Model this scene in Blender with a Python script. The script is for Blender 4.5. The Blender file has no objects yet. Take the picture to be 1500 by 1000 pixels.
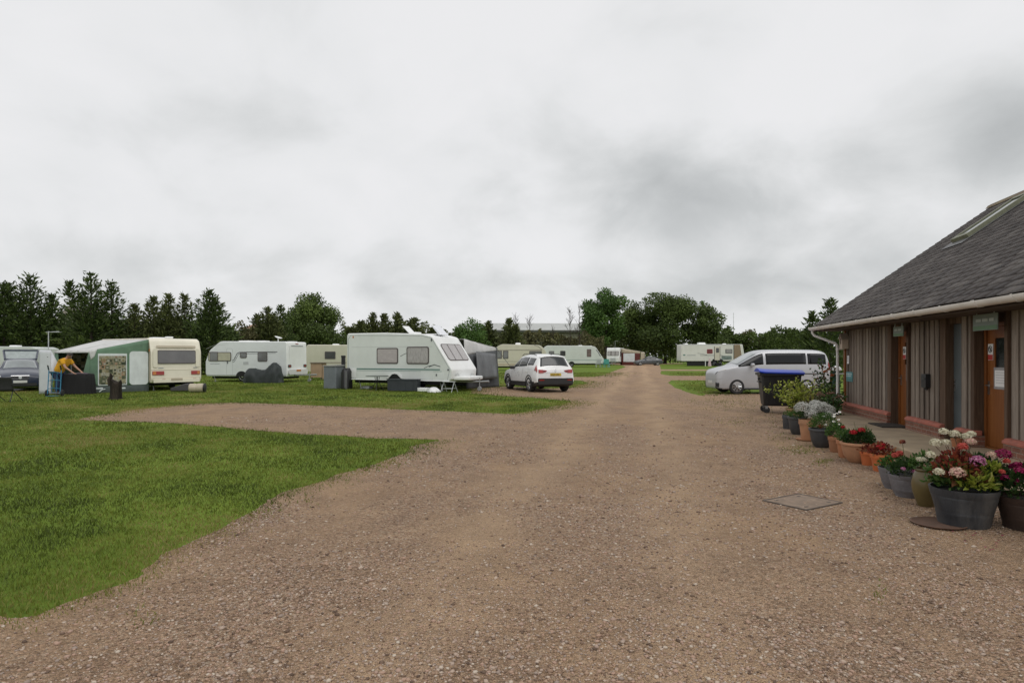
import bpy, bmesh, math, random
import numpy as np
from mathutils import Vector, Matrix
from mathutils.geometry import tessellate_polygon

SC = bpy.context.scene
COL = SC.collection
R = math.radians
rng = np.random.default_rng(7)
random.seed(7)

# ---- photograph calibration: pinhole at (0,0,EYE) looking along +Y -------------
FPX, CX, HZ, EYE = 950.0, 750.0, 521.0, 1.6
def G(x, y):
    d = FPX * EYE / (y - HZ)
    return ((x - CX) * d / FPX, d)
def P(x, y, d):
    return Vector(((x - CX) * d / FPX, d, EYE - (y - HZ) * d / FPX))
def GX(x, d):
    return (x - CX) * d / FPX

# ---- mesh builder ---------------------------------------------------------------
class MB:
    def __init__(s):
        s.v = []; s.f = []; s.m = []
    def add(s, V, F, m=0, M=None):
        o = len(s.v)
        for p in V:
            p = Vector(p)
            s.v.append(M @ p if M is not None else p)
        for f in F:
            s.f.append([o + i for i in f]); s.m.append(m)
        return s
    def box(s, c, size, m=0, rz=0.0, M=None):
        x, y, z = [k / 2 for k in size]
        V = [(-x,-y,-z),(x,-y,-z),(x,y,-z),(-x,y,-z),(-x,-y,z),(x,-y,z),(x,y,z),(-x,y,z)]
        F = [(0,3,2,1),(4,5,6,7),(0,1,5,4),(1,2,6,5),(2,3,7,6),(3,0,4,7)]
        T = Matrix.Translation(c) @ Matrix.Rotation(rz, 4, 'Z')
        if M is not None: T = M @ T
        return s.add(V, F, m, T)
    def bx(s, x0, x1, y0, y1, z0, z1, m=0):
        return s.box(((x0+x1)/2,(y0+y1)/2,(z0+z1)/2),(abs(x1-x0),abs(y1-y0),abs(z1-z0)),m)
    def cyl(s, p0, p1, r0, r1=None, n=12, m=0, cap=True):
        if r1 is None: r1 = r0
        return s.tube([p0, p1], [r0, r1], n, m, cap)
    def tube(s, pts, r, n=8, m=0, cap=True):
        pts = [Vector(p) for p in pts]
        if not hasattr(r, '__len__'): r = [r] * len(pts)
        o = len(s.v); a = None
        for i, p in enumerate(pts):
            if i == 0: t = pts[1] - pts[0]
            elif i == len(pts) - 1: t = pts[-1] - pts[-2]
            else: t = pts[i+1] - pts[i-1]
            t.normalize()
            if a is None:
                a = t.orthogonal().normalized()
            else:
                a = (a - t * a.dot(t))
                a = a.normalized() if a.length > 1e-6 else t.orthogonal().normalized()
            b = t.cross(a)
            for k in range(n):
                an = 2 * math.pi * k / n
                s.v.append(p + (a * math.cos(an) + b * math.sin(an)) * r[i])
        for i in range(len(pts) - 1):
            for k in range(n):
                s.f.append([o+i*n+k, o+i*n+(k+1) % n, o+(i+1)*n+(k+1) % n, o+(i+1)*n+k]); s.m.append(m)
        if cap:
            s.f.append([o + k for k in range(n)][::-1]); s.m.append(m)
            s.f.append([o + (len(pts)-1)*n + k for k in range(n)]); s.m.append(m)
        return s
    def lathe(s, prof, c=(0,0,0), n=24, m=0, wob=0.0, M=None):
        o = len(s.v); c = Vector(c)
        for j, (r, z) in enumerate(prof):
            for k in range(n):
                an = 2*math.pi*k/n
                rr = r * (1 + wob * math.sin(an * 3 + j * .7))
                p = Vector((rr*math.cos(an), rr*math.sin(an), z))
                if M is not None: p = M @ p
                s.v.append(c + p)
        for j in range(len(prof)-1):
            for k in range(n):
                s.f.append([o+j*n+k, o+j*n+(k+1) % n, o+(j+1)*n+(k+1) % n, o+(j+1)*n+k]); s.m.append(m)
        s.f.append([o+k for k in range(n)][::-1]); s.m.append(m)
        s.f.append([o+(len(prof)-1)*n+k for k in range(n)]); s.m.append(m)
        return s
    def extrude(s, poly, vec, m=0, mcap=None, M=None):
        n = len(poly); vec = Vector(vec)
        V = [Vector(p) for p in poly] + [Vector(p) + vec for p in poly]
        F = [(i, (i+1) % n, n+(i+1) % n, n+i) for i in range(n)]
        s.add(V, F, m, M)
        o = len(s.v) - 2*n; mc = m if mcap is None else mcap
        s.f.append([o+i for i in range(n)][::-1]); s.m.append(mc)
        s.f.append([o+n+i for i in range(n)]); s.m.append(mc)
        return s
    def plate(s, o, u, v, w, h, t, r=0.0, m=0, n=4):
        """rounded rectangle slab centred on o in the plane u,v; t thick along u x v from o"""
        o = Vector(o); u = Vector(u).normalized(); v = Vector(v).normalized(); nn = u.cross(v).normalized()
        pts = rrect(w, h, r, n)
        return s.extrude([o + u*a + v*b for a, b in pts], nn * t, m)
    def quad(s, a, b, c, d, m=0):
        return s.add([a, b, c, d], [(0,1,2,3)], m)
    def build(s, name, mats, parent=None, loc=None, rot=None, bevel=0.0, seg=2, ang=35, fix=True, sharp=32, smooth=True):
        me = bpy.data.meshes.new(name)
        me.from_pydata([tuple(p) for p in s.v], [], s.f)
        if not isinstance(mats, (list, tuple)): mats = [mats]
        for k in mats: me.materials.append(k)
        if len(mats) > 1: me.polygons.foreach_set('material_index', s.m)
        if fix:
            b = bmesh.new(); b.from_mesh(me)
            bmesh.ops.recalc_face_normals(b, faces=b.faces[:]); b.to_mesh(me); b.free()
        if smooth:
            me.polygons.foreach_set('use_smooth', [True]*len(me.polygons))
            me.set_sharp_from_angle(angle=R(sharp))
        me.update()
        ob = bpy.data.objects.new(name, me); COL.objects.link(ob)
        if parent is not None: ob.parent = parent
        if loc is not None: ob.location = loc
        if rot is not None: ob.rotation_euler = rot
        if bevel > 0:
            bv = ob.modifiers.new('bevel', 'BEVEL'); bv.width = bevel; bv.segments = seg
            bv.limit_method = 'ANGLE'; bv.angle_limit = R(ang)
        return ob

def rrect(w, h, r, n=4):
    w2, h2 = w/2, h/2
    r = min(r, w2*.98, h2*.98)
    if r <= 0: return [(-w2,-h2),(w2,-h2),(w2,h2),(-w2,h2)]
    out = []
    for cx, cy, a0 in ((w2-r,-h2+r,-90),(w2-r,h2-r,0),(-w2+r,h2-r,90),(-w2+r,-h2+r,180)):
        for k in range(n+1):
            a = R(a0 + 90*k/n); out.append((cx+r*math.cos(a), cy+r*math.sin(a)))
    return out

def round_poly(pts, rads, n=6):
    out = []; N = len(pts)
    for i in range(N):
        p = Vector(pts[i]); a = Vector(pts[i-1]); b = Vector(pts[(i+1) % N])
        r = rads[i] if hasattr(rads, '__len__') else rads
        if r <= 0: out.append(tuple(p)); continue
        da = (a-p); db = (b-p); la, lb = da.length, db.length; da /= la; db /= lb
        c = max(-1, min(1, da.dot(db))); half = math.acos(c)/2
        t = min(r/max(math.tan(half), 1e-4), la*.48, lb*.48)
        p0 = p+da*t; p1 = p+db*t
        for k in range(n+1):
            q = k/n
            out.append(tuple((p0*(1-q)**2) + p*(2*q*(1-q)) + p1*q*q))
    return out

def thing(name, label, cat, loc=(0,0,0), rz=0.0, group=None):
    o = bpy.data.objects.new(name, None); COL.objects.link(o)
    o.location = loc; o.rotation_euler = (0,0,rz); o.empty_display_size = .2
    o['label'] = label; o['category'] = cat
    if group: o['group'] = group
    return o
def tag(o, label=None, cat=None, group=None, kind=None):
    if label: o['label'] = label
    if cat: o['category'] = cat
    if group: o['group'] = group
    if kind: o['kind'] = kind
    return o
def copy_thing(o, loc=None, rz=None, label=None, scale=None):
    def rec(a, par):
        c = a.copy(); COL.objects.link(c); c.parent = par
        for ch in list(a.children): rec(ch, c)
        return c
    c = rec(o, None)
    if loc is not None: c.location = loc
    if rz is not None: c.rotation_euler = (0,0,rz)
    if label: c['label'] = label
    if scale: c.scale = scale
    return c

def np_mesh(name, V, F, mats, parent=None, attr=None, smooth=False, mi=None):
    """V (N,3), F (M,k) arrays of one polygon size"""
    me = bpy.data.meshes.new(name)
    V = np.asarray(V, dtype=np.float32); F = np.asarray(F, dtype=np.int32)
    k = F.shape[1]
    me.vertices.add(len(V)); me.vertices.foreach_set('co', V.ravel())
    me.loops.add(F.size); me.loops.foreach_set('vertex_index', F.ravel())
    me.polygons.add(len(F))
    me.polygons.foreach_set('loop_start', np.arange(0, F.size, k, dtype=np.int32))
    if not isinstance(mats, (list, tuple)): mats = [mats]
    for m in mats: me.materials.append(m)
    if mi is not None: me.polygons.foreach_set('material_index', np.asarray(mi, dtype=np.int32))
    if smooth: me.polygons.foreach_set('use_smooth', np.ones(len(F), dtype=bool))
    if attr is not None:
        a = me.attributes.new('tint', 'FLOAT', 'POINT'); a.data.foreach_set('value', np.asarray(attr, dtype=np.float32))
    me.update(calc_edges=True); me.validate()
    ob = bpy.data.objects.new(name, me); COL.objects.link(ob)
    if parent is not None: ob.parent = parent
    return ob

# ---- materials --------------------------------------------------------------------
MATS = {}
def srgb(r, g, b):
    f = lambda c: (c/255/12.92) if c/255 <= .04045 else ((c/255+.055)/1.055)**2.4
    return (f(r), f(g), f(b))
def nt(m):
    m.use_nodes = True; t = m.node_tree; t.nodes.clear()
    o = t.nodes.new('ShaderNodeOutputMaterial'); b = t.nodes.new('ShaderNodeBsdfPrincipled')
    t.links.new(b.outputs[0], o.inputs[0]); return t, b
def node(t, typ, **kw):
    n = t.nodes.new(typ)
    for k, v in kw.items():
        if k in n.inputs: n.inputs[k].default_value = v
        else: setattr(n, k, v)
    return n
def ramp(t, stops, interp='LINEAR'):
    n = t.nodes.new('ShaderNodeValToRGB'); cr = n.color_ramp; cr.interpolation = interp
    while len(cr.elements) < len(stops): cr.elements.new(.5)
    for e, (p, c) in zip(cr.elements, stops):
        e.position = p; e.color = (*c, 1) if len(c) == 3 else c
    return n
def pm(name, col, rough=.5, var=.12, scale=6.0, metal=0.0, bump=0.0, bscale=40.0, spec=.5, coat=0.0, stretch=None, dirt=None, trans=0.0):
    """painted/plain surface with soft procedural variation; dirt=(colour, amount)"""
    if name in MATS: return MATS[name]
    m = bpy.data.materials.new(name); t, b = nt(m); L = t.links.new
    tc = node(t, 'ShaderNodeTexCoord'); src = tc.outputs['Object']
    if stretch:
        mp = node(t, 'ShaderNodeMapping'); mp.inputs['Scale'].default_value = stretch
        L(src, mp.inputs[0]); src = mp.outputs[0]
    n = node(t, 'ShaderNodeTexNoise', Scale=scale, Detail=6.0, Roughness=.6); L(src, n.inputs['Vector'])
    lo = tuple(max(0, c*(1-var)) for c in col); hi = tuple(min(1, c*(1+var)) for c in col)
    r = ramp(t, [(.3, lo), (.7, hi)]); L(n.outputs['Fac'], r.inputs[0]); out = r.outputs[0]
    if dirt:
        n2 = node(t, 'ShaderNodeTexNoise', Scale=scale*.35, Detail=8.0, Roughness=.7); L(src, n2.inputs['Vector'])
        r2 = ramp(t, [(.45, (0,0,0)), (.75, (dirt[1],)*3)]); L(n2.outputs['Fac'], r2.inputs[0])
        mx = node(t, 'ShaderNodeMix', data_type='RGBA'); L(r2.outputs[0], mx.inputs[0]); L(out, mx.inputs[6])
        mx.inputs[7].default_value = (*dirt[0], 1); out = mx.outputs[2]
    L(out, b.inputs['Base Color'])
    rr = ramp(t, [(.3, (max(0, rough-.06),)*3), (.7, (min(1, rough+.06),)*3)]); L(n.outputs['Fac'], rr.inputs[0]); L(rr.outputs[0], b.inputs['Roughness'])
    b.inputs['Metallic'].default_value = metal; b.inputs['Specular IOR Level'].default_value = spec
    b.inputs['Coat Weight'].default_value = coat
    if trans: b.inputs['Transmission Weight'].default_value = trans
    if bump:
        n3 = node(t, 'ShaderNodeTexNoise', Scale=bscale, Detail=4.0); L(src, n3.inputs['Vector'])
        bp = node(t, 'ShaderNodeBump', Strength=bump, Distance=.02); L(n3.outputs['Fac'], bp.inputs['Height']); L(bp.outputs[0], b.inputs['Normal'])
    MATS[name] = m; return m
def leafmat(name, cols, rough=.55, sub=.25):
    """leaf surface: colour picked per leaf from the random 'tint' attribute; some light passes through"""
    if name in MATS: return MATS[name]
    m = bpy.data.materials.new(name); t, b = nt(m); L = t.links.new
    a = node(t, 'ShaderNodeAttribute', attribute_name='tint')
    st = [(i/(len(cols)-1), c) for i, c in enumerate(cols)]
    r = ramp(t, st); L(a.outputs['Fac'], r.inputs[0]); L(r.outputs[0], b.inputs['Base Color'])
    b.inputs['Roughness'].default_value = rough; b.inputs['Specular IOR Level'].default_value = .3
    tr = node(t, 'ShaderNodeBsdfTranslucent'); L(r.outputs[0], tr.inputs['Color'])
    mx = node(t, 'ShaderNodeMixShader'); mx.inputs[0].default_value = sub
    L(b.outputs[0], mx.inputs[1]); L(tr.outputs[0], mx.inputs[2])
    o = [n for n in t.nodes if n.type == 'OUTPUT_MATERIAL'][0]; L(mx.outputs[0], o.inputs[0])
    MATS[name] = m; return m
# ---- camera, sky, sun -----------------------------------------------------------
cd = bpy.data.cameras.new('camera'); cam = bpy.data.objects.new('camera', cd); COL.objects.link(cam)
cam.location = (0,0,EYE); cam.rotation_euler = (R(90),0,0)
cd.sensor_width = 36; cd.lens = 36*FPX/1500; cd.shift_y = (HZ-500)/1500; cd.clip_start = .05; cd.clip_end = 4000
SC.camera = cam
SC.view_settings.view_transform = 'Standard'; SC.view_settings.look = 'None'
SC.view_settings.exposure = 0; SC.view_settings.gamma = 1
SC.cycles.use_denoising = True
SC.cycles.max_bounces = 6; SC.cycles.diffuse_bounces = 3; SC.cycles.glossy_bounces = 3; SC.cycles.transmission_bounces = 4

SUN_EL, SUN_AZ = R(52), R(150)      # azimuth clockwise from +Y (the view direction)
w = bpy.data.worlds.new('World'); SC.world = w; w.use_nodes = True
t = w.node_tree; t.nodes.clear(); L = t.links.new
out = node(t, 'ShaderNodeOutputWorld')
sky = node(t, 'ShaderNodeTexSky', sky_type='NISHITA'); sky.sun_disc = False
sky.sun_elevation = SUN_EL; sky.sun_rotation = SUN_AZ
bg1 = node(t, 'ShaderNodeBackground', Strength=.08); L(sky.outputs[0], bg1.inputs[0])
tc = node(t, 'ShaderNodeTexCoord')
sx = node(t, 'ShaderNodeSeparateXYZ'); L(tc.outputs['Generated'], sx.inputs[0])
def mth(op, a, b=None, clamp=False):
    n = node(t, 'ShaderNodeMath', operation=op); n.use_clamp = clamp
    for i, q in enumerate((a, b)):
        if q is None: continue
        if isinstance(q, (int, float)): n.inputs[i].default_value = q
        else: L(q, n.inputs[i])
    return n.outputs[0]
zc = mth('ADD', mth('MAXIMUM', sx.outputs[2], 0.0), .55)
cx_ = mth('DIVIDE', sx.outputs[0], zc); cy_ = mth('DIVIDE', sx.outputs[1], zc)
cmb = node(t, 'ShaderNodeCombineXYZ'); L(cx_, cmb.inputs[0]); L(cy_, cmb.inputs[1]); cmb.inputs[2].default_value = 3.7
n1 = node(t, 'ShaderNodeTexNoise', Scale=4.2, Detail=9.0, Roughness=.52, Distortion=.25); L(cmb.outputs[0], n1.inputs['Vector'])
n2 = node(t, 'ShaderNodeTexNoise', Scale=1.0, Detail=3.0, Roughness=.5); L(cmb.outputs[0], n2.inputs['Vector'])
def clump(px, py, sxp, syp, amt):
    """a darker cloud mass round the direction of one pixel (a place in the sky), edges broken by the cloud noise"""
    dx, dz = (px-CX)/FPX, (HZ-py)/FPX
    inv = mth('MAXIMUM', sx.outputs[1], .05)
    u = mth('DIVIDE', sx.outputs[0], inv); v = mth('DIVIDE', sx.outputs[2], inv)
    a = mth('DIVIDE', mth('SUBTRACT', u, dx), sxp/FPX); b = mth('DIVIDE', mth('SUBTRACT', v, dz), syp/FPX)
    r2 = mth('ADD', mth('MULTIPLY', a, a), mth('MULTIPLY', b, b))
    g = mth('POWER', 2.718, mth('MULTIPLY', r2, -1.0))
    front = mth('GREATER_THAN', sx.outputs[1], .05)
    return mth('MULTIPLY', mth('MULTIPLY', g, front), amt)
tot = None
for c in ((930,285,120,60,.26),(1120,300,150,60,.22),(1480,190,110,80,.30),(300,175,150,40,.13),(850,190,130,60,.10),(1010,215,110,60,.10),(1240,245,130,60,.16),
          (120,370,260,40,.07),(420,385,260,30,.05),(730,300,70,40,.10),(700,425,330,45,.10),(1290,390,180,50,.14),(1120,420,160,30,.14),(60,460,500,50,.08)):
    k = clump(*c); tot = k if tot is None else mth('ADD', tot, k)
fine = mth('MULTIPLY', mth('SUBTRACT', n1.outputs['Fac'], .5), 1.0)
big = mth('MULTIPLY', mth('SUBTRACT', n2.outputs['Fac'], .5), .35)
dens = mth('ADD', mth('ADD', mth('MULTIPLY', tot, mth('ADD', mth('MULTIPLY', n1.outputs['Fac'], 1.8), .1)), mth('MULTIPLY', fine, .48)), big)
cr = ramp(t, [(0.0, (.85,.85,.862)), (.08, (.815,.82,.83)), (.18, (.72,.73,.735)), (.32, (.59,.605,.61)), (.55, (.47,.485,.49))])
L(mth('ADD', dens, .04, True), cr.inputs[0])
bg2 = node(t, 'ShaderNodeBackground', Strength=1.0); L(cr.outputs[0], bg2.inputs[0])
mix = node(t, 'ShaderNodeMixShader'); mix.inputs[0].default_value = .97
L(bg1.outputs[0], mix.inputs[1]); L(bg2.outputs[0], mix.inputs[2]); L(mix.outputs[0], out.inputs[0])

sl = bpy.data.lights.new('sun', 'SUN'); sl.energy = 1.0; sl.angle = R(40); sl.color = (1.0,.97,.93)
so = bpy.data.objects.new('sun', sl); COL.objects.link(so)
sdir = Vector((math.sin(SUN_AZ)*math.cos(SUN_EL), math.cos(SUN_AZ)*math.cos(SUN_EL), math.sin(SUN_EL)))
so.rotation_euler = sdir.to_track_quat('Z', 'Y').to_euler(); so.location = (0,-5,30)
from mathutils import noise as mnoise
# ---- ground ---------------------------------------------------------------------
def jitter_line(pts, amp=.05, closed=True):
    out = []
    n = len(pts)
    for i in range(n if closed else n-1):
        a = Vector(pts[i]); b = Vector(pts[(i+1) % n])
        ln = (b-a).length; d = max(2.0, (a.y+b.y)/2)
        st = min(max(.07, d*.018), .9)
        k = max(1, min(160, int(ln/st)))
        for q in range(k):
            p = a.lerp(b, q/k)
            s = 1.3
            dx = mnoise.noise((p.x*s, p.y*s, 1.7))*amp*2.2 + mnoise.noise((p.x*6, p.y*6, 9.1))*amp*.8
            dy = mnoise.noise((p.x*s, p.y*s, 5.3))*amp*2.2 + mnoise.noise((p.x*6, p.y*6, 3.1))*amp*.8
            out.append((p.x+dx, p.y+dy))
    return out
px = lambda L: [G(*q) for q in L]
gravel_outline = px([(0,908),(75,899),(130,873),(180,850),(240,818),(300,783),(360,752),(420,722),(470,702),(520,686),(560,674),(590,663),(600,654),(622,649),(648,644),(620,642),
    (540,641),(440,636),(370,630),(300,624),(235,619),(170,617.5),(112,614),(150,607),(200,600),(250,594),(300,590.5),(345,589.5),(420,592),(520,596),(600,600),(700,604),(755,606.5),
    (785,600),(800,597),(826,591),(834,588),(800,584),(740,580),(690,576),(690,567),(745,566),(800,569),(838,567),(862,560.5),(850,557),(740,556.5),(740,552.5),(868,552),(886,549),(892,546),(906,541),(917,537.5),(912,535.2),
    (900,533.6),(880,532.8),(884,531.6),(1000,531.8),(1000,532.8),(966,533.8),(967,536),(968,540.8),(1058,541.2),(1058,543),(968.5,543),(968,548),(982,550),(1052,550.5),(1052,557),(986,556.8),(978,560),(990,568),(1008,575),(1030,580),(1034,577),
    (1100,576),(1190,575)]) + [(22,26.5),(22,14),(12,13),(9,3),(9,-7),(-9,-7),(-6.2,2.2),(-4.2,3.55)]
GRAV = jitter_line(gravel_outline, .075)
GA = np.array(GRAV)
def in_gravel(x, y):
    x = np.asarray(x); y = np.asarray(y); ins = np.zeros(x.shape, bool)
    xa, ya = GA[:,0], GA[:,1]; xb, yb = np.roll(xa, -1), np.roll(ya, -1)
    for i in range(len(GA)):
        if ya[i] == yb[i]: continue
        c = (ya[i] > y) != (yb[i] > y)
        ins ^= c & (x < (xb[i]-xa[i])*(y-ya[i])/(yb[i]-ya[i]) + xa[i])
    return ins

def lawn_material():
    m = bpy.data.materials.new('lawn'); t, b = nt(m); L = t.links.new
    tc = node(t, 'ShaderNodeTexCoord')
    n1 = node(t, 'ShaderNodeTexNoise', Scale=.35, Detail=8.0, Roughness=.65); L(tc.outputs['Object'], n1.inputs[0])
    n2 = node(t, 'ShaderNodeTexNoise', Scale=9.0, Detail=8.0, Roughness=.75); L(tc.outputs['Object'], n2.inputs[0])
    mx = node(t, 'ShaderNodeMath', operation='MULTIPLY_ADD'); L(n2.outputs['Fac'], mx.inputs[0]); mx.inputs[1].default_value = .55
    m2 = node(t, 'ShaderNodeMath', operation='MULTIPLY'); L(n1.outputs['Fac'], m2.inputs[0]); m2.inputs[1].default_value = .5; L(m2.outputs[0], mx.inputs[2])
    r = ramp(t, [(.30, (.060,.092,.014)), (.48, (.11,.165,.022)), (.60, (.155,.220,.030)), (.72, (.22,.235,.055)), (.85, (.27,.23,.09))])
    L(mx.outputs[0], r.inputs[0]); L(r.outputs[0], b.inputs['Base Color'])
    b.inputs['Roughness'].default_value = .9; b.inputs['Specular IOR Level'].default_value = .1
    n3 = node(t, 'ShaderNodeTexNoise', Scale=60.0, Detail=6.0); L(tc.outputs['Object'], n3.inputs[0])
    bp = node(t, 'ShaderNodeBump', Strength=.6, Distance=.03); L(n3.outputs['Fac'], bp.inputs['Height']); L(bp.outputs[0], b.inputs['Normal'])
    return m
def gravel_material():
    m = bpy.data.materials.new('gravel'); t, b = nt(m); L = t.links.new
    tc = node(t, 'ShaderNodeTexCoord'); src = tc.outputs['Object']
    v1 = node(t, 'ShaderNodeTexVoronoi', Scale=80.0); L(src, v1.inputs['Vector'])
    v2 = node(t, 'ShaderNodeTexVoronoi', Scale=40.0); L(src, v2.inputs['Vector'])
    s1 = node(t, 'ShaderNodeSeparateColor'); L(v1.outputs['Color'], s1.inputs[0])
    s2 = node(t, 'ShaderNodeSeparateColor'); L(v2.outputs['Color'], s2.inputs[0])
    stones = [(0, (.095,.062,.043)), (.3, (.275,.182,.118)), (.55, (.400,.270,.180)), (.75, (.450,.300,.222)), (.92, (.52,.40,.30)), (1, (.62,.53,.43))]
    r1 = ramp(t, stones); L(s1.outputs[0], r1.inputs[0])
    r2 = ramp(t, stones); L(s2.outputs[1], r2.inputs[0])
    mxa = node(t, 'ShaderNodeMix', data_type='RGBA'); mxa.inputs[0].default_value = .40; L(r1.outputs[0], mxa.inputs[6]); L(r2.outputs[0], mxa.inputs[7])
    # worn, sandy wheel lanes and patches of looser, greyer stone
    nb = node(t, 'ShaderNodeTexNoise', Scale=.55, Detail=7.0, Roughness=.62); 
    mp = node(t, 'ShaderNodeMapping'); mp.inputs['Scale'].default_value = (1.5,.55,1); mp.inputs['Rotation'].default_value = (0,0,R(-9)); L(src, mp.inputs[0]); L(mp.outputs[0], nb.inputs[0])
    rs = ramp(t, [(.42, (0,0,0)), (.62, (.72,)*3)]); L(nb.outputs['Fac'], rs.inputs[0])
    mxb = node(t, 'ShaderNodeMix', data_type='RGBA'); L(rs.outputs[0], mxb.inputs[0]); L(mxa.outputs[2], mxb.inputs[6]); mxb.inputs[7].default_value = (.425,.290,.185,1)
    # two paler lanes where wheels have packed the stone along the track
    so = node(t, 'ShaderNodeSeparateXYZ'); L(src, so.inputs[0])
    def mm(op, a, b_):
        q = node(t, 'ShaderNodeMath', operation=op)
        for i, k in enumerate((a, b_)):
            if isinstance(k, (int, float)): q.inputs[i].default_value = k
            else: L(k, q.inputs[i])
        return q.outputs[0]
    wav = node(t, 'ShaderNodeTexNoise', Scale=.22, Detail=2.0); L(src, wav.inputs[0])
    uu = mm('ADD', mm('SUBTRACT', mm('SUBTRACT', so.outputs[0], mm('MULTIPLY', so.outputs[1], .2)), -.55), mm('MULTIPLY', mm('SUBTRACT', wav.outputs['Fac'], .5), 1.4))
    da = mm('SUBTRACT', mm('ABSOLUTE', uu, 0.0), .85); lane = mm('POWER', 2.718, mm('MULTIPLY', mm('MULTIPLY', da, da), -6.5))
    lane = mm('MULTIPLY', mm('MULTIPLY', lane, nb.outputs['Fac']), 1.25); lane_out = lane
    mxl = node(t, 'ShaderNodeMix', data_type='RGBA'); L(lane_out, mxl.inputs[0]); L(mxb.outputs[2], mxl.inputs[6]); mxl.inputs[7].default_value = (.50,.355,.238,1)
    nc = node(t, 'ShaderNodeTexNoise', Scale=1.7, Detail=6.0, Roughness=.7); L(src, nc.inputs[0])
    rc = ramp(t, [(.25, (.80,.76,.70)), (.5, (1.10,1.07,1.0)), (.75, (1.28,1.24,1.13))]); L(nc.outputs['Fac'], rc.inputs[0])
    mxc = node(t, 'ShaderNodeMix', data_type='RGBA', blend_type='MULTIPLY'); mxc.inputs[0].default_value = 1; L(mxl.outputs[2], mxc.inputs[6]); L(rc.outputs[0], mxc.inputs[7])
    L(mxc.outputs[2], b.inputs['Base Color']); b.inputs['Roughness'].default_value = .85; b.inputs['Specular IOR Level'].default_value = .25
    ad = node(t, 'ShaderNodeMath', operation='ADD'); L(v1.outputs['Distance'], ad.inputs[0]); L(v2.outputs['Distance'], ad.inputs[1])
    bp = node(t, 'ShaderNodeBump', Strength=1.0, Distance=-.026); L(ad.outputs[0], bp.inputs['Height']); L(bp.outputs[0], b.inputs['Normal'])
    return m
M_lawn, M_gravel = lawn_material(), gravel_material()
g = MB(); g.quad((-900,-60,0),(900,-60,0),(900,1500,0),(-900,1500,0)); tag(g.build('ground', M_lawn), kind='structure')
def sheet(name, outline, z, mat):
    tri = tessellate_polygon([[Vector((x,y,0)) for x, y in outline]])
    b = MB(); b.add([(x,y,z) for x, y in outline], [tuple(q) for q in tri])
    o = b.build(name, mat, fix=False, smooth=False)
    me = o.data
    bm = bmesh.new(); bm.from_mesh(me)
    for f in bm.faces:
        if f.normal.z < 0: f.normal_flip()
    bm.to_mesh(me); bm.free()
    return tag(o, kind='structure')
sheet('gravel_track', GRAV, .004, M_gravel)

# ---- grass blades (short mown turf), denser and finer close by ---------------------
def blades(x, y, hgt, wid, tint):
    n = len(x); a = rng.uniform(0, 2*np.pi, n); lean = rng.uniform(.2, 1.0, n)*hgt; la = rng.uniform(0, 2*np.pi, n)
    wx, wy = np.cos(a)*wid/2, np.sin(a)*wid/2; lx, ly = np.cos(la)*lean, np.sin(la)*lean
    z0 = np.zeros(n)
    V = np.stack([np.stack([x-wx, y-wy, z0], 1), np.stack([x+wx, y+wy, z0], 1),
                  np.stack([x+wx*.8+lx*.4, y+wy*.8+ly*.4, hgt*.62], 1), np.stack([x-wx*.8+lx*.4, y-wy*.8+ly*.4, hgt*.62], 1),
                  np.stack([x+lx+wx*.15, y+ly+wy*.15, hgt], 1), np.stack([x+lx-wx*.15, y+ly-wy*.15, hgt], 1)], 1).reshape(-1, 3)
    o = np.arange(n)[:, None]*6
    F = np.concatenate([o+np.array([[0,1,2,3]]), o+np.array([[3,2,4,5]])], 0)
    return V, F, np.repeat(tint, 6)
Vs, Fs, Ts, off = [], [], [], 0
def patchiness(x, y, s, seed):
    return np.array([mnoise.noise((a*s, b*s, seed)) for a, b in zip(x, y)])
for d0, d1, rho, hh, ww, xl, xr in ((3.6,6,3000,.030,.0055,-130,760),(6,9,1700,.030,.008,-130,780),(9,14,900,.033,.0115,-60,1500),(14,22,520,.036,.015,-40,1060),(22,36,210,.040,.022,-30,1100),(36,62,45,.045,.040,-30,1200)):
    A = (xr-xl)/FPX*(d1*d1-d0*d0)/2; N = int(A*rho)
    d = np.sqrt(rng.uniform(d0*d0, d1*d1, N)); x = (rng.uniform(xl, xr, N)-CX)*d/FPX
    fz = .06+.022*d; k = ~in_gravel(x+np.abs(rng.normal(0,1,N))*-fz, d+np.abs(rng.normal(0,1,N))*fz*rng.uniform(0,1.5,N)); x, d = x[k], d[k]
    if d0 < 14: k = x < 5.0; x, d = x[k], d[k]
    pt = patchiness(x, d, .8, 2.2)*.6 + patchiness(x, d, 3.5, 8.1)*.45
    h = hh*rng.uniform(.5, 1.35, len(x))*(1-.5*pt)
    yl = np.clip(patchiness(x, d, .45, 6.6)*2.0-.25, 0, 1); p2 = patchiness(x, d, 1.7, 12.4); tint = np.clip(.36 + .75*pt + .28*p2 + .55*yl + rng.normal(0, .16, len(x)), 0, 1)
    V, F, T = blades(x, d, h, ww*rng.uniform(.6, 1.2, len(x)), tint)
    Vs.append(V); Fs.append(F+off); Ts.append(T); off += len(V)
M_grass = leafmat('grass', [(.056,.080,.012), (.102,.138,.018), (.152,.190,.026), (.215,.215,.045), (.32,.255,.10)], .6, .3)
tag(np_mesh('grass', np.concatenate(Vs), np.concatenate(Fs), M_grass, attr=np.concatenate(Ts)), 'short mown green grass of the lawns and pitches', 'grass', kind='stuff')
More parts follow.
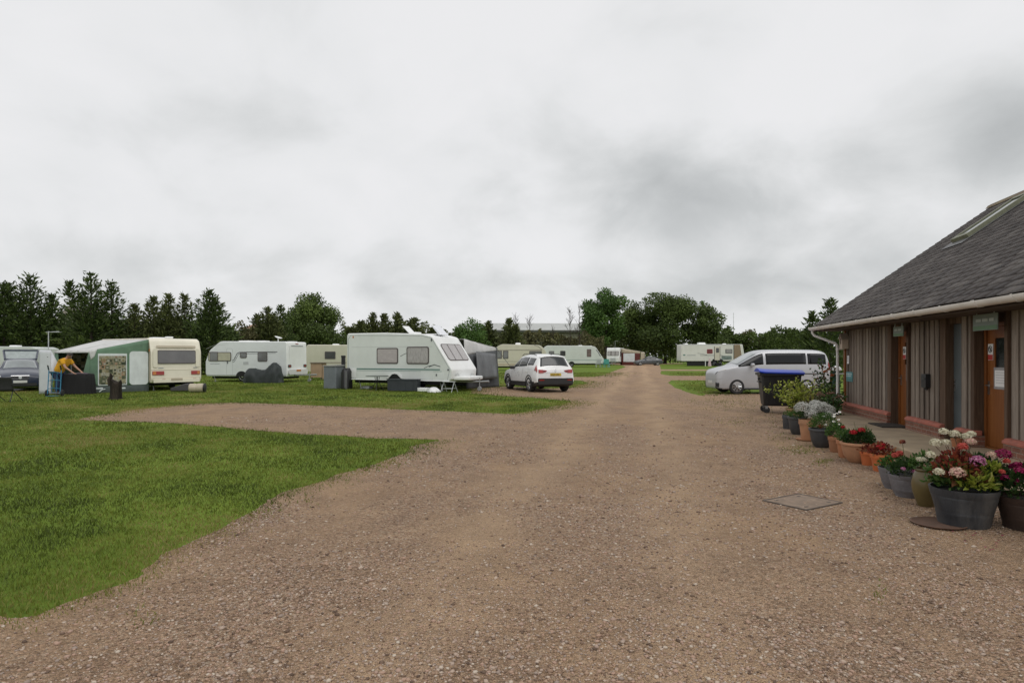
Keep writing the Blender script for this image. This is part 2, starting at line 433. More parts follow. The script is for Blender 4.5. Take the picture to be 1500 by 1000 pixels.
# sparse weeds coming through the gravel
wx, wy = [], []
for (cx, cy, sx_, sy_, n) in ((1172,660,14,4,260),(1205,676,9,3,120),(1085,592,38,7,500),(1050,588,30,4,200),(1150,640,14,6,90),(450,735,10,4,22),(210,905,14,8,26),(1284,868,7,12,34),(1215,610,22,6,150),(1130,615,25,8,120),(560,655,60,4,160),(820,592,25,3,200),(1075,618,16,3,120)):
    for k in range(n):
        X, Y = G(cx+random.gauss(0,1)*sx_, cy+random.gauss(0,1)*sy_); wx.append(X); wy.append(Y)
wx, wy = np.array(wx), np.array(wy)
V, F, T = blades(wx, wy, rng.uniform(.015,.045,len(wx)), .004+wy*.0006, np.clip(rng.normal(.55,.2,len(wx)),0,1))
tag(np_mesh('weeds', V, F, M_grass, attr=T), 'sparse green weeds sprouting through the gravel', 'weeds', kind='stuff')

# ---- loose stones on the near gravel ---------------------------------------------------
def stones():
    bm = bmesh.new(); bmesh.ops.create_icosphere(bm, subdivisions=1, radius=1); bm.verts.ensure_lookup_table()
    bv = np.array([v.co[:] for v in bm.verts]); bf = np.array([[v.index for v in f.verts] for f in bm.faces]); bm.free()
    P_, S_, T_ = [], [], []
    for d0, d1, rho, s0 in ((2.6,4.5,2600,.0068),(4.5,7,1300,.0076),(7,11,420,.0095),(11,17,70,.013)):
        A = 1560/FPX*(d1*d1-d0*d0)/2; N = int(A*rho)
        d = np.sqrt(rng.uniform(d0*d0, d1*d1, N)); x = (rng.uniform(-30, 1530, N)-CX)*d/FPX
        k = in_gravel(x, d) & (x < 5.366+.1947*d-1.3); x, d = x[k], d[k]
        dens = patchiness(x, d, .7, 4.4)
        k = rng.uniform(0, 1, len(x)) < np.clip(.62+1.1*dens, .12, 1); x, d = x[k], d[k]
        P_.append(np.stack([x, d], 1)); S_.append(s0*np.clip(rng.lognormal(-.1,.38,len(x)), .4, 2.4)); T_.append(rng.uniform(0,1,len(x)))
    p = np.concatenate(P_); s = np.concatenate(S_); tt = np.concatenate(T_); n = len(p)
    sc = np.stack([s*rng.uniform(.8,1.4,n), s*rng.uniform(.7,1.1,n), s*rng.uniform(.4,.75,n)], 1)
    V = bv[None]*sc[:,None]*(1+rng.normal(0,.11,(n,len(bv),1)))
    a = rng.uniform(0,2*np.pi,n); ca, sa = np.cos(a)[:,None], np.sin(a)[:,None]
    X = V[:,:,0]*ca - V[:,:,1]*sa; Y = V[:,:,0]*sa + V[:,:,1]*ca
    V = np.stack([X+p[:,0:1], Y+p[:,1:2], V[:,:,2]+.004+sc[:,2:3]*.35], 2).reshape(-1,3)
    F = (bf[None] + (np.arange(n)*len(bv))[:,None,None]).reshape(-1,3)
    return V, F, np.repeat(tt, len(bv))
M_stone = leafmat('loose_stone', [(.10,.066,.048),(.24,.158,.108),(.36,.245,.168),(.42,.28,.21),(.30,.24,.20),(.44,.335,.26),(.53,.455,.37)], .8, 0.0)
V, F, T = stones()
tag(np_mesh('gravel', V, F, M_stone, attr=T, smooth=True), 'loose pinkish brown and grey stones on the gravel', 'gravel', kind='stuff')
# ---- timber shower block on the right ------------------------------------------------
def wood_mat(name, c0, c1, c2, rough=.8, axis_scale=(14,14,.7)):
    if name in MATS: return MATS[name]
    m = bpy.data.materials.new(name); t, b = nt(m); L = t.links.new
    tc = node(t, 'ShaderNodeTexCoord'); mp = node(t, 'ShaderNodeMapping'); mp.inputs['Scale'].default_value = axis_scale; L(tc.outputs['Object'], mp.inputs[0])
    n = node(t, 'ShaderNodeTexNoise', Scale=3.0, Detail=10.0, Roughness=.68, Distortion=.6); L(mp.outputs[0], n.inputs[0])
    # each board its own tone: noise that only varies along the wall
    mp2 = node(t, 'ShaderNodeMapping'); mp2.inputs['Scale'].default_value = (5.5,5.5,.06); L(tc.outputs['Object'], mp2.inputs[0])
    n2 = node(t, 'ShaderNodeTexWhiteNoise', noise_dimensions='1D')
    sx = node(t, 'ShaderNodeSeparateXYZ'); L(tc.outputs['Object'], sx.inputs[0])
    fl = node(t, 'ShaderNodeMath', operation='SNAP'); L(sx.outputs[0], fl.inputs[0]); fl.inputs[1].default_value = .15; L(fl.outputs[0], n2.inputs['W'])
    md = node(t, 'ShaderNodeMath', operation='MULTIPLY_ADD'); L(n2.outputs['Value'], md.inputs[0]); md.inputs[1].default_value = .30
    m3 = node(t, 'ShaderNodeMath', operation='MULTIPLY'); L(n.outputs['Fac'], m3.inputs[0]); m3.inputs[1].default_value = .75; L(m3.outputs[0], md.inputs[2])
    r = ramp(t, [(.25, c0), (.52, c1), (.82, c2)]); L(md.outputs[0], r.inputs[0]); L(r.outputs[0], b.inputs['Base Color'])
    b.inputs['Roughness'].default_value = rough; b.inputs['Specular IOR Level'].default_value = .25
    bp = node(t, 'ShaderNodeBump', Strength=.35, Distance=.004); L(n.outputs['Fac'], bp.inputs['Height']); L(bp.outputs[0], b.inputs['Normal'])
    MATS[name] = m; return m
def brick_mat(name, a, b_, mort, sx=1.0, off=.5):
    m = bpy.data.materials.new(name); t, b = nt(m); L = t.links.new
    tc = node(t, 'ShaderNodeTexCoord'); mp = node(t, 'ShaderNodeMapping'); mp.inputs['Rotation'].default_value = (R(90),0,0); L(tc.outputs['Object'], mp.inputs[0])
    br = node(t, 'ShaderNodeTexBrick'); L(mp.outputs[0], br.inputs['Vector'])
    for k, v in (('Color1',a),('Color2',b_),('Mortar',mort)): br.inputs[k].default_value = (*v,1)
    br.inputs['Scale'].default_value = 1; br.inputs['Brick Width'].default_value = .225*sx; br.inputs['Row Height'].default_value = .075; br.inputs['Mortar Size'].default_value = .006; br.inputs['Bias'].default_value = -.2; br.offset = off
    n = node(t, 'ShaderNodeTexNoise', Scale=30.0, Detail=6.0); L(tc.outputs['Object'], n.inputs[0])
    rr = ramp(t, [(.3, (.62,.6,.58)), (.7, (1.2,1.2,1.2))]); L(n.outputs['Fac'], rr.inputs[0])
    mx = node(t, 'ShaderNodeMix', data_type='RGBA', blend_type='MULTIPLY'); mx.inputs[0].default_value = 1; L(br.outputs['Color'], mx.inputs[6]); L(rr.outputs[0], mx.inputs[7]); L(mx.outputs[2], b.inputs['Base Color'])
    b.inputs['Roughness'].default_value = .85
    bp = node(t, 'ShaderNodeBump', Strength=.5, Distance=.01); bp.invert = True; L(br.outputs['Fac'], bp.inputs['Height']); L(bp.outputs[0], b.inputs['Normal'])
    return m
M_clad = wood_mat('weathered_larch', (.060,.046,.036), (.195,.158,.128), (.39,.335,.28))
M_post = wood_mat('dark_oak_post', (.038,.022,.014), (.10,.062,.040), (.18,.125,.088))
M_red = wood_mat('stained_door', (.14,.046,.012), (.205,.070,.018), (.27,.103,.031), .45, (9,9,.5))
M_brick = brick_mat('plinth_brick', (.20,.082,.052), (.30,.13,.085), (.30,.25,.20))
M_cap = pm('plinth_cap', (.40,.125,.085), .8, .25, 8, bump=.2, dirt=((.16,.13,.10), .4))
M_slab = pm('sandy_concrete', (.40,.31,.205), .9, .18, 2.2, bump=.25, bscale=120, dirt=((.22,.17,.12), .7))
M_gut = pm('beige_gutter', (.80,.775,.74), .45, .06, 3, dirt=((.40,.36,.31), .45))
M_white = pm('white_plastic', (.72,.70,.68), .4, .06, 3, dirt=((.45,.42,.38), .35))
M_dark = pm('black_plastic', (.012,.012,.013), .45, .2)
M_glassd = pm('dark_glass', (.012,.015,.016), .12, .2, spec=.4)
M_steel = pm('steel', (.55,.55,.55), .3, .05, metal=1.0)
M_paper = pm('paper', (.78,.77,.76), .7, .04)
M_soffit = pm('soffit_boards', (.075,.052,.038), .8, .3, 4)
def slate_mat():
    m = bpy.data.materials.new('slate_tile'); t, b = nt(m); L = t.links.new
    tc = node(t, 'ShaderNodeTexCoord')
    uv = node(t, 'ShaderNodeAttribute', attribute_name='slate'); 
    w1 = node(t, 'ShaderNodeTexWhiteNoise', noise_dimensions='1D'); L(uv.outputs['Fac'], w1.inputs['W'])
    n = node(t, 'ShaderNodeTexNoise', Scale=2.2, Detail=8.0, Roughness=.7); L(tc.outputs['Object'], n.inputs[0])
    n2 = node(t, 'ShaderNodeTexNoise', Scale=24.0, Detail=6.0, Roughness=.7); L(tc.outputs['Object'], n2.inputs[0])
    a = node(t, 'ShaderNodeMath', operation='MULTIPLY_ADD'); L(w1.outputs['Value'], a.inputs[0]); a.inputs[1].default_value = .42
    c = node(t, 'ShaderNodeMath', operation='MULTIPLY_ADD'); L(n.outputs['Fac'], c.inputs[0]); c.inputs[1].default_value = .5
    d = node(t, 'ShaderNodeMath', operation='MULTIPLY'); L(n2.outputs['Fac'], d.inputs[0]); d.inputs[1].default_value = .25; L(d.outputs[0], c.inputs[2]); L(c.outputs[0], a.inputs[2])
    r = ramp(t, [(.25, (.028,.023,.022)), (.5, (.060,.050,.046)), (.72, (.098,.085,.078)), (.92, (.19,.172,.158))]); L(a.outputs[0], r.inputs[0]); L(r.outputs[0], b.inputs['Base Color'])
    b.inputs['Roughness'].default_value = .72; b.inputs['Specular IOR Level'].default_value = .3
    bp = node(t, 'ShaderNodeBump', Strength=.3, Distance=.006); L(n2.outputs['Fac'], bp.inputs['Height']); L(bp.outputs[0], b.inputs['Normal'])
    return m
M_slate = slate_mat()

BO = (8.71, 17.16, 0); BR = R(-101.02)
BM = Matrix.Translation(BO) @ Matrix.Rotation(BR, 4, 'Z')       # building frame: x along the wall towards the camera, y into the building
def bw(s, y, z): return BM @ Vector((s, y, z))
bld = thing('timber_shower_block', 'long low timber clad block with slate roof, white gutter and brown doors', 'building', BO, BR)
BL = 15.0; SLAB = .13; YC = .12                                  # cladding face set back behind the plinth
# core wall behind the boards
b = MB()
seg = [(0,3.06),(4.14,5.56),(6.22,6.66),(7.72,BL)]
for a, c in seg: b.bx(a, c, YC+.022, YC+.30, .32, 2.30)
b.bx(3.06,4.14,YC+.32,YC+.40,.02,2.30); b.bx(5.56,6.22,YC+.32,YC+.40,.02,2.30); b.bx(6.66,7.72,YC+.32,YC+.40,.02,2.30)
b.bx(-.002,.25,YC+.30,7.4,.02,2.5); b.bx(BL-.25,BL,YC+.30,7.4,.02,2.5); b.bx(.25,BL-.25,7.15,7.4,.02,2.5)
b.extrude([(-.002,YC+.1,2.5),(-.002,7.4,2.5),(-.002,3.8,5.2)], (.25,0,0)); b.extrude([(BL-.25,YC+.1,2.5),(BL-.25,7.4,2.5),(BL-.25,3.8,5.2)], (.25,0,0))
b.build('wall', M_post, bld)
# board-on-board cladding: under boards and proud over boards
for a, c in seg:
    b = MB(); x = a + .005; k = 0
    while x < c - .03:
        wd = .108 + random.uniform(-.006,.006)
        e = min(x+wd, c-.004)
        if k % 2 == 0: b.bx(x, e, YC, YC+.022, .36, 2.27)
        else: b.bx(x-.022, min(e+.022, c-.002), YC-.024-random.uniform(0,.004), YC-.002, .37+random.uniform(0,.01), 2.26)
        x += wd; k += 1
    b.build('cladding', M_clad, bld, bevel=.003, seg=1)
# brick plinths with a sloped cap
for a, c in ((0,3.22),(4.20,5.72),(6.27,6.80),(7.76,BL)):
    b = MB(); b.bx(a, c, 0, YC+.20, .02, .31); b.build('plinth', M_brick, bld, bevel=.006)
    p = [o for o in bld.children if o.name.startswith('plinth')][-1]
    b = MB(); b.extrude([(a-.012,-.018,.31),(a-.012,YC+.05,.31),(a-.012,YC+.05,.395),(a-.012,.03,.39),(a-.012,-.018,.355)], (c-a+.024,0,0)); b.build('cap', M_cap, p, bevel=.01)
# posts at the openings
for a, c in ((3.04,3.24),(4.05,4.15),(5.54,5.76),(6.64,6.76),(7.64,7.73)):
    b = MB(); b.bx(a, c, YC-.05, YC+.28, SLAB, 2.28); b.build('post', M_post, bld, bevel=.008)
b = MB(); b.bx(-.03,.10,YC-.06,YC+.1,.40,2.28); b.build('corner_board', M_red, bld, bevel=.006)
for a, c, z in ((3.24,4.05,2.12),(5.76,6.23,2.16),(6.76,7.64,2.12)):
    b = MB(); b.bx(a,c,YC+.02,YC+.28,z,2.28); b.build('lintel', M_post, bld, bevel=.006)
# doors
def door(x0, x1, yy, paper_z, sign):
    b = MB(); w_ = .055
    b.bx(x0, x0+w_, yy-.03, yy+.09, SLAB, 2.12); b.bx(x1-w_, x1, yy-.03, yy+.09, SLAB, 2.12); b.bx(x0+w_, x1-w_, yy-.03, yy+.09, 2.06, 2.12); b.bx(x0+w_,x1-w_,yy-.04,yy+.09,SLAB,SLAB+.025)
    d = b.build('door', M_red, bld, bevel=.004)
    b = MB(); gx0, gx1 = x0+.27, x0+.60
    b.bx(x0+w_+.004, gx0, yy, yy+.05, SLAB+.03, 2.055); b.bx(gx1, x1-w_-.004, yy, yy+.05, SLAB+.03, 2.055); b.bx(gx0, gx1, yy, yy+.05, SLAB+.03, 1.42); b.bx(gx0, gx1, yy, yy+.05, 1.88, 2.055)
    lf = b.build('leaf', M_red, d)
    b = MB(); b.bx(gx0-.001, gx1+.001, yy+.015, yy+.03, 1.418, 1.882); b.build('pane', M_glassd, d)
    b = MB(); hx = x0+.10; b.bx(hx-.022, hx+.022, yy-.012, yy-.001, .98, 1.20); b.tube([(hx,yy-.012,1.13),(hx,yy-.055,1.13),(hx+.12,yy-.055,1.13)], .009, 8); b.build('handle', M_steel, d)
    return gx0, gx1
def frame(s, y, z): return bw(s, y, z)
ux = BM.to_3x3() @ Vector((1,0,0)); uy = BM.to_3x3() @ Vector((0,-1,0))
def wall_sign(name, label, cat, s, y, z, w_, h_, mats, th=.012, r=0.0):
    """plate facing the track; its long side runs along the wall; local x along the wall, y into it"""
    o = thing(name, label, cat, bw(s, y, z), BR)
    b = MB(); b.plate((0,0,0), (1,0,0), (0,0,1), w_, h_, th, r); pl = b.build('plate', mats, o, bevel=.0015, seg=1)
    return o
def stroke_lines(parent, name, mat, rows, y=-.0155, seed=1, hh=None):
    """illegible print: rows of short word-length strokes. rows: (x0,x1,z,height)"""
    rr = random.Random(seed)
    for x0, x1, z, h in rows:
        b = MB(); x = x0
        while x < x1:
            wl = min(rr.uniform(1.4,4.5)*h, x1-x)
            b.bx(x, x+wl, y-.0015, y, z-h/2, z+h/2); x += wl + h*.8
        b.build(name, mat, parent)
door(3.25,4.04,YC+.12,1.2,1); door(6.77,7.63,YC+.12,1.2,2)
# the half-open grey-blue inner door between the two
b = MB(); b.bx(5.77,6.22,YC+.08,YC+.12,SLAB+.02,2.155); dd = b.build('door', pm('bluegrey_door', (.075,.090,.095), .5, .15, 3), bld, bevel=.004); dd['label'] = 'grey blue flush panel door'
b = MB(); b.bx(5.81,5.84,YC+.065,YC+.078,.98,1.2); b.build('handle', M_steel, dd)
# roof: courses of slates, each course a strip lying on the one below
PIT = .711; E0, Z0 = -.56, 2.40; RY = 3.82
V, F, A = [], [], []
run = RY - E0; nc = 29; g0 = run/nc
cs = 1/math.sqrt(1+PIT*PIT)
for side in (0, 1):
    for i in range(nc):
        y0 = E0 + g0*i; y1 = y0 + g0*1.35
        w_ = .30 if side == 0 else 2.0; x = -.55 - (w_/2 if i % 2 else 0)
        while x < BL+.3:
            xa = max(x+.003, -.55); xb = min(x+w_-.003, BL+.3)
            if xb-xa > .02:
                lift = random.uniform(0,.006); yj = random.uniform(-.006,.006)
                def q(yy, up):
                    zz = Z0 + PIT*(yy-E0); ym = yy if side == 0 else 2*RY-yy
                    return (ym, zz+up)
                ya, za = q(y0+yj, .022+lift); yb, zb = q(min(y1, RY+.05), .004); yc, zc_ = q(y0+yj, .012+lift)
                o = len(V)
                V += [(xa,ya,za),(xb,ya,za),(xb,yb,zb),(xa,yb,zb),(xa,yc,zc_-.006),(xb,yc,zc_-.006),(xa,yb,zb-.008),(xb,yb,zb-.008)]
                F += [(o,o+1,o+2,o+3),(o+4,o+5,o+1,o),(o+4,o,o+3,o+6),(o+1,o+5,o+7,o+2)]
                A += [random.random()*97]*8
            x += w_
me_roof = np_mesh('roof', V, F, M_slate, bld)
at = me_roof.data.attributes.new('slate', 'FLOAT', 'POINT'); at.data.foreach_set('value', np.array(A, dtype=np.float32))
b = MB()
for sgn in (0, 1):
    f = lambda y: y if sgn == 0 else 2*RY-y
    b.extrude([(-.53,f(E0+.03),Z0-.03),(-.53,f(RY),Z0+PIT*(RY-E0)-.035),(-.53,f(RY),Z0+PIT*(RY-E0)-.16),(-.53,f(E0+.03),Z0-.15)], (BL+.8,0,0))
b.bx(-.53,BL+.27,E0+.03,YC+.02,2.262,2.285)
b.build('soffit', M_soffit, bld)
# ridge tiles
rt = MB(); x = -.56; zr = Z0+PIT*(RY-E0)
while x < BL+.2:
    pts = [(x, RY-.16, zr-.075), (x, RY-.10, zr+.01), (x, RY, zr+.06), (x, RY+.10, zr+.01), (x, RY+.16, zr-.075), (x, RY+.1, zr-.04), (x, RY, zr+.03), (x, RY-.1, zr-.04)]
    rt.extrude(pts, (.445,0,0)); x += .45
rt.build('ridge', pm('ridge_tile', (.16,.115,.075), .8, .3, 3, dirt=((.22,.2,.09), .5)), bld)
# verge board at the far end
b = MB(); b.extrude([(-.575,E0,Z0-.03),(-.575,RY,zr-.03),(-.575,RY,zr-.17),(-.575,E0,Z0-.17)], (.03,0,0)); b.build('verge_board', M_soffit, bld)
# gutter: half-round with brackets/joints
gt = MB(); gy, gz, gr = E0-.055, 2.365, .086
prof = [(gy+gr*math.cos(R(a)), gz+gr*math.sin(R(a))) for a in range(180, 361, 15)]
inn = [(gy+(gr-.008)*math.cos(R(a)), gz+(gr-.008)*math.sin(R(a))) for a in range(360, 179, -15)]
gt.extrude([(-.50,y,z) for y, z in prof+inn], (BL+.75,0,0))
gu = gt.build('gutter', M_gut, bld)
for k in range(16):
    x = -.45 + k*.98
    j = MB(); r2 = gr+.007
    pp = [(x,gy+r2*math.cos(R(a)), gz+r2*math.sin(R(a))) for a in range(175, 366, 15)] + [(x,gy+(gr+.001)*math.cos(R(a)), gz+(gr+.001)*math.sin(R(a))) for a in range(365, 174, -15)]
    j.extrude(pp, (.05 if k % 3 else .10,0,0)); j.build('bracket', M_gut, gu)
# fascia, in its own brown-white paint under the gutter
b = MB(); b.bx(-.5,BL+.25,E0+.035,E0+.055,2.27,2.39); b.build('fascia', pm('fascia_paint', (.42,.36,.31), .5, .1), bld)
# downpipe from the gutter end, swan neck back to the corner
b = MB(); b.tube([(-.38,gy,gz-.05),(-.38,gy,2.22),(-.36,gy+.04,2.15),(-.02,-.14,1.93),(.0,-.10,1.86),(.0,-.09,1.6),(.0,-.09,.42),(.0,-.11,.32),(-.02,-.26,.24)], .034, 12)
dp = b.build('downpipe', M_white, bld)
for z in (1.75,1.1,.5):
    b = MB(); b.tube([(.0,-.09,z),(.0,-.09,z+.05)], .042, 12); b.bx(-.05,.05,-.06,.12,z+.01,z+.04); b.build('clip', M_white, dp)
b = MB(); b.tube([(.10,.02,.50),(.10,-.10,.52),(.12,-.13,.60),(.16,-.13,.62)], .012, 8); b.build('tap', pm('copper_tap', (.30,.13,.07), .4, .1, metal=.8), bld)
# skylight on the slope
def rp(s, y, up): return (s, y - up*PIT*cs, Z0 + PIT*(y-E0) + up*cs)
sk = MB(); s0, s1, ya, yb = 1.50, 2.28, 2.02, 3.36
def slab_on_roof(m, a, c, y0, y1, u0, u1, mi=0):
    V = [rp(a,y0,u0),rp(c,y0,u0),rp(c,y1,u0),rp(a,y1,u0),rp(a,y0,u1),rp(c,y0,u1),rp(c,y1,u1),rp(a,y1,u1)]
    m.add(V, [(0,3,2,1),(4,5,6,7),(0,1,5,4),(1,2,6,5),(2,3,7,6),(3,0,4,7)], mi)
for q_ in ((s0,s0+.09,ya,yb),(s1-.09,s1,ya,yb),(s0+.09,s1-.09,ya,ya+.09),(s0+.09,s1-.09,yb-.09,yb)): slab_on_roof(sk, *q_, .01, .12)
skl = sk.build('skylight', pm('skylight_frame', (.17,.175,.115), .5, .15), bld, bevel=.006)
b = MB(); slab_on_roof(b, s0+.088, s1-.088, ya+.088, yb-.088, .05, .095); b.build('pane', pm('sky_glass', (.05,.06,.06), .05, .05, spec=.8), skl)
b = MB(); slab_on_roof(b, s0-.12, s0-.002, ya-.2, yb+.1, .024, .034); slab_on_roof(b, s1+.002, s1+.12, ya-.2, yb+.1, .024, .034); slab_on_roof(b, s0-.002, s1+.002, ya-.2, ya-.002, .024, .034); b.build('flashing', pm('lead_flashing', (.10,.10,.10), .5, .2), skl)
# concrete path in front of the wall
b = MB(); b.extrude([(-.05,.02,0),(-.02,-.55,0),(.6,-1.02,0),(1.2,-1.14,0),(BL,-1.14,0),(BL,.02,0)], (0,0,SLAB)); pth = b.build('footpath', M_slab, None, BO, (0,0,BR), bevel=.02); tag(pth, kind='structure')
b = MB(); b.bx(-.02,BL,0,.5,.015,SLAB-.004); b.build('doorstep', M_slab, bld)

# ---- things on the wall -----------------------------------------------------------------
M_signg = pm('green_grey_sign', (.17,.21,.18), .5, .12, 5); M_signp = pm('sign_print', (.42,.47,.43), .6, .05); M_signgr = pm('sign_green', (.10,.20,.10), .5, .1)
for s, y, z, w_, h_, lab in ((3.95,-.03,2.10,.52,.20,'small pale green sign hanging over the farther brown door'), (7.40,-.06,2.115,.72,.25,'pale green sign with faint lettering hanging over the nearer brown door')):
    o = wall_sign('hanging_sign', lab, 'sign', s, y, z, w_, h_, M_signg); o['group'] = 'signs hung under the eaves'
    stroke_lines(o, 'lettering', M_signp, [(-w_*.36,w_*.36,.03,.045)], seed=5)
    b = MB(); b.bx(-w_*.48,w_*.48,-.0145,-.0125,-h_*.46,-h_*.22); b.build('band', M_signgr, o)
    for q_ in (-w_*.35, w_*.35):
        b = MB(); b.tube([(q_,-.006,h_/2-.005),(q_,-.006,h_/2+.16)], .006, 6); b.build('hanger', M_steel, o)
M_signw = pm('sign_white', (.74,.73,.72), .5, .04); M_signr = pm('sign_red', (.42,.035,.03), .5, .1); M_black = pm('sign_black', (.015,.015,.015), .5, .1)
for s, lab in ((3.52,'white and red notice beside the pane of the farther brown door'),(6.92,'white and red notice with black symbol on the nearer brown door')):
    o = wall_sign('door_sign', lab, 'sign', s, YC+.118, 1.66, .15, .26, M_signw, .006); o['group'] = 'red and white door notices'
    b = MB(); b.bx(-.07,.07,-.0085,-.0065,-.125,-.04); b.build('red_panel', M_signr, o)
    b = MB(); ring = [(.05*math.cos(R(a)), .05*math.sin(R(a))+.045) for a in range(0,360,20)]
    for i in range(len(ring)):
        a_, c_ = ring[i], ring[(i+1) % len(ring)]; b.tube([(a_[0],-.008,a_[1]),(c_[0],-.008,c_[1])], .006, 4)
    b.tube([(-.034,-.009,.08),(.034,-.009,.01)], .005, 4); b.bx(-.012,.012,-.008,-.0065,.015,.07); b.build('symbol', M_black, o)
for s, lab, ww in ((3.72,'white paper notice taped to the farther brown door',.20),(7.20,'white paper notice in clear sleeve on the nearer brown door',.30)):
    o = wall_sign('paper_notice', lab, 'notice', s, YC+.118, 1.25, ww*1.25, .34, pm('sleeve', (.32,.31,.32), .2, .1), .003); o['group'] = 'paper notices on the doors'
    b = MB(); b.bx(-ww/2,ww/2,-.0065,-.0035,-.13,.125); sh = b.build('sheet', M_paper, o)
    stroke_lines(o, 'lettering', pm('grey_print', (.45,.45,.46), .7, .05), [(-ww*.40,ww*.40,z,.010) for z in (.09,.05,.01,-.03,-.07)], y=-.0068, seed=3)
o = wall_sign('letter_box', 'small black box fixed to the weathered boards between the doors', 'box', 5.02, YC-.028, 1.13, .20, .26, M_dark, .085, .015)
b = MB(); b.plate((0,-.086,.04), (1,0,0), (0,0,1), .15, .03, .006, .005); b.build('flap', pm('dark_metal', (.03,.03,.03), .3, .1, metal=.6), o)
b = MB(); b.tube([(0,-.04,-.13),(0,-.04,-.17)], .03, 8); b.build('lock', M_dark, o)
# bird box, white sign, teal sign by the downpipe
o = thing('bird_box', 'cream house shaped nest box fixed high at the building corner', 'bird box', bw(.20,YC-.03,1.78), BR)
b = MB(); b.extrude([(-.11,0,0),(.11,0,0),(.11,0,.24),(0,0,.36),(-.11,0,.24)], (0,-.16,0)); b.build('body', pm('birdbox_cream', (.52,.43,.34), .7, .15), o, bevel=.004)
b = MB(); b.extrude([(-.13,.01,.235),(0,.01,.385),(.13,.01,.235),(.13,.01,.255),(0,.01,.405),(-.13,.01,.255)], (0,-.19,0)); b.build('roof', pm('birdbox_roof', (.40,.33,.27), .7, .15), o)
b = MB(); b.plate((0,-.1605,.20), (1,0,0), (0,0,1), .07, .16, .004, .03); b.build('opening', pm('birdbox_hole', (.10,.06,.045), .8, .1), o)
o = wall_sign('notice', 'tiny white notice above the teal sign', 'sign', .30, YC-.03, 1.50, .15, .21, M_signw)
stroke_lines(o, 'lettering', pm('grey_print', (.45,.45,.46), .7, .05), [(-.05,.05,z,.012) for z in (.06,.02,-.03)], seed=4)
M_teal = pm('teal_sign', (.085,.27,.29), .45, .1)
o = wall_sign('sign', 'teal sign with pale lettering near the downpipe', 'sign', .40, YC-.03, 1.06, .50, .25, M_teal)
stroke_lines(o, 'lettering', pm('pale_print', (.52,.62,.62), .6, .05), [(-.21,.2,.07,.032),(-.21,.17,.02,.028)], seed=8)
b = MB(); b.bx(-.24,.24,-.0145,-.0125,-.118,-.03); b.build('band', pm('teal_dark', (.06,.20,.20), .45, .1), o)
# door mats
o = tag((lambda b: (b.box((0,0,.012),(.85,.55,.024)), b.build('door_mat', pm('mat_dark', (.035,.028,.022), .95, .3, 60, bump=.4), None, bw(3.62,-.10,SLAB), (0,0,BR), bevel=.006))[1])(MB()), 'dark coir mat lying before the farther brown door', 'door mat')
# manhole cover
mh = thing('manhole_cover', 'rusty square metal inspection cover set in the gravel', 'manhole cover', (3.17,7.08,.004), R(32))
b = MB(); b.box((0,0,.005),(.62,.50,.010)); b.build('plate', pm('rusty_steel', (.25,.185,.135), .8, .3, 9, metal=.3, bump=.3, bscale=30, dirt=((.18,.125,.085), .7)), mh, bevel=.004)
b = MB()
for q_ in ((-.325,-.31,-.265,.265),(.31,.325,-.265,.265)): b.bx(q_[0],q_[1],q_[2],q_[3],0,.014)
b.bx(-.31,.31,-.265,-.252,0,.014); b.bx(-.31,.31,.252,.265,0,.014)
for sx_ in (-.2,.2): b.box((sx_,-.18,.0115),(.05,.02,.004)); b.box((sx_,.18,.0115),(.05,.02,.004))
b.build('rim', pm('worn_iron', (.13,.105,.085), .7, .3, 8, metal=.2), mh)
# ---- pots and plants along the path ---------------------------------------------------
def leaf_quads(pts, dirs, ln, wd, tint, curl=.25):
    """pointed leaves: centre line from pt along dir; 2 quads folded on the midrib"""
    n = len(pts); pts = np.asarray(pts, float); dirs = np.asarray(dirs, float)
    dirs /= np.linalg.norm(dirs, axis=1)[:,None] + 1e-9
    r = rng.normal(0,1,(n,3)); sd = np.cross(dirs, r); sd /= np.linalg.norm(sd, axis=1)[:,None] + 1e-9
    up = np.cross(sd, dirs)
    ln = np.broadcast_to(ln, n)[:,None]; wd = np.broadcast_to(wd, n)[:,None]
    a = pts; m = pts + dirs*ln*.5 + up*ln*curl*.3; tip = pts + dirs*ln - up*ln*curl*.15
    l = m + sd*wd*.5 + up*wd*.15; rr = m - sd*wd*.5 + up*wd*.15
    V = np.stack([a, l, m, rr, tip], 1).reshape(-1,3); o = np.arange(n)[:,None]*5
    F = np.concatenate([o+np.array([[0,2,1,1]]), o+np.array([[0,3,2,2]]), o+np.array([[1,2,4,4]]), o+np.array([[2,3,4,4]])])[:, :3]
    return V, F, np.repeat(tint, 5)
def sph(n, up=False):
    d = rng.normal(0,1,(n,3)); d /= np.linalg.norm(d,axis=1)[:,None]
    if up: d[:,2] = np.abs(d[:,2])
    return d
def foliage(name, mat, parent, c, rad, n, ln, wd, upw=.5, hollow=.55, seed_t=.5, dome=True):
    n = int(n*1.9); ln = ln*.72; wd = wd*.74
    d = sph(n, dome); q = rng.uniform(hollow, 1.0, n)[:,None]
    p = np.array(c) + d*q*np.array(rad)
    dr = d + np.array([0,0,upw]) + rng.normal(0,.45,(n,3))
    V, F, T = leaf_quads(p, dr, ln*rng.uniform(.6,1.3,n), wd*rng.uniform(.7,1.2,n), np.clip(rng.normal(seed_t,.25,n),0,1))
    return np_mesh(name, V, F, mat, parent, T)
def stems(parent, mat, base, tips, r=.004, name='stem'):
    b = MB()
    for tp in tips:
        m = (Vector(base)+Vector(tp))/2 + Vector((random.uniform(-.03,.03),random.uniform(-.03,.03),.02))
        b.tube([base, m, tp], [r*1.4, r, r*.7], 5)
    return b.build(name, mat, parent)
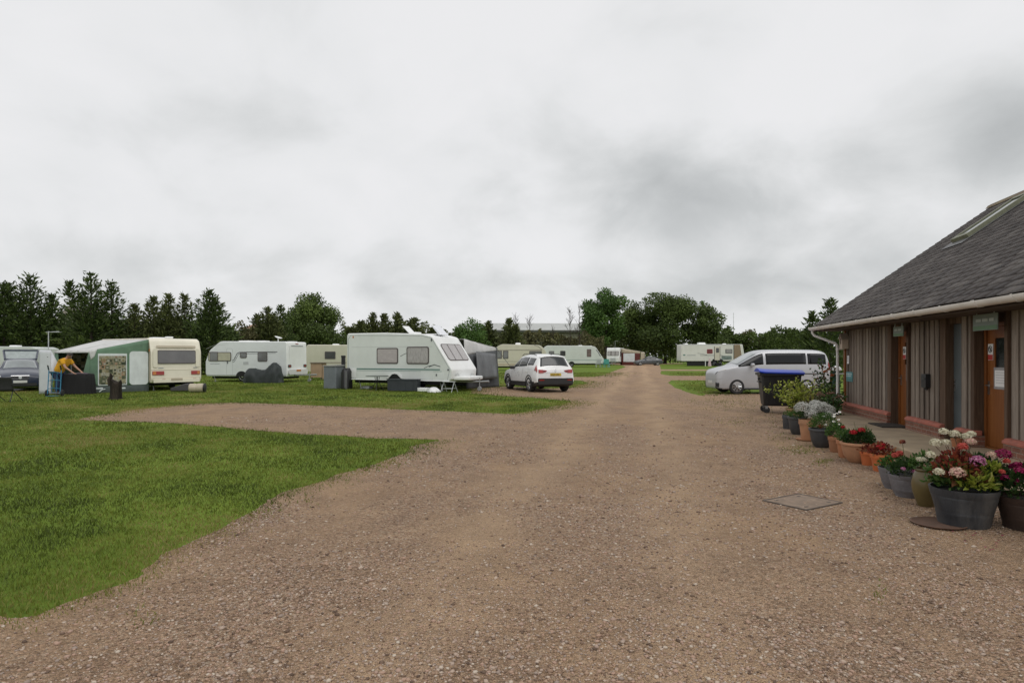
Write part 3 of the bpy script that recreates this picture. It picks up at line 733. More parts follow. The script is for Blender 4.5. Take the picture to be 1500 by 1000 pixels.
def bloom(mat, parent, c, r, n=90, pet=.02, flat=.75, name='flower_head'):
    n = int(n*2.2); pet = pet*.62
    """a rounded head of many small petals"""
    d = sph(n); d[:,2] = np.where(d[:,2] < -.45, -d[:,2], d[:,2])
    p = np.array(c) + d*np.array([r,r,r*flat])*rng.uniform(.72,1.0,n)[:,None]
    k = 4; V = []; F = []; T = []
    for i in range(n):
        nn = d[i] + rng.normal(0,.25,3); nn /= np.linalg.norm(nn); u = np.cross(nn, [.3,.7,.5]); u /= np.linalg.norm(u); v = np.cross(nn, u)
        s = pet*rng.uniform(.7,1.2); o = len(V); t_ = np.clip(rng.normal(.5,.25),0,1); a0 = rng.uniform(0,6)
        V.append(p[i]-nn*s*.25); T.append(t_)
        for j in range(8):
            a = a0 + j*math.pi/4; q = s*(1.0 if j % 2 == 0 else .62)
            V.append(p[i]+u*q*math.cos(a)+v*q*math.sin(a)+nn*(s*.12 if j % 2 == 0 else 0)); T.append(t_)
        for j in range(8): F.append((o, o+1+j, o+1+(j+1) % 8))
    return np_mesh(name, V, F, mat, parent, T)
def daisy(parent, mat, cmat, c, r=.018, tilt=.4, name='flower'):
    n = Vector((random.uniform(-tilt,tilt)-.25, random.uniform(-tilt,tilt)-.5, 1)).normalized(); u = n.orthogonal().normalized(); v = n.cross(u); c = Vector(c)
    b = MB()
    for j in range(9):
        a = j*2*math.pi/9; d = u*math.cos(a)+v*math.sin(a); s = u*(-math.sin(a))+v*math.cos(a)
        b.add([c+d*r*.2-s*r*.12, c+d*r*.2+s*r*.12, c+d*r*.9+s*r*.26+n*r*.15, c+d*r*1.05+n*r*.1, c+d*r*.9-s*r*.26+n*r*.15], [(0,1,2,3,4)], 0)
    b.lathe([(r*.30,-.1*r),(r*.28,.12*r),(r*.12,.22*r)], c, 8, 1, M=n.to_track_quat('Z','Y').to_matrix().to_4x4())
    return b.build(name, [mat, cmat], parent, fix=False)
def pot(kind, parent, mat, r, h, base=.68, n=32):
    b = MB()
    if kind == 'bowl':   prof = [(r*base*.9,0),(r*base,.01),(r*.84,h*.35),(r*.95,h*.72),(r*.98,h*.86),(r*1.06,h*.88),(r*1.08,h*.94),(r*1.05,h),(r*.95,h),(r*.92,h*.86)]
    elif kind == 'urn':  prof = [(r*.55,0),(r*.6,.02),(r*.92,h*.38),(r*1.0,h*.58),(r*.88,h*.82),(r*.72,h*.92),(r*.82,h*.97),(r*.8,h),(r*.7,h),(r*.66,h*.88)]
    elif kind == 'tub':  prof = [(r*base,0),(r*(base+.02),.012),(r*.80,h*.30),(r*.815,h*.32),(r*.815,h*.38),(r*.82,h*.39),(r*.93,h*.74),(r*.94,h*.76),(r*.94,h*.80),(r*.96,h*.82),(r*1.0,h*.97),(r*1.01,h),(r*.95,h),(r*.93,h*.84)]
    else:                prof = [(r*base,0),(r*(base+.02),.008),(r*.90,h*.76),(r*.99,h*.765),(r*1.0,h*.80),(r*1.01,h*.98),(r*.99,h),(r*.90,h),(r*.88,h*.84)]
    b.lathe(prof, (0,0,0), n, wob=.008)
    p_ = b.build('pot', mat, parent, sharp=40)
    s_ = MB(); rr = prof[-1][0]; zz = prof[-1][1]
    s_.lathe([(rr*1.01,zz-.004),(rr*.6,zz+.012),(rr*.05,zz+.016)], (0,0,0), 18); s_.build('soil', M_soil, parent)
    return zz
M_soil = pm('compost', (.022,.015,.010), .95, .4, 30, bump=.5)
def terra(name, c, d=.5): return pm(name, c, .75, .16, 7, bump=.08, dirt=((c[0]*.55, c[1]*.75, c[2]*.8), d))
M_t1 = terra('terracotta', (.40,.165,.075)); M_t2 = terra('terracotta_orange', (.50,.135,.040), .3); M_t3 = terra('terracotta_pale', (.42,.215,.115), .6); M_t4 = terra('terracotta_brown', (.30,.135,.065))
M_lead = pm('leaden_tub', (.040,.045,.052), .6, .25, 5, bump=.15, dirt=((.15,.145,.135), .85), stretch=(1.6,1.6,.35))
M_pdark = pm('dark_grey_pot', (.045,.048,.052), .5, .2, 6, dirt=((.11,.105,.10), .5))
M_stonep = pm('grey_stone_pot', (.17,.165,.175), .8, .25, 9, bump=.25, dirt=((.09,.085,.085), .7))
M_olive = pm('olive_glazed_pot', (.125,.095,.035), .35, .25, 4, dirt=((.07,.05,.025), .6))
M_gdark = leafmat('leaf_dark_green', [(.013,.032,.008),(.026,.058,.014),(.046,.088,.022)], .5)
M_gmid = leafmat('leaf_mid_green', [(.030,.075,.015),(.060,.125,.025),(.105,.18,.045)], .5)
M_glime = leafmat('leaf_yellow_green', [(.10,.15,.015),(.21,.27,.03),(.36,.40,.07),(.45,.45,.14)], .5)
M_gred = leafmat('leaf_red', [(.07,.012,.012),(.15,.025,.020),(.26,.06,.03),(.30,.15,.05)], .5)
M_grose = leafmat('leaf_rust', [(.11,.035,.02),(.20,.09,.035),(.13,.12,.03),(.26,.20,.06)], .5)
M_gsilver = leafmat('petal_silver_white', [(.36,.37,.33),(.50,.50,.46),(.64,.64,.61)], .6)
M_fpink = leafmat('petal_pink', [(.36,.09,.22),(.52,.18,.34),(.64,.36,.48)], .5)
M_fcream = leafmat('petal_cream_pink', [(.52,.40,.28),(.66,.52,.38),(.66,.34,.32),(.74,.64,.50)], .5)
M_fwhite = leafmat('petal_white_cream', [(.48,.46,.30),(.66,.62,.46),(.76,.72,.60)], .5)
M_fred = leafmat('petal_red', [(.30,.006,.012),(.45,.015,.022),(.55,.03,.035)], .45)
M_fmag = leafmat('petal_magenta', [(.16,.005,.040),(.28,.010,.075),(.37,.025,.12)], .45)
M_fcoral = leafmat('petal_coral', [(.45,.06,.045),(.58,.12,.09)], .45)
M_fw = pm('daisy_white', (.78,.78,.75), .6, .05); M_fy = pm('daisy_eye', (.55,.36,.04), .7, .1)
M_stem = pm('plant_stem', (.075,.085,.025), .7, .2); M_twig = pm('twig_brown', (.085,.05,.03), .8, .2)

def at(x, y): X, Y = G(x, y); return (X, Y, .003)
def potplant(name, label, loc, grp='potted plants along the path'):
    return thing(name, label, 'plant pot', loc, random.uniform(0,.2), grp)
# A: the big lead-grey half-barrel tub of hydrangeas
A_ = potplant('planter_tub', 'big lead grey tub overflowing with hydrangeas and red leaves', at(1412,768)); A_.rotation_euler.z = 0
z = pot('tub', A_, M_lead, .285, .35, .72, 48)
foliage('foliage', M_gdark, A_, (.12,.04,.37), (.33,.27,.28), 620, .075, .045, .2)
foliage('foliage', M_gmid, A_, (-.03,.05,.37), (.28,.26,.28), 300, .075, .042, .3)
foliage('foliage', M_glime, A_, (.03,-.14,.37), (.17,.13,.14), 150, .10, .045, .5); foliage('foliage', M_glime, A_, (.14,-.12,.52), (.09,.08,.09), 60, .08, .045, .5)
foliage('foliage', M_gred, A_, (-.08,-.02,.45), (.20,.18,.25), 130, .085, .05, .4, .7); foliage('foliage', M_grose, A_, (-.04,-.08,.42), (.18,.13,.19), 90, .10, .06, .4)
heads = [(.01,-.16,.62,.075,M_fpink),(-.20,-.20,.52,.070,M_fcream),(-.33,-.14,.52,.048,M_fwhite),(-.33,-.02,.66,.045,M_fwhite),(-.23,.06,.76,.055,M_fwhite),(-.16,.02,.77,.040,M_fwhite),(-.02,.10,.84,.050,M_fwhite),(.06,.06,.82,.045,M_fwhite),(.14,.10,.84,.042,M_fwhite),(-.10,.14,.86,.045,M_fwhite),(.05,-.02,.78,.05,M_fcream),(.36,-.02,.66,.075,M_fmag),(.46,-.12,.52,.055,M_fmag),(.40,-.10,.56,.045,M_fmag),(-.05,-.05,.74,.05,M_fcoral),(.22,-.05,.66,.045,M_fcream),(.18,-.24,.54,.025,M_fcoral),(.30,-.14,.62,.03,M_fcoral)]
stems(A_, M_twig, (0,0,.36), [(a,b_,c-.03) for a,b_,c,_,_ in heads])
for a,b_,c,r_,m_ in heads: bloom(m_, A_, (a,b_,c), r_, int(60+900*r_), .017, .8)
o = tag((lambda b: (b.lathe([(.16,0),(.22,.008),(.235,.022),(.22,.026),(.20,.014),(.05,.012)],(0,0,0),28), b.build('pot_saucer', pm('dark_clay', (.11,.060,.038), .85, .25, 8), None, (at(1380,772)[0]+.02,at(1380,772)[1]+.08,.003)))[1])(MB()), 'brown clay saucer half under the big grey tub', 'saucer')
# trailing dark pot at the right edge
o = potplant('planter_tub', 'dark brown tub of magenta flowers at the edge of the photo', at(1508,774)); pot('tub', o, pm('brown_tub', (.050,.030,.022), .8, .3, 8, dirt=((.10,.06,.045), .5)), .27, .30, .72)
foliage('foliage', M_gdark, o, (-.04,0,.32), (.30,.26,.26), 420, .075, .05, .2)
for k in range(5): bloom(M_fmag, o, (random.uniform(-.28,.1), random.uniform(-.25,.05), random.uniform(.42,.62)), .045, 70, .017)
# B: tall olive jar
o = potplant('glazed_jar', 'tall olive brown glazed jar squeezed behind the big grey tub', at(1356,741)); pot('urn', o, M_olive, .135, .40); foliage('foliage', M_gmid, o, (0,0,.40), (.16,.14,.16), 130, .07, .045); 
for k in range(3): bloom(M_fwhite, o, (random.uniform(-.12,.05),random.uniform(-.1,0),random.uniform(.48,.56)), .04, 60, .016)
# C: pair of stone-grey bowls
o = potplant('stone_pot', 'grey stone bowl with pink flowers, next to the olive jar', at(1330,727)); pot('tub', o, M_stonep, .20, .25, .62); foliage('foliage', M_gdark, o, (0,.02,.25), (.20,.18,.17), 260, .055, .035)
stems(o, M_stem, (-.02,.02,.2), [(-.03,.05,.60)]); bloom(M_gred, o, (-.03,.05,.61), .035, 40, .018)
for a in ((-.12,-.10,.33),(-.02,-.14,.31)): bloom(M_fpink, o, a, .026, 40, .013)
o = potplant('stone_pot', 'weathered grey stone bowl with coral flowers, next to small orange pots', at(1312,715)); pot('tub', o, M_stonep, .19, .25, .62); foliage('foliage', M_gmid, o, (0,.02,.25), (.19,.17,.15), 240, .05, .032)
for a in ((-.04,-.05,.40),(.04,-.02,.42)): bloom(M_fcoral, o, a, .045, 60, .018)
# D: two small orange pots of red foliage
for (x, y, r_, h_, lab) in ((1292,690,.150,.24,'small orange terracotta pot crowded with dark red leaves'),(1271,681,.105,.20,'smallest orange terracotta pot with a few red leaves')):
    o = potplant('terracotta_pot', lab, at(x,y)); pot('pot', o, M_t2, r_, h_, .70)
    foliage('foliage', M_gred, o, (.0,0,h_), (r_*1.2,r_*1.1,r_*.95), 190 if r_ > .12 else 60, .06, .045, .3)
    if r_ > .12:
        for k in range(4): bloom(M_fred, o, (random.uniform(-.12,.12), random.uniform(-.12,.0), h_+random.uniform(.06,.14)), .030, 40, .016)
# E,F,G: terracotta bowl with geranium and its neighbours
o = potplant('terracotta_bowl', 'wide pale terracotta bowl with red geraniums', at(1257,677)); pot('bowl', o, M_t3, .235, .30, .55)
foliage('foliage', M_gdark, o, (.02,.02,.29), (.25,.22,.19), 420, .05, .045, .5); foliage('foliage', M_gmid, o, (.12,.05,.31), (.15,.14,.20), 200, .09, .012, .9)
for a in ((-.17,-.12,.46),(-.02,-.10,.49)): bloom(M_fred, o, a, .055, 70, .02)
stems(o, M_stem, (0,0,.25), [(-.17,-.12,.44),(-.02,-.10,.47),(-.03,.05,.60)])
o = potplant('terracotta_pot', 'terracotta pot tucked behind the wide pale bowl', at(1240,670)); pot('pot', o, M_t1, .15, .28, .72); foliage('foliage', M_gmid, o, (0,0,.28), (.17,.15,.16), 200, .05, .03)
o = potplant('terracotta_pot', 'mossy brown terracotta pot beside the round charcoal pot', at(1225,662)); pot('pot', o, M_t4, .13, .26, .74); foliage('foliage', M_gmid, o, (0,0,.27), (.17,.16,.20), 220, .06, .03)
bloom(M_fred, o, (.07,-.08,.42), .035, 50, .018)
# H: round charcoal pot with daisies
o = potplant('charcoal_pot', 'round charcoal grey pot with trailing white daisies', at(1203,655)); pot('bowl', o, M_pdark, .195, .33, .62)
foliage('foliage', M_gmid, o, (.05,-.02,.34), (.27,.24,.26), 620, .065, .018, .4); foliage('foliage', M_gdark, o, (.20,-.1,.22), (.15,.15,.22), 260, .06, .018, .0)
bloom(M_gred, o, (-.08,-.10,.37), .05, 40, .025, name='red_leaves')
for k in range(13): daisy(o, M_fw, M_fy, (random.uniform(-.12,.30), random.uniform(-.27,-.05), random.uniform(.28,.62)), .024)
# I: terracotta with the cloud of silvery white flowers
o = potplant('terracotta_pot', 'tall terracotta pot under a cloud of tiny silver white flowers', at(1183,645)); pot('pot', o, M_t3, .16, .40, .66)
foliage('foliage', M_gdark, o, (.10,0,.40), (.34,.26,.20), 420, .06, .02, .6)
for a, r_ in (((-.10,-.02,.60),.17),((.10,-.05,.58),.15),((.28,0,.60),.17),((.42,.03,.56),.14),((.0,-.12,.50),.13),((.36,-.1,.48),.12),((.18,.05,.66),.13)): bloom(M_gsilver, o, a, r_, 230, .022, .8)
b = MB(); b.lathe([(.12,0),(.20,.012),(.215,.04),(.20,.04),(.06,.02)], (0,0,-.002), 24); b.build('saucer', M_t3, o)
# J,K: dark pots
o = potplant('charcoal_pot', 'charcoal pot beside the tall terracotta pot', at(1168,636)); pot('bowl', o, M_pdark, .175, .36, .64); foliage('foliage', M_gmid, o, (0,0,.36), (.19,.17,.15), 220, .06, .025)
o = potplant('charcoal_pot', 'small dark pot leaning at the far end of the row', at(1154,628)); pot('pot', o, M_pdark, .12, .30, .78); foliage('foliage', M_gmid, o, (0,0,.30), (.10,.10,.08), 70, .05, .02)
# L: tan trough with the yellow-green shrub
o = potplant('tan_pot', 'tan pot with a spreading yellow green shrub', at(1168,620)); pot('bowl', o, pm('tan_clay', (.27,.17,.085), .85, .2, 8, dirt=((.12,.09,.04), .6)), .25, .36, .74)
tips = [(random.gauss(0,.30), random.gauss(0,.2), random.uniform(.6,1.05)) for _ in range(22)]
stems(o, M_stem, (0,0,.3), tips, .005)
pts = np.concatenate([np.array([0,0,.3])+(np.array(tp)-np.array([0,0,.3]))*q[:,None] + rng.normal(0,.035,(len(q),3)) for tp in tips for q in [rng.uniform(.4,1.05,34)]])
V, F, T = leaf_quads(pts, rng.normal(0,.7,(len(pts),3))+np.array([0,0,.35]), .075*rng.uniform(.6,1.2,len(pts)), .045, np.clip(rng.normal(.55,.25,len(pts)),0,1)); np_mesh('foliage', V, F, M_glime, o, T)
# plants by the corner
def bush(name, label, loc, tips, mats, ln, wd, per=26, cat='shrub', spread=.05, group=None, q0=.25):
    o = thing(name, label, cat, loc, 0, group); stems(o, M_twig, (0,0,0), tips, .007)
    for m_, frac in mats:
        sel = [tp for tp in tips if random.random() < frac] or tips
        pts = np.concatenate([np.array(tp)*q[:,None] + rng.normal(0,spread,(len(q),3)) for tp in sel for q in [rng.uniform(q0,1.05,per)]])
        pts[:,2] = np.maximum(pts[:,2], .02)
        V, F, T = leaf_quads(pts, rng.normal(0,.7,(len(pts),3))+np.array([0,0,.3]), ln*rng.uniform(.6,1.3,len(pts)), wd, np.clip(rng.normal(.5,.25,len(pts)),0,1)); np_mesh('foliage', V, F, m_, o, T)
    return o
def tipset(n, sx_, sy_, z0, z1): return [(random.gauss(0,sx_), random.gauss(0,sy_), random.uniform(z0,z1)) for _ in range(n)]
X, Y = GX(1212,18.4), 18.4
o = bush('climbing_shrub', 'tall rusty leaved shrub with orange bloom beside the building corner', (X,Y,0), tipset(9,.17,.2,.8,1.5), ((M_grose,.55),(M_gmid,.7),(M_gdark,.6)), .10, .06, 30)
for q_ in ((-.1,-.1,1.15),(.05,-.15,1.05),(.0,-.1,1.22)): bloom(leafmat('petal_orange', [(.42,.10,.03),(.50,.17,.06)], .5), o, q_, .06, 40, .03)
bush('feathery_plant', 'pale feathery plant growing behind the white flowers', (GX(1183,16.6),16.6,0), tipset(26,.22,.18,.5,.85), ((leafmat('pale_straw', [(.20,.20,.09),(.32,.29,.16)], .6),1.0),), .09, .012, 34, 'plant', .03)
bush('leafy_shrub', 'low green shrub below the downpipe', (GX(1213,16.4),16.2,0), tipset(18,.20,.15,.3,.62), ((M_gdark,.8),(M_gmid,.8)), .08, .05, 30)
bush('flowering_shrub', 'greenish shrub growing between wheelie bin and building', (GX(1192,17.8),17.9,0), tipset(24,.40,.2,.45,.95), ((M_gmid,.8),(M_glime,.4)), .09, .05, 30)
o = bush('pink_sedum', 'dusty pink sedum clump behind the white flowers', (GX(1204,16.9),16.9,0), tipset(16,.28,.15,.45,.66), ((M_gmid,.7),), .07, .04, 24, 'plant')
for k in range(12): bloom(leafmat('petal_dusty', [(.32,.16,.12),(.42,.25,.20)], .6), o, (random.gauss(0,.26), random.gauss(0,.1), random.uniform(.52,.66)), .06, 40, .022, .5)
# little pot of plants standing on the path behind the tub
o = potplant('terracotta_pot', 'little terracotta pot standing on the path beside the nearer brown door', bw(6.85,-.22,SLAB)); pot('pot', o, M_t1, .085, .15, .72); foliage('foliage', M_gdark, o, (0,0,.15), (.10,.10,.09), 90, .05, .03)
# fallen petals
V, F, T = [], [], []
for k in range(26):
    X, Y = random.choice([(1424,793),(1490,790),(1395,785),(1452,800)]); X, Y = G(X+random.gauss(0,9), Y+random.gauss(0,5)); s = random.uniform(.008,.02); a = random.uniform(0,6); o_ = len(V)
    V += [(X+s*math.cos(a+q*1.57)*(1 if q % 2 else .6), Y+s*math.sin(a+q*1.57)*(1 if q % 2 else .6), .016+random.uniform(0,.006)) for q in range(4)]; F.append((o_,o_+1,o_+2,o_+3)); T += [random.random()]*4
tag(np_mesh('petals', V, F, M_fmag, attr=T), 'fallen magenta petals on the gravel', 'petals', kind='stuff')
# ---- caravans ---------------------------------------------------------------------------
def cpaint(name, c, d=.28): return pm(name, c, .38, .05, 1.2, coat=.15, dirt=((c[0]*.62, c[1]*.64, c[2]*.58), d))
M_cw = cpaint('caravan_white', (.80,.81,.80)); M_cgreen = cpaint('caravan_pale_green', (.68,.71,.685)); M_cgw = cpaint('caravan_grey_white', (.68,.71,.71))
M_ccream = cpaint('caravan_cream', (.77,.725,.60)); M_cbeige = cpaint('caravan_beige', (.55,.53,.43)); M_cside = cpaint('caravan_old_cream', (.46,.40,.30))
M_rub = pm('rubber_black', (.020,.020,.021), .7, .2); M_under = pm('underbody', (.014,.014,.014), .9, .2)
M_tyre = pm('tyre_rubber', (.022,.022,.022), .85, .2, 20); M_alu = pm('alloy_rim', (.52,.53,.54), .3, .08, 6, metal=.85); M_galv = pm('galvanised', (.33,.34,.34), .5, .15, 8, metal=.6)
M_winf = pm('window_rubber', (.10,.085,.08), .5, .2); M_blind = pm('blind_behind_acrylic', (.40,.36,.35), .25, .08, 2.5, coat=.6, stretch=(1,1,3)); M_winc = pm('net_curtain', (.36,.34,.33), .2, .28, 5, coat=.6, stretch=(6,6,1))
M_wing = pm('grey_acrylic', (.15,.155,.155), .12, .25, 1.6, coat=.5); M_wind = pm('smoked_acrylic', (.05,.052,.052), .1, .3, 1.5, coat=.5)
M_teals = pm('teal_stripe', (.085,.19,.165), .4, .1); M_graph = pm('dark_graphic', (.06,.07,.075), .4, .2); M_greyd = pm('grey_decal', (.30,.32,.33), .5, .1); M_greyl = pm('pale_decal', (.44,.46,.46), .5, .1)
M_red_l = pm('red_lens', (.32,.022,.018), .2, .1, coat=.5); M_amb = pm('amber_lens', (.50,.17,.03), .2, .1, coat=.5); M_clear = pm('clear_lens', (.62,.63,.62), .1, .05, coat=.6)
UX, UZ, UY = (1,0,0), (0,0,1), (0,1,0)
def win(par, o, u, v, w, h, r=.06, fm=None, pn=None, bd=.045, name='window'):
    b = MB(); b.plate(o, u, v, w, h, .022, r, 0, 4); f = b.build(name, fm or M_winf, par)
    b = MB(); b.plate(o, u, v, w-2*bd, h-2*bd, .028, max(r-bd*.6,.01)); b.build('pane', pn or M_wing, f)
    return f
def plate(par, name, mat, o, u, v, w, h, t=.012, r=0.0):
    b = MB(); b.plate(o, u, v, w, h, t, r); return b.build(name, mat, par)
def wheel(par, x, y, r=.31, wd=.18, out=-1, rim=None, z=None, spokes=0):
    """tyre is the part, rim its sub-part; axle along local y, outer face towards out*y"""
    b = MB(); z = r if z is None else z
    MY = Matrix.Rotation(R(90)*out*-1, 4, 'X')
    pr = [(r*.62,-wd/2),(r*.90,-wd/2),(r*.98,-wd*.36),(r,-wd*.15),(r,wd*.15),(r*.98,wd*.36),(r*.90,wd/2),(r*.66,wd/2),(r*.62,wd*.42)]
    b.lathe(pr, (x,y,z), 28, M=MY); t_ = b.build('wheel', M_tyre, par)
    b = MB()
    if spokes:
        b.lathe([(r*.655,wd*.30),(r*.655,wd*.46),(r*.60,wd*.47),(r*.58,wd*.30)], (x,y,z), 28, M=MY)
        b.lathe([(r*.16,wd*.28),(r*.16,wd*.46),(r*.12,wd*.50)], (x,y,z), 14, M=MY)
        T = Matrix.Translation((x,y,z)) @ MY
        for k in range(spokes):
            a = 2*math.pi*k/spokes
            for da in (-.13,.13):
                p0 = Vector((r*.12*math.cos(a), r*.12*math.sin(a), wd*.43)); p1 = Vector((r*.62*math.cos(a+da), r*.62*math.sin(a+da), wd*.40))
                b.tube([T @ p0, T @ p1], r*.045, 5)
    else:
        b.lathe([(r*.655,wd*.30),(r*.655,wd*.47),(r*.58,wd*.48),(r*.52,wd*.36),(r*.25,wd*.38),(r*.2,wd*.5),(r*.08,wd*.52)], (x,y,z), 24, M=MY)
    b.build('rim', rim or M_alu, t_)
    return t_
def caravan(label, loc, rz, prof, rads, W, m_end, m_side, name='caravan', group='touring caravans on the pitches', bevel=.05, wheels=(), wr=.31):
    o = thing(name, label, 'caravan', loc, rz, group)
    pts = round_poly([(x,z) for x,z in prof], rads)
    b = MB(); b.extrude([(x,0,z) for x, z in pts], (0,W,0), 0, 1); b.build('body', [m_end, m_side], o, bevel=bevel, seg=3, ang=50)
    xs = [p[0] for p in prof]; z0 = min(p[1] for p in prof)
    b = MB(); b.bx(min(xs)+.35, max(xs)-.45, .18, W-.18, z0-.14, z0+.03); b.build('chassis', M_under, o)
    for x in wheels:
        wheel(o, x, .16, wr, .18, -1); wheel(o, x, W-.16, wr, .18, 1)
        b = MB(); pp = [(x+ (wr+.07)*math.cos(R(a)), -.006, z0+.005+(wr*1.0)*math.sin(R(a))) for a in range(0,181,15)]
        b.extrude(pp, (0,.012,0)); b.build('wheel_arch', M_under, o)
    return o
def drawbar(par, x, W, d=1, z=.43):
    b = MB(); yc = W/2
    b.tube([(x-.3*d,yc-.45,z),(x+1.05*d,yc,z)], .04, 6); b.tube([(x-.3*d,yc+.45,z),(x+1.05*d,yc,z)], .04, 6); b.tube([(x+1.0*d,yc,z),(x+1.35*d,yc,z+.02)], .05, 8); b.build('drawbar', M_galv, par)
    b = MB(); b.tube([(x+.92*d,yc-.1,.62),(x+.92*d,yc-.1,.12)], .026, 8); b.lathe([(.03,-.04),(.10,-.04),(.11,0),(.10,.04),(.03,.04)], (x+.92*d,yc-.1,.11), 14, M=Matrix.Rotation(R(90),4,'X')); b.build('jockey_wheel', M_galv, par)
def steady(par, x, y, z=.42):
    b = MB(); b.tube([(x,y,z),(x+.12,y,.03)], .025, 6); b.box((x+.12,y,.015),(.16,.12,.03)); b.build('corner_steady', M_galv, par)
def stripe(par, mat, pts, h=.03, y=-.004, name='stripe'):
    """flat vinyl line along the near side; pts are (x,z)"""
    b = MB()
    for (xa, za), (xb, zb) in zip(pts[:-1], pts[1:]):
        d = Vector((xb-xa, 0, zb-za)); L_ = d.length + h*.3; d.normalize(); nrm = Vector((0,-1,0)).cross(d)
        c = Vector(((xa+xb)/2, y+.006, (za+zb)/2))
        b.plate(c, d, Vector((0,0,1)) if abs(d.z) < .01 else d.cross(Vector((0,-1,0)))*-1, L_, h, .007)
    return b.build(name, mat, par)
def roof_vent(par, x, y, z, w=.45, d=.5, h=.10, mat=None, name='roof_vent'):
    b = MB(); b.extrude([(x-w/2,y-d/2,z),(x+w/2,y-d/2,z),(x+w*.42,y-d*.42,z+h),(x-w*.42,y-d*.42,z+h)], (0,d,0)); return b.build(name, mat or M_cw, par, bevel=.03)

# big pale green caravan in the middle
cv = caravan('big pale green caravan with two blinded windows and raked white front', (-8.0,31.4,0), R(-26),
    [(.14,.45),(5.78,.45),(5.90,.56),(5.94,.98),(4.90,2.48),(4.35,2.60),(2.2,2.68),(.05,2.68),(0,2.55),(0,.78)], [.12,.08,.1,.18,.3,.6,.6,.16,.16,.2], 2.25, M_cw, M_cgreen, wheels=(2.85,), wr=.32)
CV4 = cv
win(cv, (2.42,0,1.60), UX, UZ, 1.22, .74, .09, pn=M_blind, bd=.055); win(cv, (4.12,0,1.62), UX, UZ, 1.22, .80, .10, pn=M_winc, bd=.055)
vs = Vector((4.90-5.94,0,2.48-.98)).normalized(); fo = Vector((5.94,0,.98)).lerp(Vector((4.90,0,2.48)), .52); fw = win(cv, fo+Vector((0,1.125,0)), UY, vs, 1.80, .92, .16, fm=M_winf, pn=M_winc, bd=.04, name='front_window')
nn = Vector(UY).cross(vs)
for dy in (-.33,.33):
    b = MB(); b.plate(fo+Vector((0,1.125+dy,0))+nn*.022, UY, vs, .05, .88, .012, .01); b.build('mullion', M_winf, fw)
stripe(cv, M_teals, [(.62,.98),(5.3,.98)], .055); stripe(cv, M_teals, [(.62,.90),(5.4,.90)], .016)
stripe(cv, M_graph, [(4.46,1.04),(4.7,1.14),(4.95,1.18)], .025, name='swoosh'); stripe(cv, M_graph, [(4.72,1.10),(5.0,1.20),(5.32,1.12)], .035, name='swoosh'); stripe(cv, M_graph, [(3.15,1.58),(3.42,1.70),(3.72,1.74)], .022, name='swoosh'); stripe(cv, M_graph, [(3.50,1.72),(3.74,1.76),(3.60,1.84)], .02, name='swoosh')
for x, z, w_, h_ in ((4.62,.72,.72,.36),(5.35,.70,.30,.30)): plate(cv, 'locker_door', cpaint('locker_pale', (.69,.72,.70)), (x,0,z), UX, UZ, w_, h_, .010, .05)
plate(cv, 'vent_panel', M_cw, (.38,0,.78), UX, UZ, .34, .44, .012, .03); plate(cv, 'grab_handle', M_graph, (.10,0,.98), UX, UZ, .10, .04, .03, .01); plate(cv, 'marker_light', M_amb, (.40,0,2.50), UX, UZ, .06, .10, .02, .02); plate(cv, 'marker_light', M_graph, (4.86,0,2.32), UX, UZ, .05, .14, .02, .02); plate(cv, 'door_lock', M_graph, (5.12,0,.74), UX, UZ, .05, .10, .015, .01); plate(cv, 'corner_cover', M_graph, (5.74,0,.98), UX, UZ, .07,.07,.02,.02)
stripe(cv, M_greyd, [(.10,.62),(.10,2.40),(.24,2.585),(4.3,2.52),(4.86,2.40),(5.82,1.0),(5.7,.53)], .018, name='trim_strip'); stripe(cv, M_greyl, [(.3,2.02),(4.9,2.02)], .010, name='seam')
b = MB(); b.tube([(.12,-.012,.47),(5.80,-.012,.47)], .02, 6); b.build('skirt_rail', M_cw, cv)
b = MB(); b.extrude([(2.42,-.01,.56),(2.46,-.01,.68),(2.62,-.01,.80),(2.85,-.01,.84),(3.08,-.01,.80),(3.24,-.01,.68),(3.28,-.01,.56),(3.2,-.01,.56),(3.0,-.01,.74),(2.85,-.01,.77),(2.7,-.01,.74),(2.5,-.01,.56)], (0,-.03,0)); b.build('arch_trim', M_cw, cv)
roof_vent(cv, 3.2,1.1,2.63); b = MB(); b.extrude([(3.0,.85,2.70),(3.02,.85,2.72),(2.68,.85,3.03),(2.66,.85,3.01)], (0,.5,0)); b.build('open_hatch', M_cw, cv)
roof_vent(cv, 4.3,1.1,2.57,.7,.7,.06); b = MB(); b.extrude([(4.36,.75,3.00),(4.40,.75,3.02),(4.86,.75,2.58),(4.82,.75,2.56)], (0,.7,0)); b.tube([(4.80,.73,2.56),(4.38,.73,3.02),(4.38,1.47,3.02)], .018, 6); b.build('open_rooflight', pm('pale_rooflight', (.74,.76,.80), .2, .05, coat=.5), cv)
drawbar(cv, 5.85, 2.25); steady(cv, .6,.2); steady(cv, 5.2,.2)
b = MB(); b.extrude([(5.70,.18,.50),(6.55,.50,.50),(6.55,1.75,.50),(5.70,2.07,.50)], (0,0,.18)); b.build('gas_locker', M_cw, cv, bevel=.05)
plate(cv, 'headlight_panel', M_clear, (5.955,.45,.72), UY, UZ, .28, .12, .012, .04); plate(cv, 'headlight_panel', M_clear, (5.955,1.80,.72), UY, UZ, .28, .12, .012, .04)
b = MB(); b.tube([(5.98,.35,.84),(6.03,.35,.86),(6.03,.65,.86),(5.98,.65,.84)], .015, 6); b.build('grab_handle', M_cw, cv)

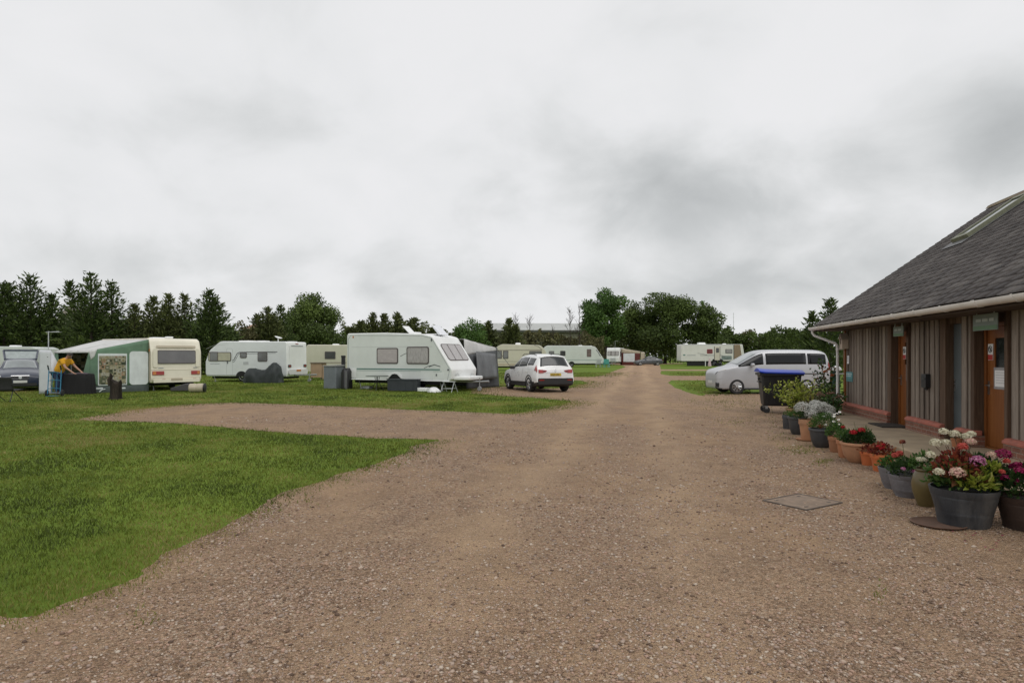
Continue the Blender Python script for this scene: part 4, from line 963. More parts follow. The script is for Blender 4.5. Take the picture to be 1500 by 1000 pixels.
# white caravan with the dark swoosh
cv = caravan('white caravan with dark swoosh line and white end panel', (-19.05,40.3,0), R(-13),
    [(.10,.34),(5.62,.34),(5.66,.5),(5.62,2.46),(1.05,2.50),(.30,1.95),(0,1.25),(0,.5)], [.06,.08,.06,.14,.55,.4,.4,.1], 2.25, M_cw, M_cgw, wheels=(2.55,), wr=.32)
CV2 = cv
win(cv, (1.02,0,1.55), UX, UZ, 1.62, .56, .10, pn=pm('pale_yellow_pane', (.40,.39,.28), .2, .15, 2, coat=.5)); win(cv, (.62,-.012,1.56), UX, UZ, .58, .58, .05)
win(cv, (2.68,0,1.64), UX, UZ, .46, .36, .08); win(cv, (4.0,0,1.54), UX, UZ, .66, .58, .08)
stripe(cv, M_graph, [(1.90,1.30),(2.02,1.36),(2.24,1.74),(2.42,1.82),(5.0,1.84)], .045, name='swoosh'); stripe(cv, M_graph, [(1.92,1.20),(2.06,1.26),(2.36,1.72),(2.5,1.76)], .025, name='swoosh'); stripe(cv, M_graph, [(2.9,1.72),(4.9,1.76)], .02, name='swoosh')
stripe(cv, M_greyl, [(1.50,.42),(1.50,1.96),(1.56,2.06),(1.86,2.06),(1.92,1.96),(1.92,.42),(1.5,.42)], .016, name='door_seam'); plate(cv, 'door_handle', M_graph, (1.58,0,1.22), UX, UZ, .05, .20, .03, .02)
stripe(cv, M_greyl, [(.05,2.02),(.6,2.24),(1.4,2.30)], .012, name='seam'); stripe(cv, M_greyd, [(.1,.42),(5.58,.42)], .03, name='skirt_line')
plate(cv, 'vent_panel', M_greyl, (2.85,0,1.15), UX, UZ, .36, .18, .010, .03); plate(cv, 'locker_door', M_cgw, (3.3,0,.74), UX, UZ, .62, .36, .008, .05)
stripe(cv, M_greyd, [(.35,1.10),(.6,1.11),(.75,1.10),(1.0,1.11)], .035, name='lettering'); stripe(cv, M_greyl, [(4.7,1.12),(5.2,1.12)], .02, name='lettering')
plate(cv, 'end_panel', M_cw, (5.645,1.12,1.5), UY, UZ, 1.7, 1.55, .02, .12); plate(cv, 'lettering', M_greyd, (5.665,1.1,2.20), UY, UZ, 1.3, .07, .006); plate(cv, 'brake_light', M_red_l, (5.64,1.12,2.34), UY, UZ, .3, .04, .02)
for y in (.26,1.98):
    f = plate(cv, 'tail_light', M_graph, (5.67,y,.98), UY, UZ, .34, .18, .02, .06); plate(f, 'lens', M_red_l, (5.69,y,.98), UY, UZ, .20, .08, .006, .03)
plate(cv, 'bumper', cpaint('bumper_white', (.62,.62,.61)), (5.66,1.12,.62), UY, UZ, 2.1, .30, .10, .08); plate(cv, 'number_plate', M_amb, (5.77,1.12,.70), UY, UZ, .5, .11, .008)
roof_vent(cv, 2.2,1.1,2.47,.9,.8,.08); roof_vent(cv, 3.3,1.1,2.47,.6,.6,.07); roof_vent(cv, 5.3,1.1,2.44,.5,.5,.05)
b = MB(); b.tube([(4.35,1.1,2.45),(4.35,1.1,2.66)], .03, 8); b.lathe([(.02,0),(.15,.03),(.22,.07),(.23,.07),(.16,.02),(.02,-.012)], (4.35,1.1,2.70), 20, M=Matrix.Rotation(R(18),4,'Y')); b.build('satellite_dish', M_cw, cv)
drawbar(cv, 5.62, 2.25); steady(cv, .5,.15,.36); steady(cv, 5.0,.15,.36)

# cream caravan with the green awning; its back end faces us
CR = R(-40); C1 = (-20.18,32.44,0)
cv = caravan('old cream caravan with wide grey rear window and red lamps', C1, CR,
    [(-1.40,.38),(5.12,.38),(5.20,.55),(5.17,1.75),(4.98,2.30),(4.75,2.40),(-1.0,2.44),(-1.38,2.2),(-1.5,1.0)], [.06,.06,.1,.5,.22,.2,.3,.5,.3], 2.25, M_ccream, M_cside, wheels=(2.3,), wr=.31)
rv = Vector((5.17-5.20,0,1.75-.55)).normalized()
win(cv, (5.190,1.12,1.55), UY, rv, 1.72, .62, .09, pn=pm('grey_rear_glass', (.13,.125,.13), .12, .25, 1.2, coat=.5), fm=M_winf, bd=.035)
for y, w_ in ((.30,.50),(1.96,.40)):
    f = plate(cv, 'tail_light', M_red_l, (5.20,y,.82), UY, rv, w_, .17, .03, .01); plate(f, 'indicator', M_amb, (5.23,y-w_*.32*(1 if y < 1 else -1),.82), UY, rv, w_*.26, .15, .006)
for y in (.55,1.92): plate(cv, 'reflector', M_red_l, (5.20,y,.50), UY, rv, .13, .09, .015)
ridge = [(5.185,.02,.98),(5.185,2.23,.98)]
b = MB(); b.tube(ridge, .022, 6); b.tube([(5.195,.02,.62),(5.195,2.23,.62)], .016, 6); b.build('moulding', M_ccream, cv)
b = MB(); b.plate((5.14,1.12,2.02), UY, Vector((-.19,0,.55)), 1.75, .10, .012, .04); b.build('moulding', M_cside, cv)
for y in (.18,2.06): plate(cv, 'corner_moulding', M_ccream, (5.19,y,1.50), UY, rv, .18, .85, .025, .06)
plate(cv, 'badge', M_greyd, (5.20,.42,1.05), UY, rv, .22, .035, .006); plate(cv, 'badge', M_greyd, (5.20,1.95,1.05), UY, rv, .18, .035, .006)
plate(cv, 'bumper', M_ccream, (5.19,1.12,.46), UY, UZ, 2.05, .15, .05, .03); plate(cv, 'number_plate', M_cside, (5.245,1.1,.52), UY, UZ, .5, .10, .008); plate(cv, 'marker_light', M_amb, (5.02,0,1.86), UX, UZ, .07, .12, .02)
roof_vent(cv, 3.0,1.1,2.42,.6,.6,.07); roof_vent(cv, 4.35,1.1,2.41,.3,.3,.09); stripe(cv, M_cbeige, [(4.2,.95),(5.1,.95)], .02); steady(cv, 4.6,.3,.38); steady(cv, 4.6,1.95,.38)

# cream caravan glimpsed between two white ones
cv = caravan('cream caravan with a single small grey window, behind the tan crate', (GX(448,48),48,0), 0, [(.05,.42),(5.0,.42),(5.05,.6),(5.0,2.40),(.1,2.42),(0,2.2),(0,.6)], [.06,.1,.1,.15,.2,.2,.1], 2.2, M_ccream, cpaint('caravan_dull_cream', (.52,.51,.40)), wheels=(2.3,))
win(cv, (1.80,0,1.64), UX, UZ, .80, .56, .06, pn=M_wind); roof_vent(cv, 1.95,1.0,2.40,.45,.5,.10); roof_vent(cv, 3.4,1.0,2.40,.45,.5,.08); stripe(cv, M_cbeige, [(.1,1.05),(4.9,1.05)], .03)

# long cream caravan beyond the white car
cv = caravan('long old cream caravan with dark trim line, behind the white car', (GX(721.5,70),70,0), R(2), [(.05,.45),(6.0,.45),(6.05,.7),(5.75,2.15),(5.2,2.75),(.95,2.86),(.12,2.35),(0,1.6)], [.06,.1,.2,.5,.6,.9,.4,.3], 2.3, M_cbeige, cpaint('caravan_cream_side', (.56,.535,.43)), wheels=(2.9,))
for x in (.72,1.42): win(cv, (x,0,1.72), UX, UZ, .58, .86, .04, pn=M_wing, bd=.07)
win(cv, (4.65,0,1.85), UX, UZ, 1.35, .55, .04, pn=M_wing); stripe(cv, M_winf, [(.10,2.20),(4.9,2.22),(5.35,2.22)], .05); stripe(cv, M_winf, [(5.35,2.22),(5.0,2.58),(4.5,2.74)], .04); stripe(cv, M_winf, [(.04,.98),(6.0,.98)], .03); stripe(cv, M_cside, [(.1,.66),(6.0,.66)], .22, name='lower_band'); roof_vent(cv, 2.8,1.1,2.80,.6,.6,.22); steady(cv, .5,.1)
# white caravan beyond it
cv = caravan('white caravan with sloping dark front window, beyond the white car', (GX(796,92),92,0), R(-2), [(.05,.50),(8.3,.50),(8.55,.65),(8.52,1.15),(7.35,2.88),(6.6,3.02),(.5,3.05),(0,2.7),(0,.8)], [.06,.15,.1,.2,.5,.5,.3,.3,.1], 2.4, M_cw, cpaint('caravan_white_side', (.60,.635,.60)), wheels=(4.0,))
win(cv, (1.15,0,2.02), UX, UZ, .75, .50, .05); win(cv, (2.75,0,1.95), UX, UZ, .75, .72, .08, pn=M_wind); win(cv, (6.45,0,2.0), UX, UZ, .62, 1.1, .06, pn=pm('brownish_pane', (.16,.12,.11), .2, .3, 2, coat=.4)); stripe(cv, M_teals, [(.1,1.02),(8.3,1.02)], .05)
v7 = Vector((7.35-8.52,0,2.88-1.15)).normalized(); win(cv, Vector((7.96,1.2,1.98)), UY, v7, 2.0, 1.05, .1, pn=M_wind); stripe(cv, M_graph, [(7.45,2.45),(7.75,2.1),(8.05,1.55)], .10, name='side_glass'); roof_vent(cv, 5.3,1.1,3.0,.6,.6,.12); roof_vent(cv, 6.5,1.1,2.98,.9,.6,.06); drawbar(cv, 8.4, 2.4)
# small white caravan with maroon awning
cv = caravan('little white caravan with three part end window and maroon awning', (GX(907.5,111),111,0), R(69), [(.0,.55),(4.6,.5),(4.7,2.6),(4.2,2.95),(.5,2.98),(.22,2.8),(-.02,1.2)], [.1,.1,.3,.3,.2,.2,.2], 2.25, M_cw, M_cw, wheels=(2.2,))
lv = Vector((.24,0,1.6)).normalized(); f = win(cv, Vector((.10,1.12,2.0)), (0,-1,0), lv, 1.95, .80, .12, pn=M_winc, bd=.06)
for dy in (-.36,.36): plate(f, 'mullion', M_winf, (.065,1.12+dy,2.0), (0,-1,0), lv, .16, .76, .02)
plate(cv, 'gas_locker', M_greyl, (.0,1.1,.95), (0,-1,0), UZ, .9, .55, .06, .05); win(cv, (.75,0,1.95), UX, UZ, .55, .85, .05, pn=M_wind); drawbar(cv, 0, 2.25, -1)
# american trailer
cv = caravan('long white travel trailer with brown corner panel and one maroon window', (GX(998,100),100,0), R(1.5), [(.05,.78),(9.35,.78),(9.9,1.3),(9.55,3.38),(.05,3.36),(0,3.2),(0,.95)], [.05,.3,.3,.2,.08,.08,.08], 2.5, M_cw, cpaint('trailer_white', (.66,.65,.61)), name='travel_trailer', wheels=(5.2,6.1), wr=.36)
b = MB(); b.extrude([(8.16,-.004,.80),(9.35,-.004,.80),(9.50,-.004,.98),(9.12,-.004,3.34),(8.16,-.004,3.34)], (0,-.01,0)); b.build('corner_panel', pm('brown_panel', (.24,.175,.115), .5, .12), cv); stripe(cv, M_graph, [(8.16,.85),(8.16,3.3)], .10, -.02)
win(cv, (4.42,0,2.28), UX, UZ, .88, .68, .06, pn=pm('maroon_blind', (.16,.035,.04), .4, .2), fm=M_red_l); w2 = win(cv, (7.4,0,2.30), UX, UZ, 1.08, .66, .06, pn=M_winc, fm=M_wind, bd=.11); plate(w2, 'mullion', M_wind, (7.4,-.028,2.28), UX, UZ, .9, .10, .01)
dr = plate(cv, 'door', cpaint('trailer_door', (.60,.56,.47)), (5.58,0,1.98), UX, UZ, .78, 2.10, .03, .06); win(dr, (5.62,-.03,2.45), UX, UZ, .46, .72, .1, pn=M_wind, fm=M_wind, bd=.03)
for x in (5.14,6.02): plate(cv, 'door_post', M_winf, (x,0,1.98), UX, UZ, .06, 2.15, .04)
stripe(cv, M_graph, [(2.9,1.66),(6.4,1.66)], .06); stripe(cv, M_graph, [(2.55,2.0),(3.4,1.86),(4.0,1.72)], .05, name='swoosh'); stripe(cv, M_greyd, [(.9,1.68),(2.2,1.68)], .10, name='lettering'); plate(cv, 'emblem', M_teals, (.45,0,1.72), UX, UZ, .36, .2, .008, .08); plate(cv, 'mural', pm('lake_mural', (.16,.20,.19), .5, .5, 2.2), (7.05,0,1.30), UX, UZ, 1.6, .62, .008, .12)
stripe(cv, M_greyd, [(.1,3.24),(8.1,3.26)], .06, name='awning_rail')
plate(cv, 'skirt', M_under, (3.2,.1,.42), UX, UZ, 4.6, .70, .02); b = MB(); b.bx(5.2,6.0,-.5,.1,.0,.52); b.bx(5.3,5.9,-.85,-.5,0,.28); b.build('step', M_under, cv)
roof_vent(cv, 1.1,1.2,3.34,.45,.5,.20); roof_vent(cv, 3.5,1.2,3.34,1.1,1.0,.32, name='air_conditioner'); roof_vent(cv, 7.1,1.2,3.34,.5,.5,.18); b = MB(); b.tube([(3.55,-.6,0),(3.55,-.6,1.1)], .06, 8); b.build('water_post', M_cw, cv)
# pale caravan behind the dark estate car
cv = caravan('pale grey green caravan peeping out behind the dark estate car', (GX(-60,37),37,0), R(4), [(.05,.45),(4.2,.45),(4.25,.6),(4.2,2.02),(3.9,2.12),(.3,2.16),(0,1.9)], [.05]*7, 2.1, cpaint('caravan_dull_green', (.54,.575,.545)), cpaint('caravan_dull_green', (.54,.575,.545)))
win(cv, (2.9,0,1.5), UX, UZ, .7, .6, .06); stripe(cv, M_greyd, [(.1,1.05),(4.1,1.05)], .04); roof_vent(cv, 2.4,1.0,2.12)
# ---- awnings ------------------------------------------------------------------------------
M_agrey = pm('awning_light_grey', (.58,.58,.57), .8, .10, 2.5, bump=.25, bscale=5, dirt=((.27,.27,.26), .6)); M_agreen = pm('awning_green', (.12,.205,.135), .8, .22, 2.5, bump=.3, bscale=6); M_adark = pm('awning_dark_band', (.075,.092,.088), .8, .25, 3); M_awhite = pm('awning_white', (.64,.68,.68), .75, .12, 3, bump=.4, bscale=5, stretch=(1,1,.6))
M_anet = pm('awning_mesh_grey', (.075,.080,.085), .8, .35, 3, bump=.3, bscale=6, stretch=(1,1,.5)); M_amaroon = pm('awning_maroon', (.12,.030,.025), .8, .2); M_atan = pm('awning_tan', (.46,.40,.30), .8, .12)
def cloth(m, A, B, C, D, nu=14, nv=8, sag=.05, off=(0,0,-1), wr=.012, mi=0):
    """cloth patch ABCD with sag and small folds"""
    A, B, C, D = [Vector(q) for q in (A,B,C,D)]; off = Vector(off); V = []; F = []
    for j in range(nv+1):
        for i in range(nu+1):
            u, v = i/nu, j/nv
            p = (A*(1-u)+B*u)*(1-v) + (D*(1-u)+C*u)*v
            s = sag*16*u*(1-u)*v*(1-v) + wr*mnoise.noise((p.x*3, p.y*3, p.z*2.2))*min(1, 8*min(u,1-u)+.2)
            V.append(p + off*s)
    n = nu+1
    for j in range(nv):
        for i in range(nu): F.append((j*n+i, j*n+i+1, (j+1)*n+i+1, (j+1)*n+i))
    m.add(V, F, mi)
def cbuild(m, name, mat, par):
    o = m.build(name, mat, par, sharp=60); s = o.modifiers.new('thick', 'SOLIDIFY'); s.thickness = .006; return o
def patch_window_mat():
    m = bpy.data.materials.new('picture_print_window'); t, b = nt(m); L = t.links.new
    tc = node(t, 'ShaderNodeTexCoord'); mp = node(t, 'ShaderNodeMapping'); mp.inputs['Rotation'].default_value = (0,R(90),0); L(tc.outputs['Object'], mp.inputs[0])
    v = node(t, 'ShaderNodeTexVoronoi', Scale=6.5, distance='CHEBYCHEV'); v.inputs['Randomness'].default_value = .42; L(tc.outputs['Object'], v.inputs['Vector'])
    s = node(t, 'ShaderNodeSeparateColor'); L(v.outputs['Color'], s.inputs[0]); st = [(0,(.05,.06,.035)),(.14,(.26,.225,.12)),(.28,(.36,.34,.26)),(.42,(.11,.125,.075)),(.56,(.34,.31,.20)),(.70,(.22,.20,.13)),(.82,(.34,.22,.14)),(.90,(.40,.39,.33))]
    r = ramp(t, st, 'CONSTANT'); L(s.outputs[0], r.inputs[0]); r2 = ramp(t, st, 'CONSTANT'); L(s.outputs[1], r2.inputs[0])
    k = node(t, 'ShaderNodeMath', operation='LESS_THAN'); L(v.outputs['Distance'], k.inputs[0]); k.inputs[1].default_value = .045
    k.inputs[1].default_value = .27
    mx = node(t, 'ShaderNodeMix', data_type='RGBA'); L(k.outputs[0], mx.inputs[0]); L(r.outputs[0], mx.inputs[6]); L(r2.outputs[0], mx.inputs[7])
    n = node(t, 'ShaderNodeTexNoise', Scale=22.0, Detail=4.0); L(tc.outputs['Object'], n.inputs[0]); rr = ramp(t, [(.35,(.55,.55,.55)),(.65,(1.1,1.1,1.1))]); L(n.outputs['Fac'], rr.inputs[0])
    m2 = node(t, 'ShaderNodeMix', data_type='RGBA', blend_type='MULTIPLY'); m2.inputs[0].default_value = .8; L(mx.outputs[2], m2.inputs[6]); L(rr.outputs[0], m2.inputs[7]); L(m2.outputs[2], b.inputs['Base Color']); b.inputs['Roughness'].default_value = .25
    return m
# green awning on the cream caravan: local frame of that caravan (x towards us, y away from its near side)
aw = thing('awning', 'green and grey canvas awning with picture print window and white door', 'awning', C1, CR)
XE, XF, YO, ZE, ZI = 4.95, .25, -2.35, 1.82, 2.34
m = MB(); cloth(m, (XF,YO,ZE), (XE,YO,ZE), (XE,0,ZI), (XF-1.3,0,ZI+.06), 20, 12, .03, (0,0,-1), .02); cbuild(m, 'roof', M_agrey, aw)
m = MB(); cloth(m, (XF,YO,ZE), (XE,YO,ZE), (XE,YO-.03,ZE-.09), (XF,YO-.03,ZE-.09), 24, 2, 0, (0,-1,0), .02); cbuild(m, 'valance', M_agrey, aw)
zl = lambda y: ZE + (ZI-ZE)*(y-YO)/(-YO)
def endp(y0, y1, z0, z1f, name, mat, x=XE, sag=.02, par=None):
    m = MB(); cloth(m, (x,y0,z0), (x,y1,z0), (x,y1,z1f(y1)), (x,y0,z1f(y0)), 10, 12, sag, (1,0,0), .012); return cbuild(m, name, mat, par or aw)
endp(YO-.42, 0, .0, lambda y: .30, 'mud_band', M_adark)
ep = endp(YO, -.0, .30, lambda y: zl(y)-.005, 'end_panel', M_agreen)
m = MB(); cloth(m, (XE,YO-.42,.0), (XE,YO,.0), (XE,YO+.02,ZE-.06), (XE,YO-.02,ZE-.06), 6, 10, .0, (1,0,0), .01); cbuild(m, 'front_flap', M_agreen, aw)
M_print = patch_window_mat()
def side_plate(name, mat, y0, y1, z0, z1, x, par, r=.02):
    b = MB(); b.plate((x,(y0+y1)/2,(z0+z1)/2), UY, UZ, y1-y0, z1-z0, .008, r); return b.build(name, mat, par)
pw = side_plate('window', M_awhite, -2.03, -.90, .33, 1.70, XE+.012, aw); side_plate('pane', M_print, -1.99, -.94, .37, 1.60, XE+.022, pw)
side_plate('door_panel', M_awhite, -.80, -.03, .32, 1.80, XE+.012, aw, .14)
# white patches and a pale emblem on the dark mud band
for y0, y1, z0, z1 in ((-2.50,-2.28,.08,.22),(-2.12,-1.84,.18,.24),(-1.30,-.96,.16,.22)): side_plate('label_patch', M_awhite, y0, y1, z0, z1, XE+.012, aw)
b = MB(); b.extrude([(XE+.021,-2.44,.11),(XE+.021,-2.34,.11),(XE+.021,-2.36,.17),(XE+.021,-2.42,.17)], (.004,0,0)); b.build('emblem', M_adark, aw)
b = MB(); b.tube([(XE+.03,-1.98,.06),(XE+.03,-1.88,.15),(XE+.03,-1.76,.17)], .02, 5); b.build('emblem', M_awhite, aw)
# white corner scoop of the roof at the front pole
m = MB(); cloth(m, (XE+.005,YO-.02,ZE), (XE+.005,YO+.30,ZE+.06), (XE+.005,YO+.20,ZE-.25), (XE+.005,YO+.06,ZE-.40), 4, 4, 0, (1,0,0), 0); cbuild(m, 'corner_tape', M_agrey, aw)
# rest of the frame: far end, poles, half-open front
endp(YO, -.0, .0, lambda y: zl(y)-.01, 'end_panel', M_agreen, XF)
o = side_plate('window', M_print, -1.7, -.5, .9, 1.7, XF+.015, aw)
m = MB(); cloth(m, (XF,YO,0), (XF+1.0,YO,0), (XF+.5,YO,ZE-.02), (XF,YO,ZE-.02), 8, 10, .02, (0,-1,0), .02); cbuild(m, 'front_panel', M_agreen, aw)
for x in (XF,(XF+XE)/2,XE):
    b = MB(); b.tube([(x-.02,YO+.02,0),(x-.02,YO+.02,ZE-.01)], .016, 8); b.tube([(x-.02,YO+.02,ZE-.02),(x-.02,-.02,ZI-.02)], .014, 8); b.build('pole', M_galv, aw)
b = MB(); b.bx(XF,XE-.02,YO-.35,-.0,.006,.016); tag(b.build('groundsheet', pm('groundsheet_grey', (.085,.085,.095), .85, .25, 4), None, C1, (0,0,CR)), 'dark grey groundsheet under the green awning', 'groundsheet')
# guy lines and the white windbreak standing at the open end
o = thing('windbreak', 'tall white fabric screen standing by the man in yellow', 'windbreak', (GX(66,27.0),27.0,0), R(-6))
m = MB(); zs = 1.6-(512-HZ)*27/950
cloth(m, (-.27,0,.02), (.26,0,.02), (.28,0,zs-.02), (-.27,0,zs), 8, 12, .02, (0,-1,0), .012); m2 = MB(); cbuild(m, 'screen', pm('screen_white', (.56,.58,.61), .75, .08, 2, bump=.3, bscale=4), o)
m = MB(); V = [(.265,0,zs-.02),(.50,.06,zs-.50),(.36,.04,.62),(.262,0,.30)]; m.add(V, [(0,1,2,3)]); cbuild(m, 'side_wing', pm('screen_white', (.56,.58,.61)), o)
for x in (-.27,.26):
    b = MB(); b.tube([(x,.02,0),(x,.02,zs+.01)], .014, 8); b.build('pole', M_galv, o)
plate(o, 'label_patch', M_adark, (.12,-.012,1.55), UX, UZ, .07, .03, .004)
# grey awning on the far side of the big pale green caravan
c4 = CV4.location; r4 = CV4.rotation_euler.z
aw2 = thing('awning', 'dark grey mesh awning with pale roof behind the big pale green caravan', 'awning', c4, r4)
m = MB(); cloth(m, (1.0,2.26,2.42), (5.2,2.26,2.42), (5.55,5.05,2.02), (1.0,5.0,2.02), 16, 10, .14, (0,0,-1), .02); cbuild(m, 'roof', M_agrey, aw2)
m = MB(); cloth(m, (5.35,2.3,.0), (5.72,5.05,.0), (5.56,5.05,1.88), (5.26,2.3,1.62), 12, 12, .04, (1,0,0), .05); cbuild(m, 'end_panel', M_anet, aw2)
m = MB(); cloth(m, (5.26,2.3,1.62), (5.56,5.05,1.88), (5.54,5.05,2.01), (5.20,2.3,2.42), 12, 6, .03, (1,0,0), .03); cbuild(m, 'gable_panel', M_agrey, aw2)
m = MB(); cloth(m, (5.60,5.08,.0), (1.0,5.03,.0), (1.0,5.01,2.01), (5.54,5.07,2.01), 16, 8, .03, (0,1,0), .03); cbuild(m, 'front_panel', M_anet, aw2)
m = MB(); cloth(m, (5.72,2.75,.45), (5.85,4.6,.45), (5.70,4.65,1.70), (5.54,2.9,1.82), 8, 8, .02, (1,0,0), .03); cbuild(m, 'mesh_window', pm('mesh_window', (.13,.135,.14), .5, .35, 2.5, stretch=(1,1,.4)), aw2)
b = MB(); b.tube([(5.56,5.06,0),(5.56,5.06,2.05)], .02, 8); b.build('pole', M_graph, aw2)
b = MB(); b.tube([(5.56,5.06,1.98),(6.75,5.9,.05)], .012, 6); b.build('guy_rope', M_graph, aw2)
# maroon awning of the little far caravan (a straight run to its right)
lx = Matrix.Translation((GX(907.5,111),111,0)) @ Matrix.Rotation(R(69),4,'Z')
aw3 = thing('awning', 'tan and maroon awning with white panel on the little far caravan', 'awning', (GX(907.5,111),111,0), R(69))
m = MB(); cloth(m, (1.2,0,2.85), (4.2,0,2.85), (4.2,-3.6,2.25), (1.2,-3.4,2.30), 8, 8, .06, (0,0,-1), .02); cbuild(m, 'roof', M_atan, aw3)
m = MB(); cloth(m, (1.15,-.1,0), (1.15,-3.3,0), (1.15,-3.3,2.0), (1.15,-.1,2.1), 8, 8, .03, (-1,0,0), .02); ep3 = cbuild(m, 'end_panel', M_amaroon, aw3)
m = MB(); cloth(m, (1.15,-.1,2.1), (1.15,-3.3,2.0), (1.15,-3.3,2.28), (1.15,-.1,2.84), 8, 4, .03, (-1,0,0), .02); cbuild(m, 'gable_panel', M_atan, aw3)
plate(aw3, 'white_panel', M_awhite, (1.11,-1.42,1.30), (0,-1,0), UZ, 1.95, 1.45, .015, .05)
m = MB(); cloth(m, (1.2,-3.42,0), (4.2,-3.6,0), (4.2,-3.6,2.2), (1.2,-3.42,2.25), 8, 8, .03, (0,-1,0), .02); cbuild(m, 'front_panel', M_atan, aw3)
# ---- cars -----------------------------------------------------------------------------------
def catmull(P_, t):
    n = len(P_); i = min(int(t), n-2); f = t-i
    p1, p2 = P_[i], P_[i+1]; p0 = P_[max(i-1,0)]; p3 = P_[min(i+2,n-1)]
    # gentle tension keeps creases from overshooting
    m1 = (p2-p0)*.38; m2 = (p3-p1)*.38
    return p1*(2*f**3-3*f**2+1) + m1*(f**3-2*f**2+f) + p2*(-2*f**3+3*f**2) + m2*(f**3-f**2)
class Car:
    """body lofted through cross-sections. station = (x, zbottom, zbelt, ztop, half width, belt half width, top half width); x from the nose back"""
    def __init__(s, st): s.st = np.array(st, float)
    def pt(s, t, v, side=1):
        x, zb, zl, zt, yw, yb, yt = catmull(s.st, t)
        zm = zb + .52*(zl-zb)
        ring = np.array([(0,zb),(yw*.86,zb),(yw*.975,zb+.16*(zl-zb)),(yw,zm),(yb,zl),(yt,zt-.035-.02*(zt-zl)),(0,zt+.02)])
        # flatter bonnet or roof: one more ring point keeps the shoulder tight
        q = catmull(ring, min(max(v,0),5.9999)) if v < 5 else None
        if q is None:
            f = v-5; a = ring[5]; c = ring[6]
            y = a[0]*(1-f); z = a[1] + (c[1]-a[1])*(1-(1-f)**2.6); q = np.array([y,z])
        return Vector((x, q[0]*side, q[1]))
    def nrm(s, t, v, side=1):
        e = .02; tm = len(s.st)-1
        a = s.pt(min(t+e,tm),v,side)-s.pt(max(t-e,0),v,side); b = s.pt(t,min(v+e,6),side)-s.pt(t,max(v-e,0),side)
        n = a.cross(b)
        if side < 0: n = -n
        return -n.normalized() if n.length > 1e-9 else Vector((0,0,1))
    def body(s, name, mat, par, wells, nt_=6, wheel_y=.5, dark=None, zlow=None):
        T = (len(s.st)-1)*nt_; vs = [i/5 for i in range(0,31)]
        m = MB(); rows = []
        for i in range(T+1):
            t = i/nt_; row = []
            for v in vs: row.append(len(m.v)); m.v.append(s.pt(t,v,1))
            for v in vs[-2:0:-1]: row.append(len(m.v)); m.v.append(s.pt(t,v,-1))
            rows.append(row)
        K = len(rows[0])
        for i in range(T):
            for k in range(K):
                f = [rows[i][k], rows[i][(k+1) % K], rows[i+1][(k+1) % K], rows[i+1][k]]; m.f.append(f)
                m.m.append(1 if (zlow is not None and sum(m.v[q].z for q in f)/4 < zlow) else 0)
        m.f.append(rows[0][::-1]); m.m.append(0); m.f.append(rows[-1]); m.m.append(0)
        o = m.build(name, [mat, dark or M_under], par, sharp=28)
        for (x, z, r) in wells:
            c = MB(); c.cyl((x,-2,z), (x,-s.st[:,4].max()+.24,z), r, n=36); c.cyl((x,s.st[:,4].max()-.24,z), (x,2,z), r, n=36)
            co = c.build('cutter', M_under)
            bo = o.modifiers.new('well', 'BOOLEAN'); bo.object = co; bo.operation = 'DIFFERENCE'; bo.solver = 'EXACT'
            try: bo.material_mode = 'TRANSFER'
            except Exception: pass
            bpy.context.view_layer.update()
            dg = bpy.context.evaluated_depsgraph_get(); me = bpy.data.meshes.new_from_object(o.evaluated_get(dg))
            o.modifiers.clear(); old = o.data; o.data = me; me.name = name; bpy.data.meshes.remove(old)
            cm = co.data; bpy.data.objects.remove(co); bpy.data.meshes.remove(cm)
            yw = s.st[:,4].max()
            for sd in (1,-1):        # dark liner inside each arch
                l = MB(); ro, ri = r-.002, r-.014; rg = [(x+ro*math.cos(R(a)), z+ro*math.sin(R(a))) for a in range(-25,206,10)]; inn = [(x+ri*math.cos(R(a)), z+ri*math.sin(R(a))) for a in range(205,-26,-10)]
                l.extrude([(p,sd*(yw-.235),q) for p,q in rg+inn], (0,sd*.175,0)); l.extrude([(p,sd*(yw-.236),q) for p,q in rg], (0,sd*.006,0)); l.build('arch_liner', M_under, par)
        return o
    def patch(s, name, mat, par, t0, t1, v0, v1, sides=(1,), off=.006, nu=10, nv=6, across=False, tilt=0.0):
        """a panel that follows the body skin; across=True runs over the centre line from v0 on one side to v0 on the other. tilt shifts t1 along v"""
        m = MB()
        for sd in sides:
            g = []
            N = 2*nv if across else nv
            for j in range(N+1):
                if across:
                    q = j/N*2; v = v0+(6-v0)*q if q <= 1 else 6-(6-v0)*(q-1); sg = 1 if q <= 1 else -1
                else: v = v0+(v1-v0)*j/nv; sg = sd
                row = []
                for i in range(nu+1):
                    t = t0+(t1-t0)*i/nu + tilt*(j/N)*(1-i/nu)
                    p = s.pt(t,min(v,6),sg); n = s.nrm(t,min(v,5.97),sg)
                    if n.dot(p-Vector((p.x*.8+s.st[:,0].mean()*.2,0,.7))) < 0: n = -n
                    row.append(p+n*off)
                g.append(row)
            o = len(m.v)
            for row in g: m.v += row
            for j in range(N):
                for i in range(nu):
                    a = o+j*(nu+1)+i; m.f.append([a,a+1,a+nu+2,a+nu+1]); m.m.append(0)
        ob = m.build(name, mat, par, sharp=60); sd_ = ob.modifiers.new('thick', 'SOLIDIFY'); sd_.thickness = .004; sd_.offset = -1; return ob
def carpaint(name, c, metal=.0): return pm(name, c, .28, .04, 1.5, metal=metal, coat=.8, dirt=((c[0]*.6, c[1]*.58, c[2]*.55), .22))
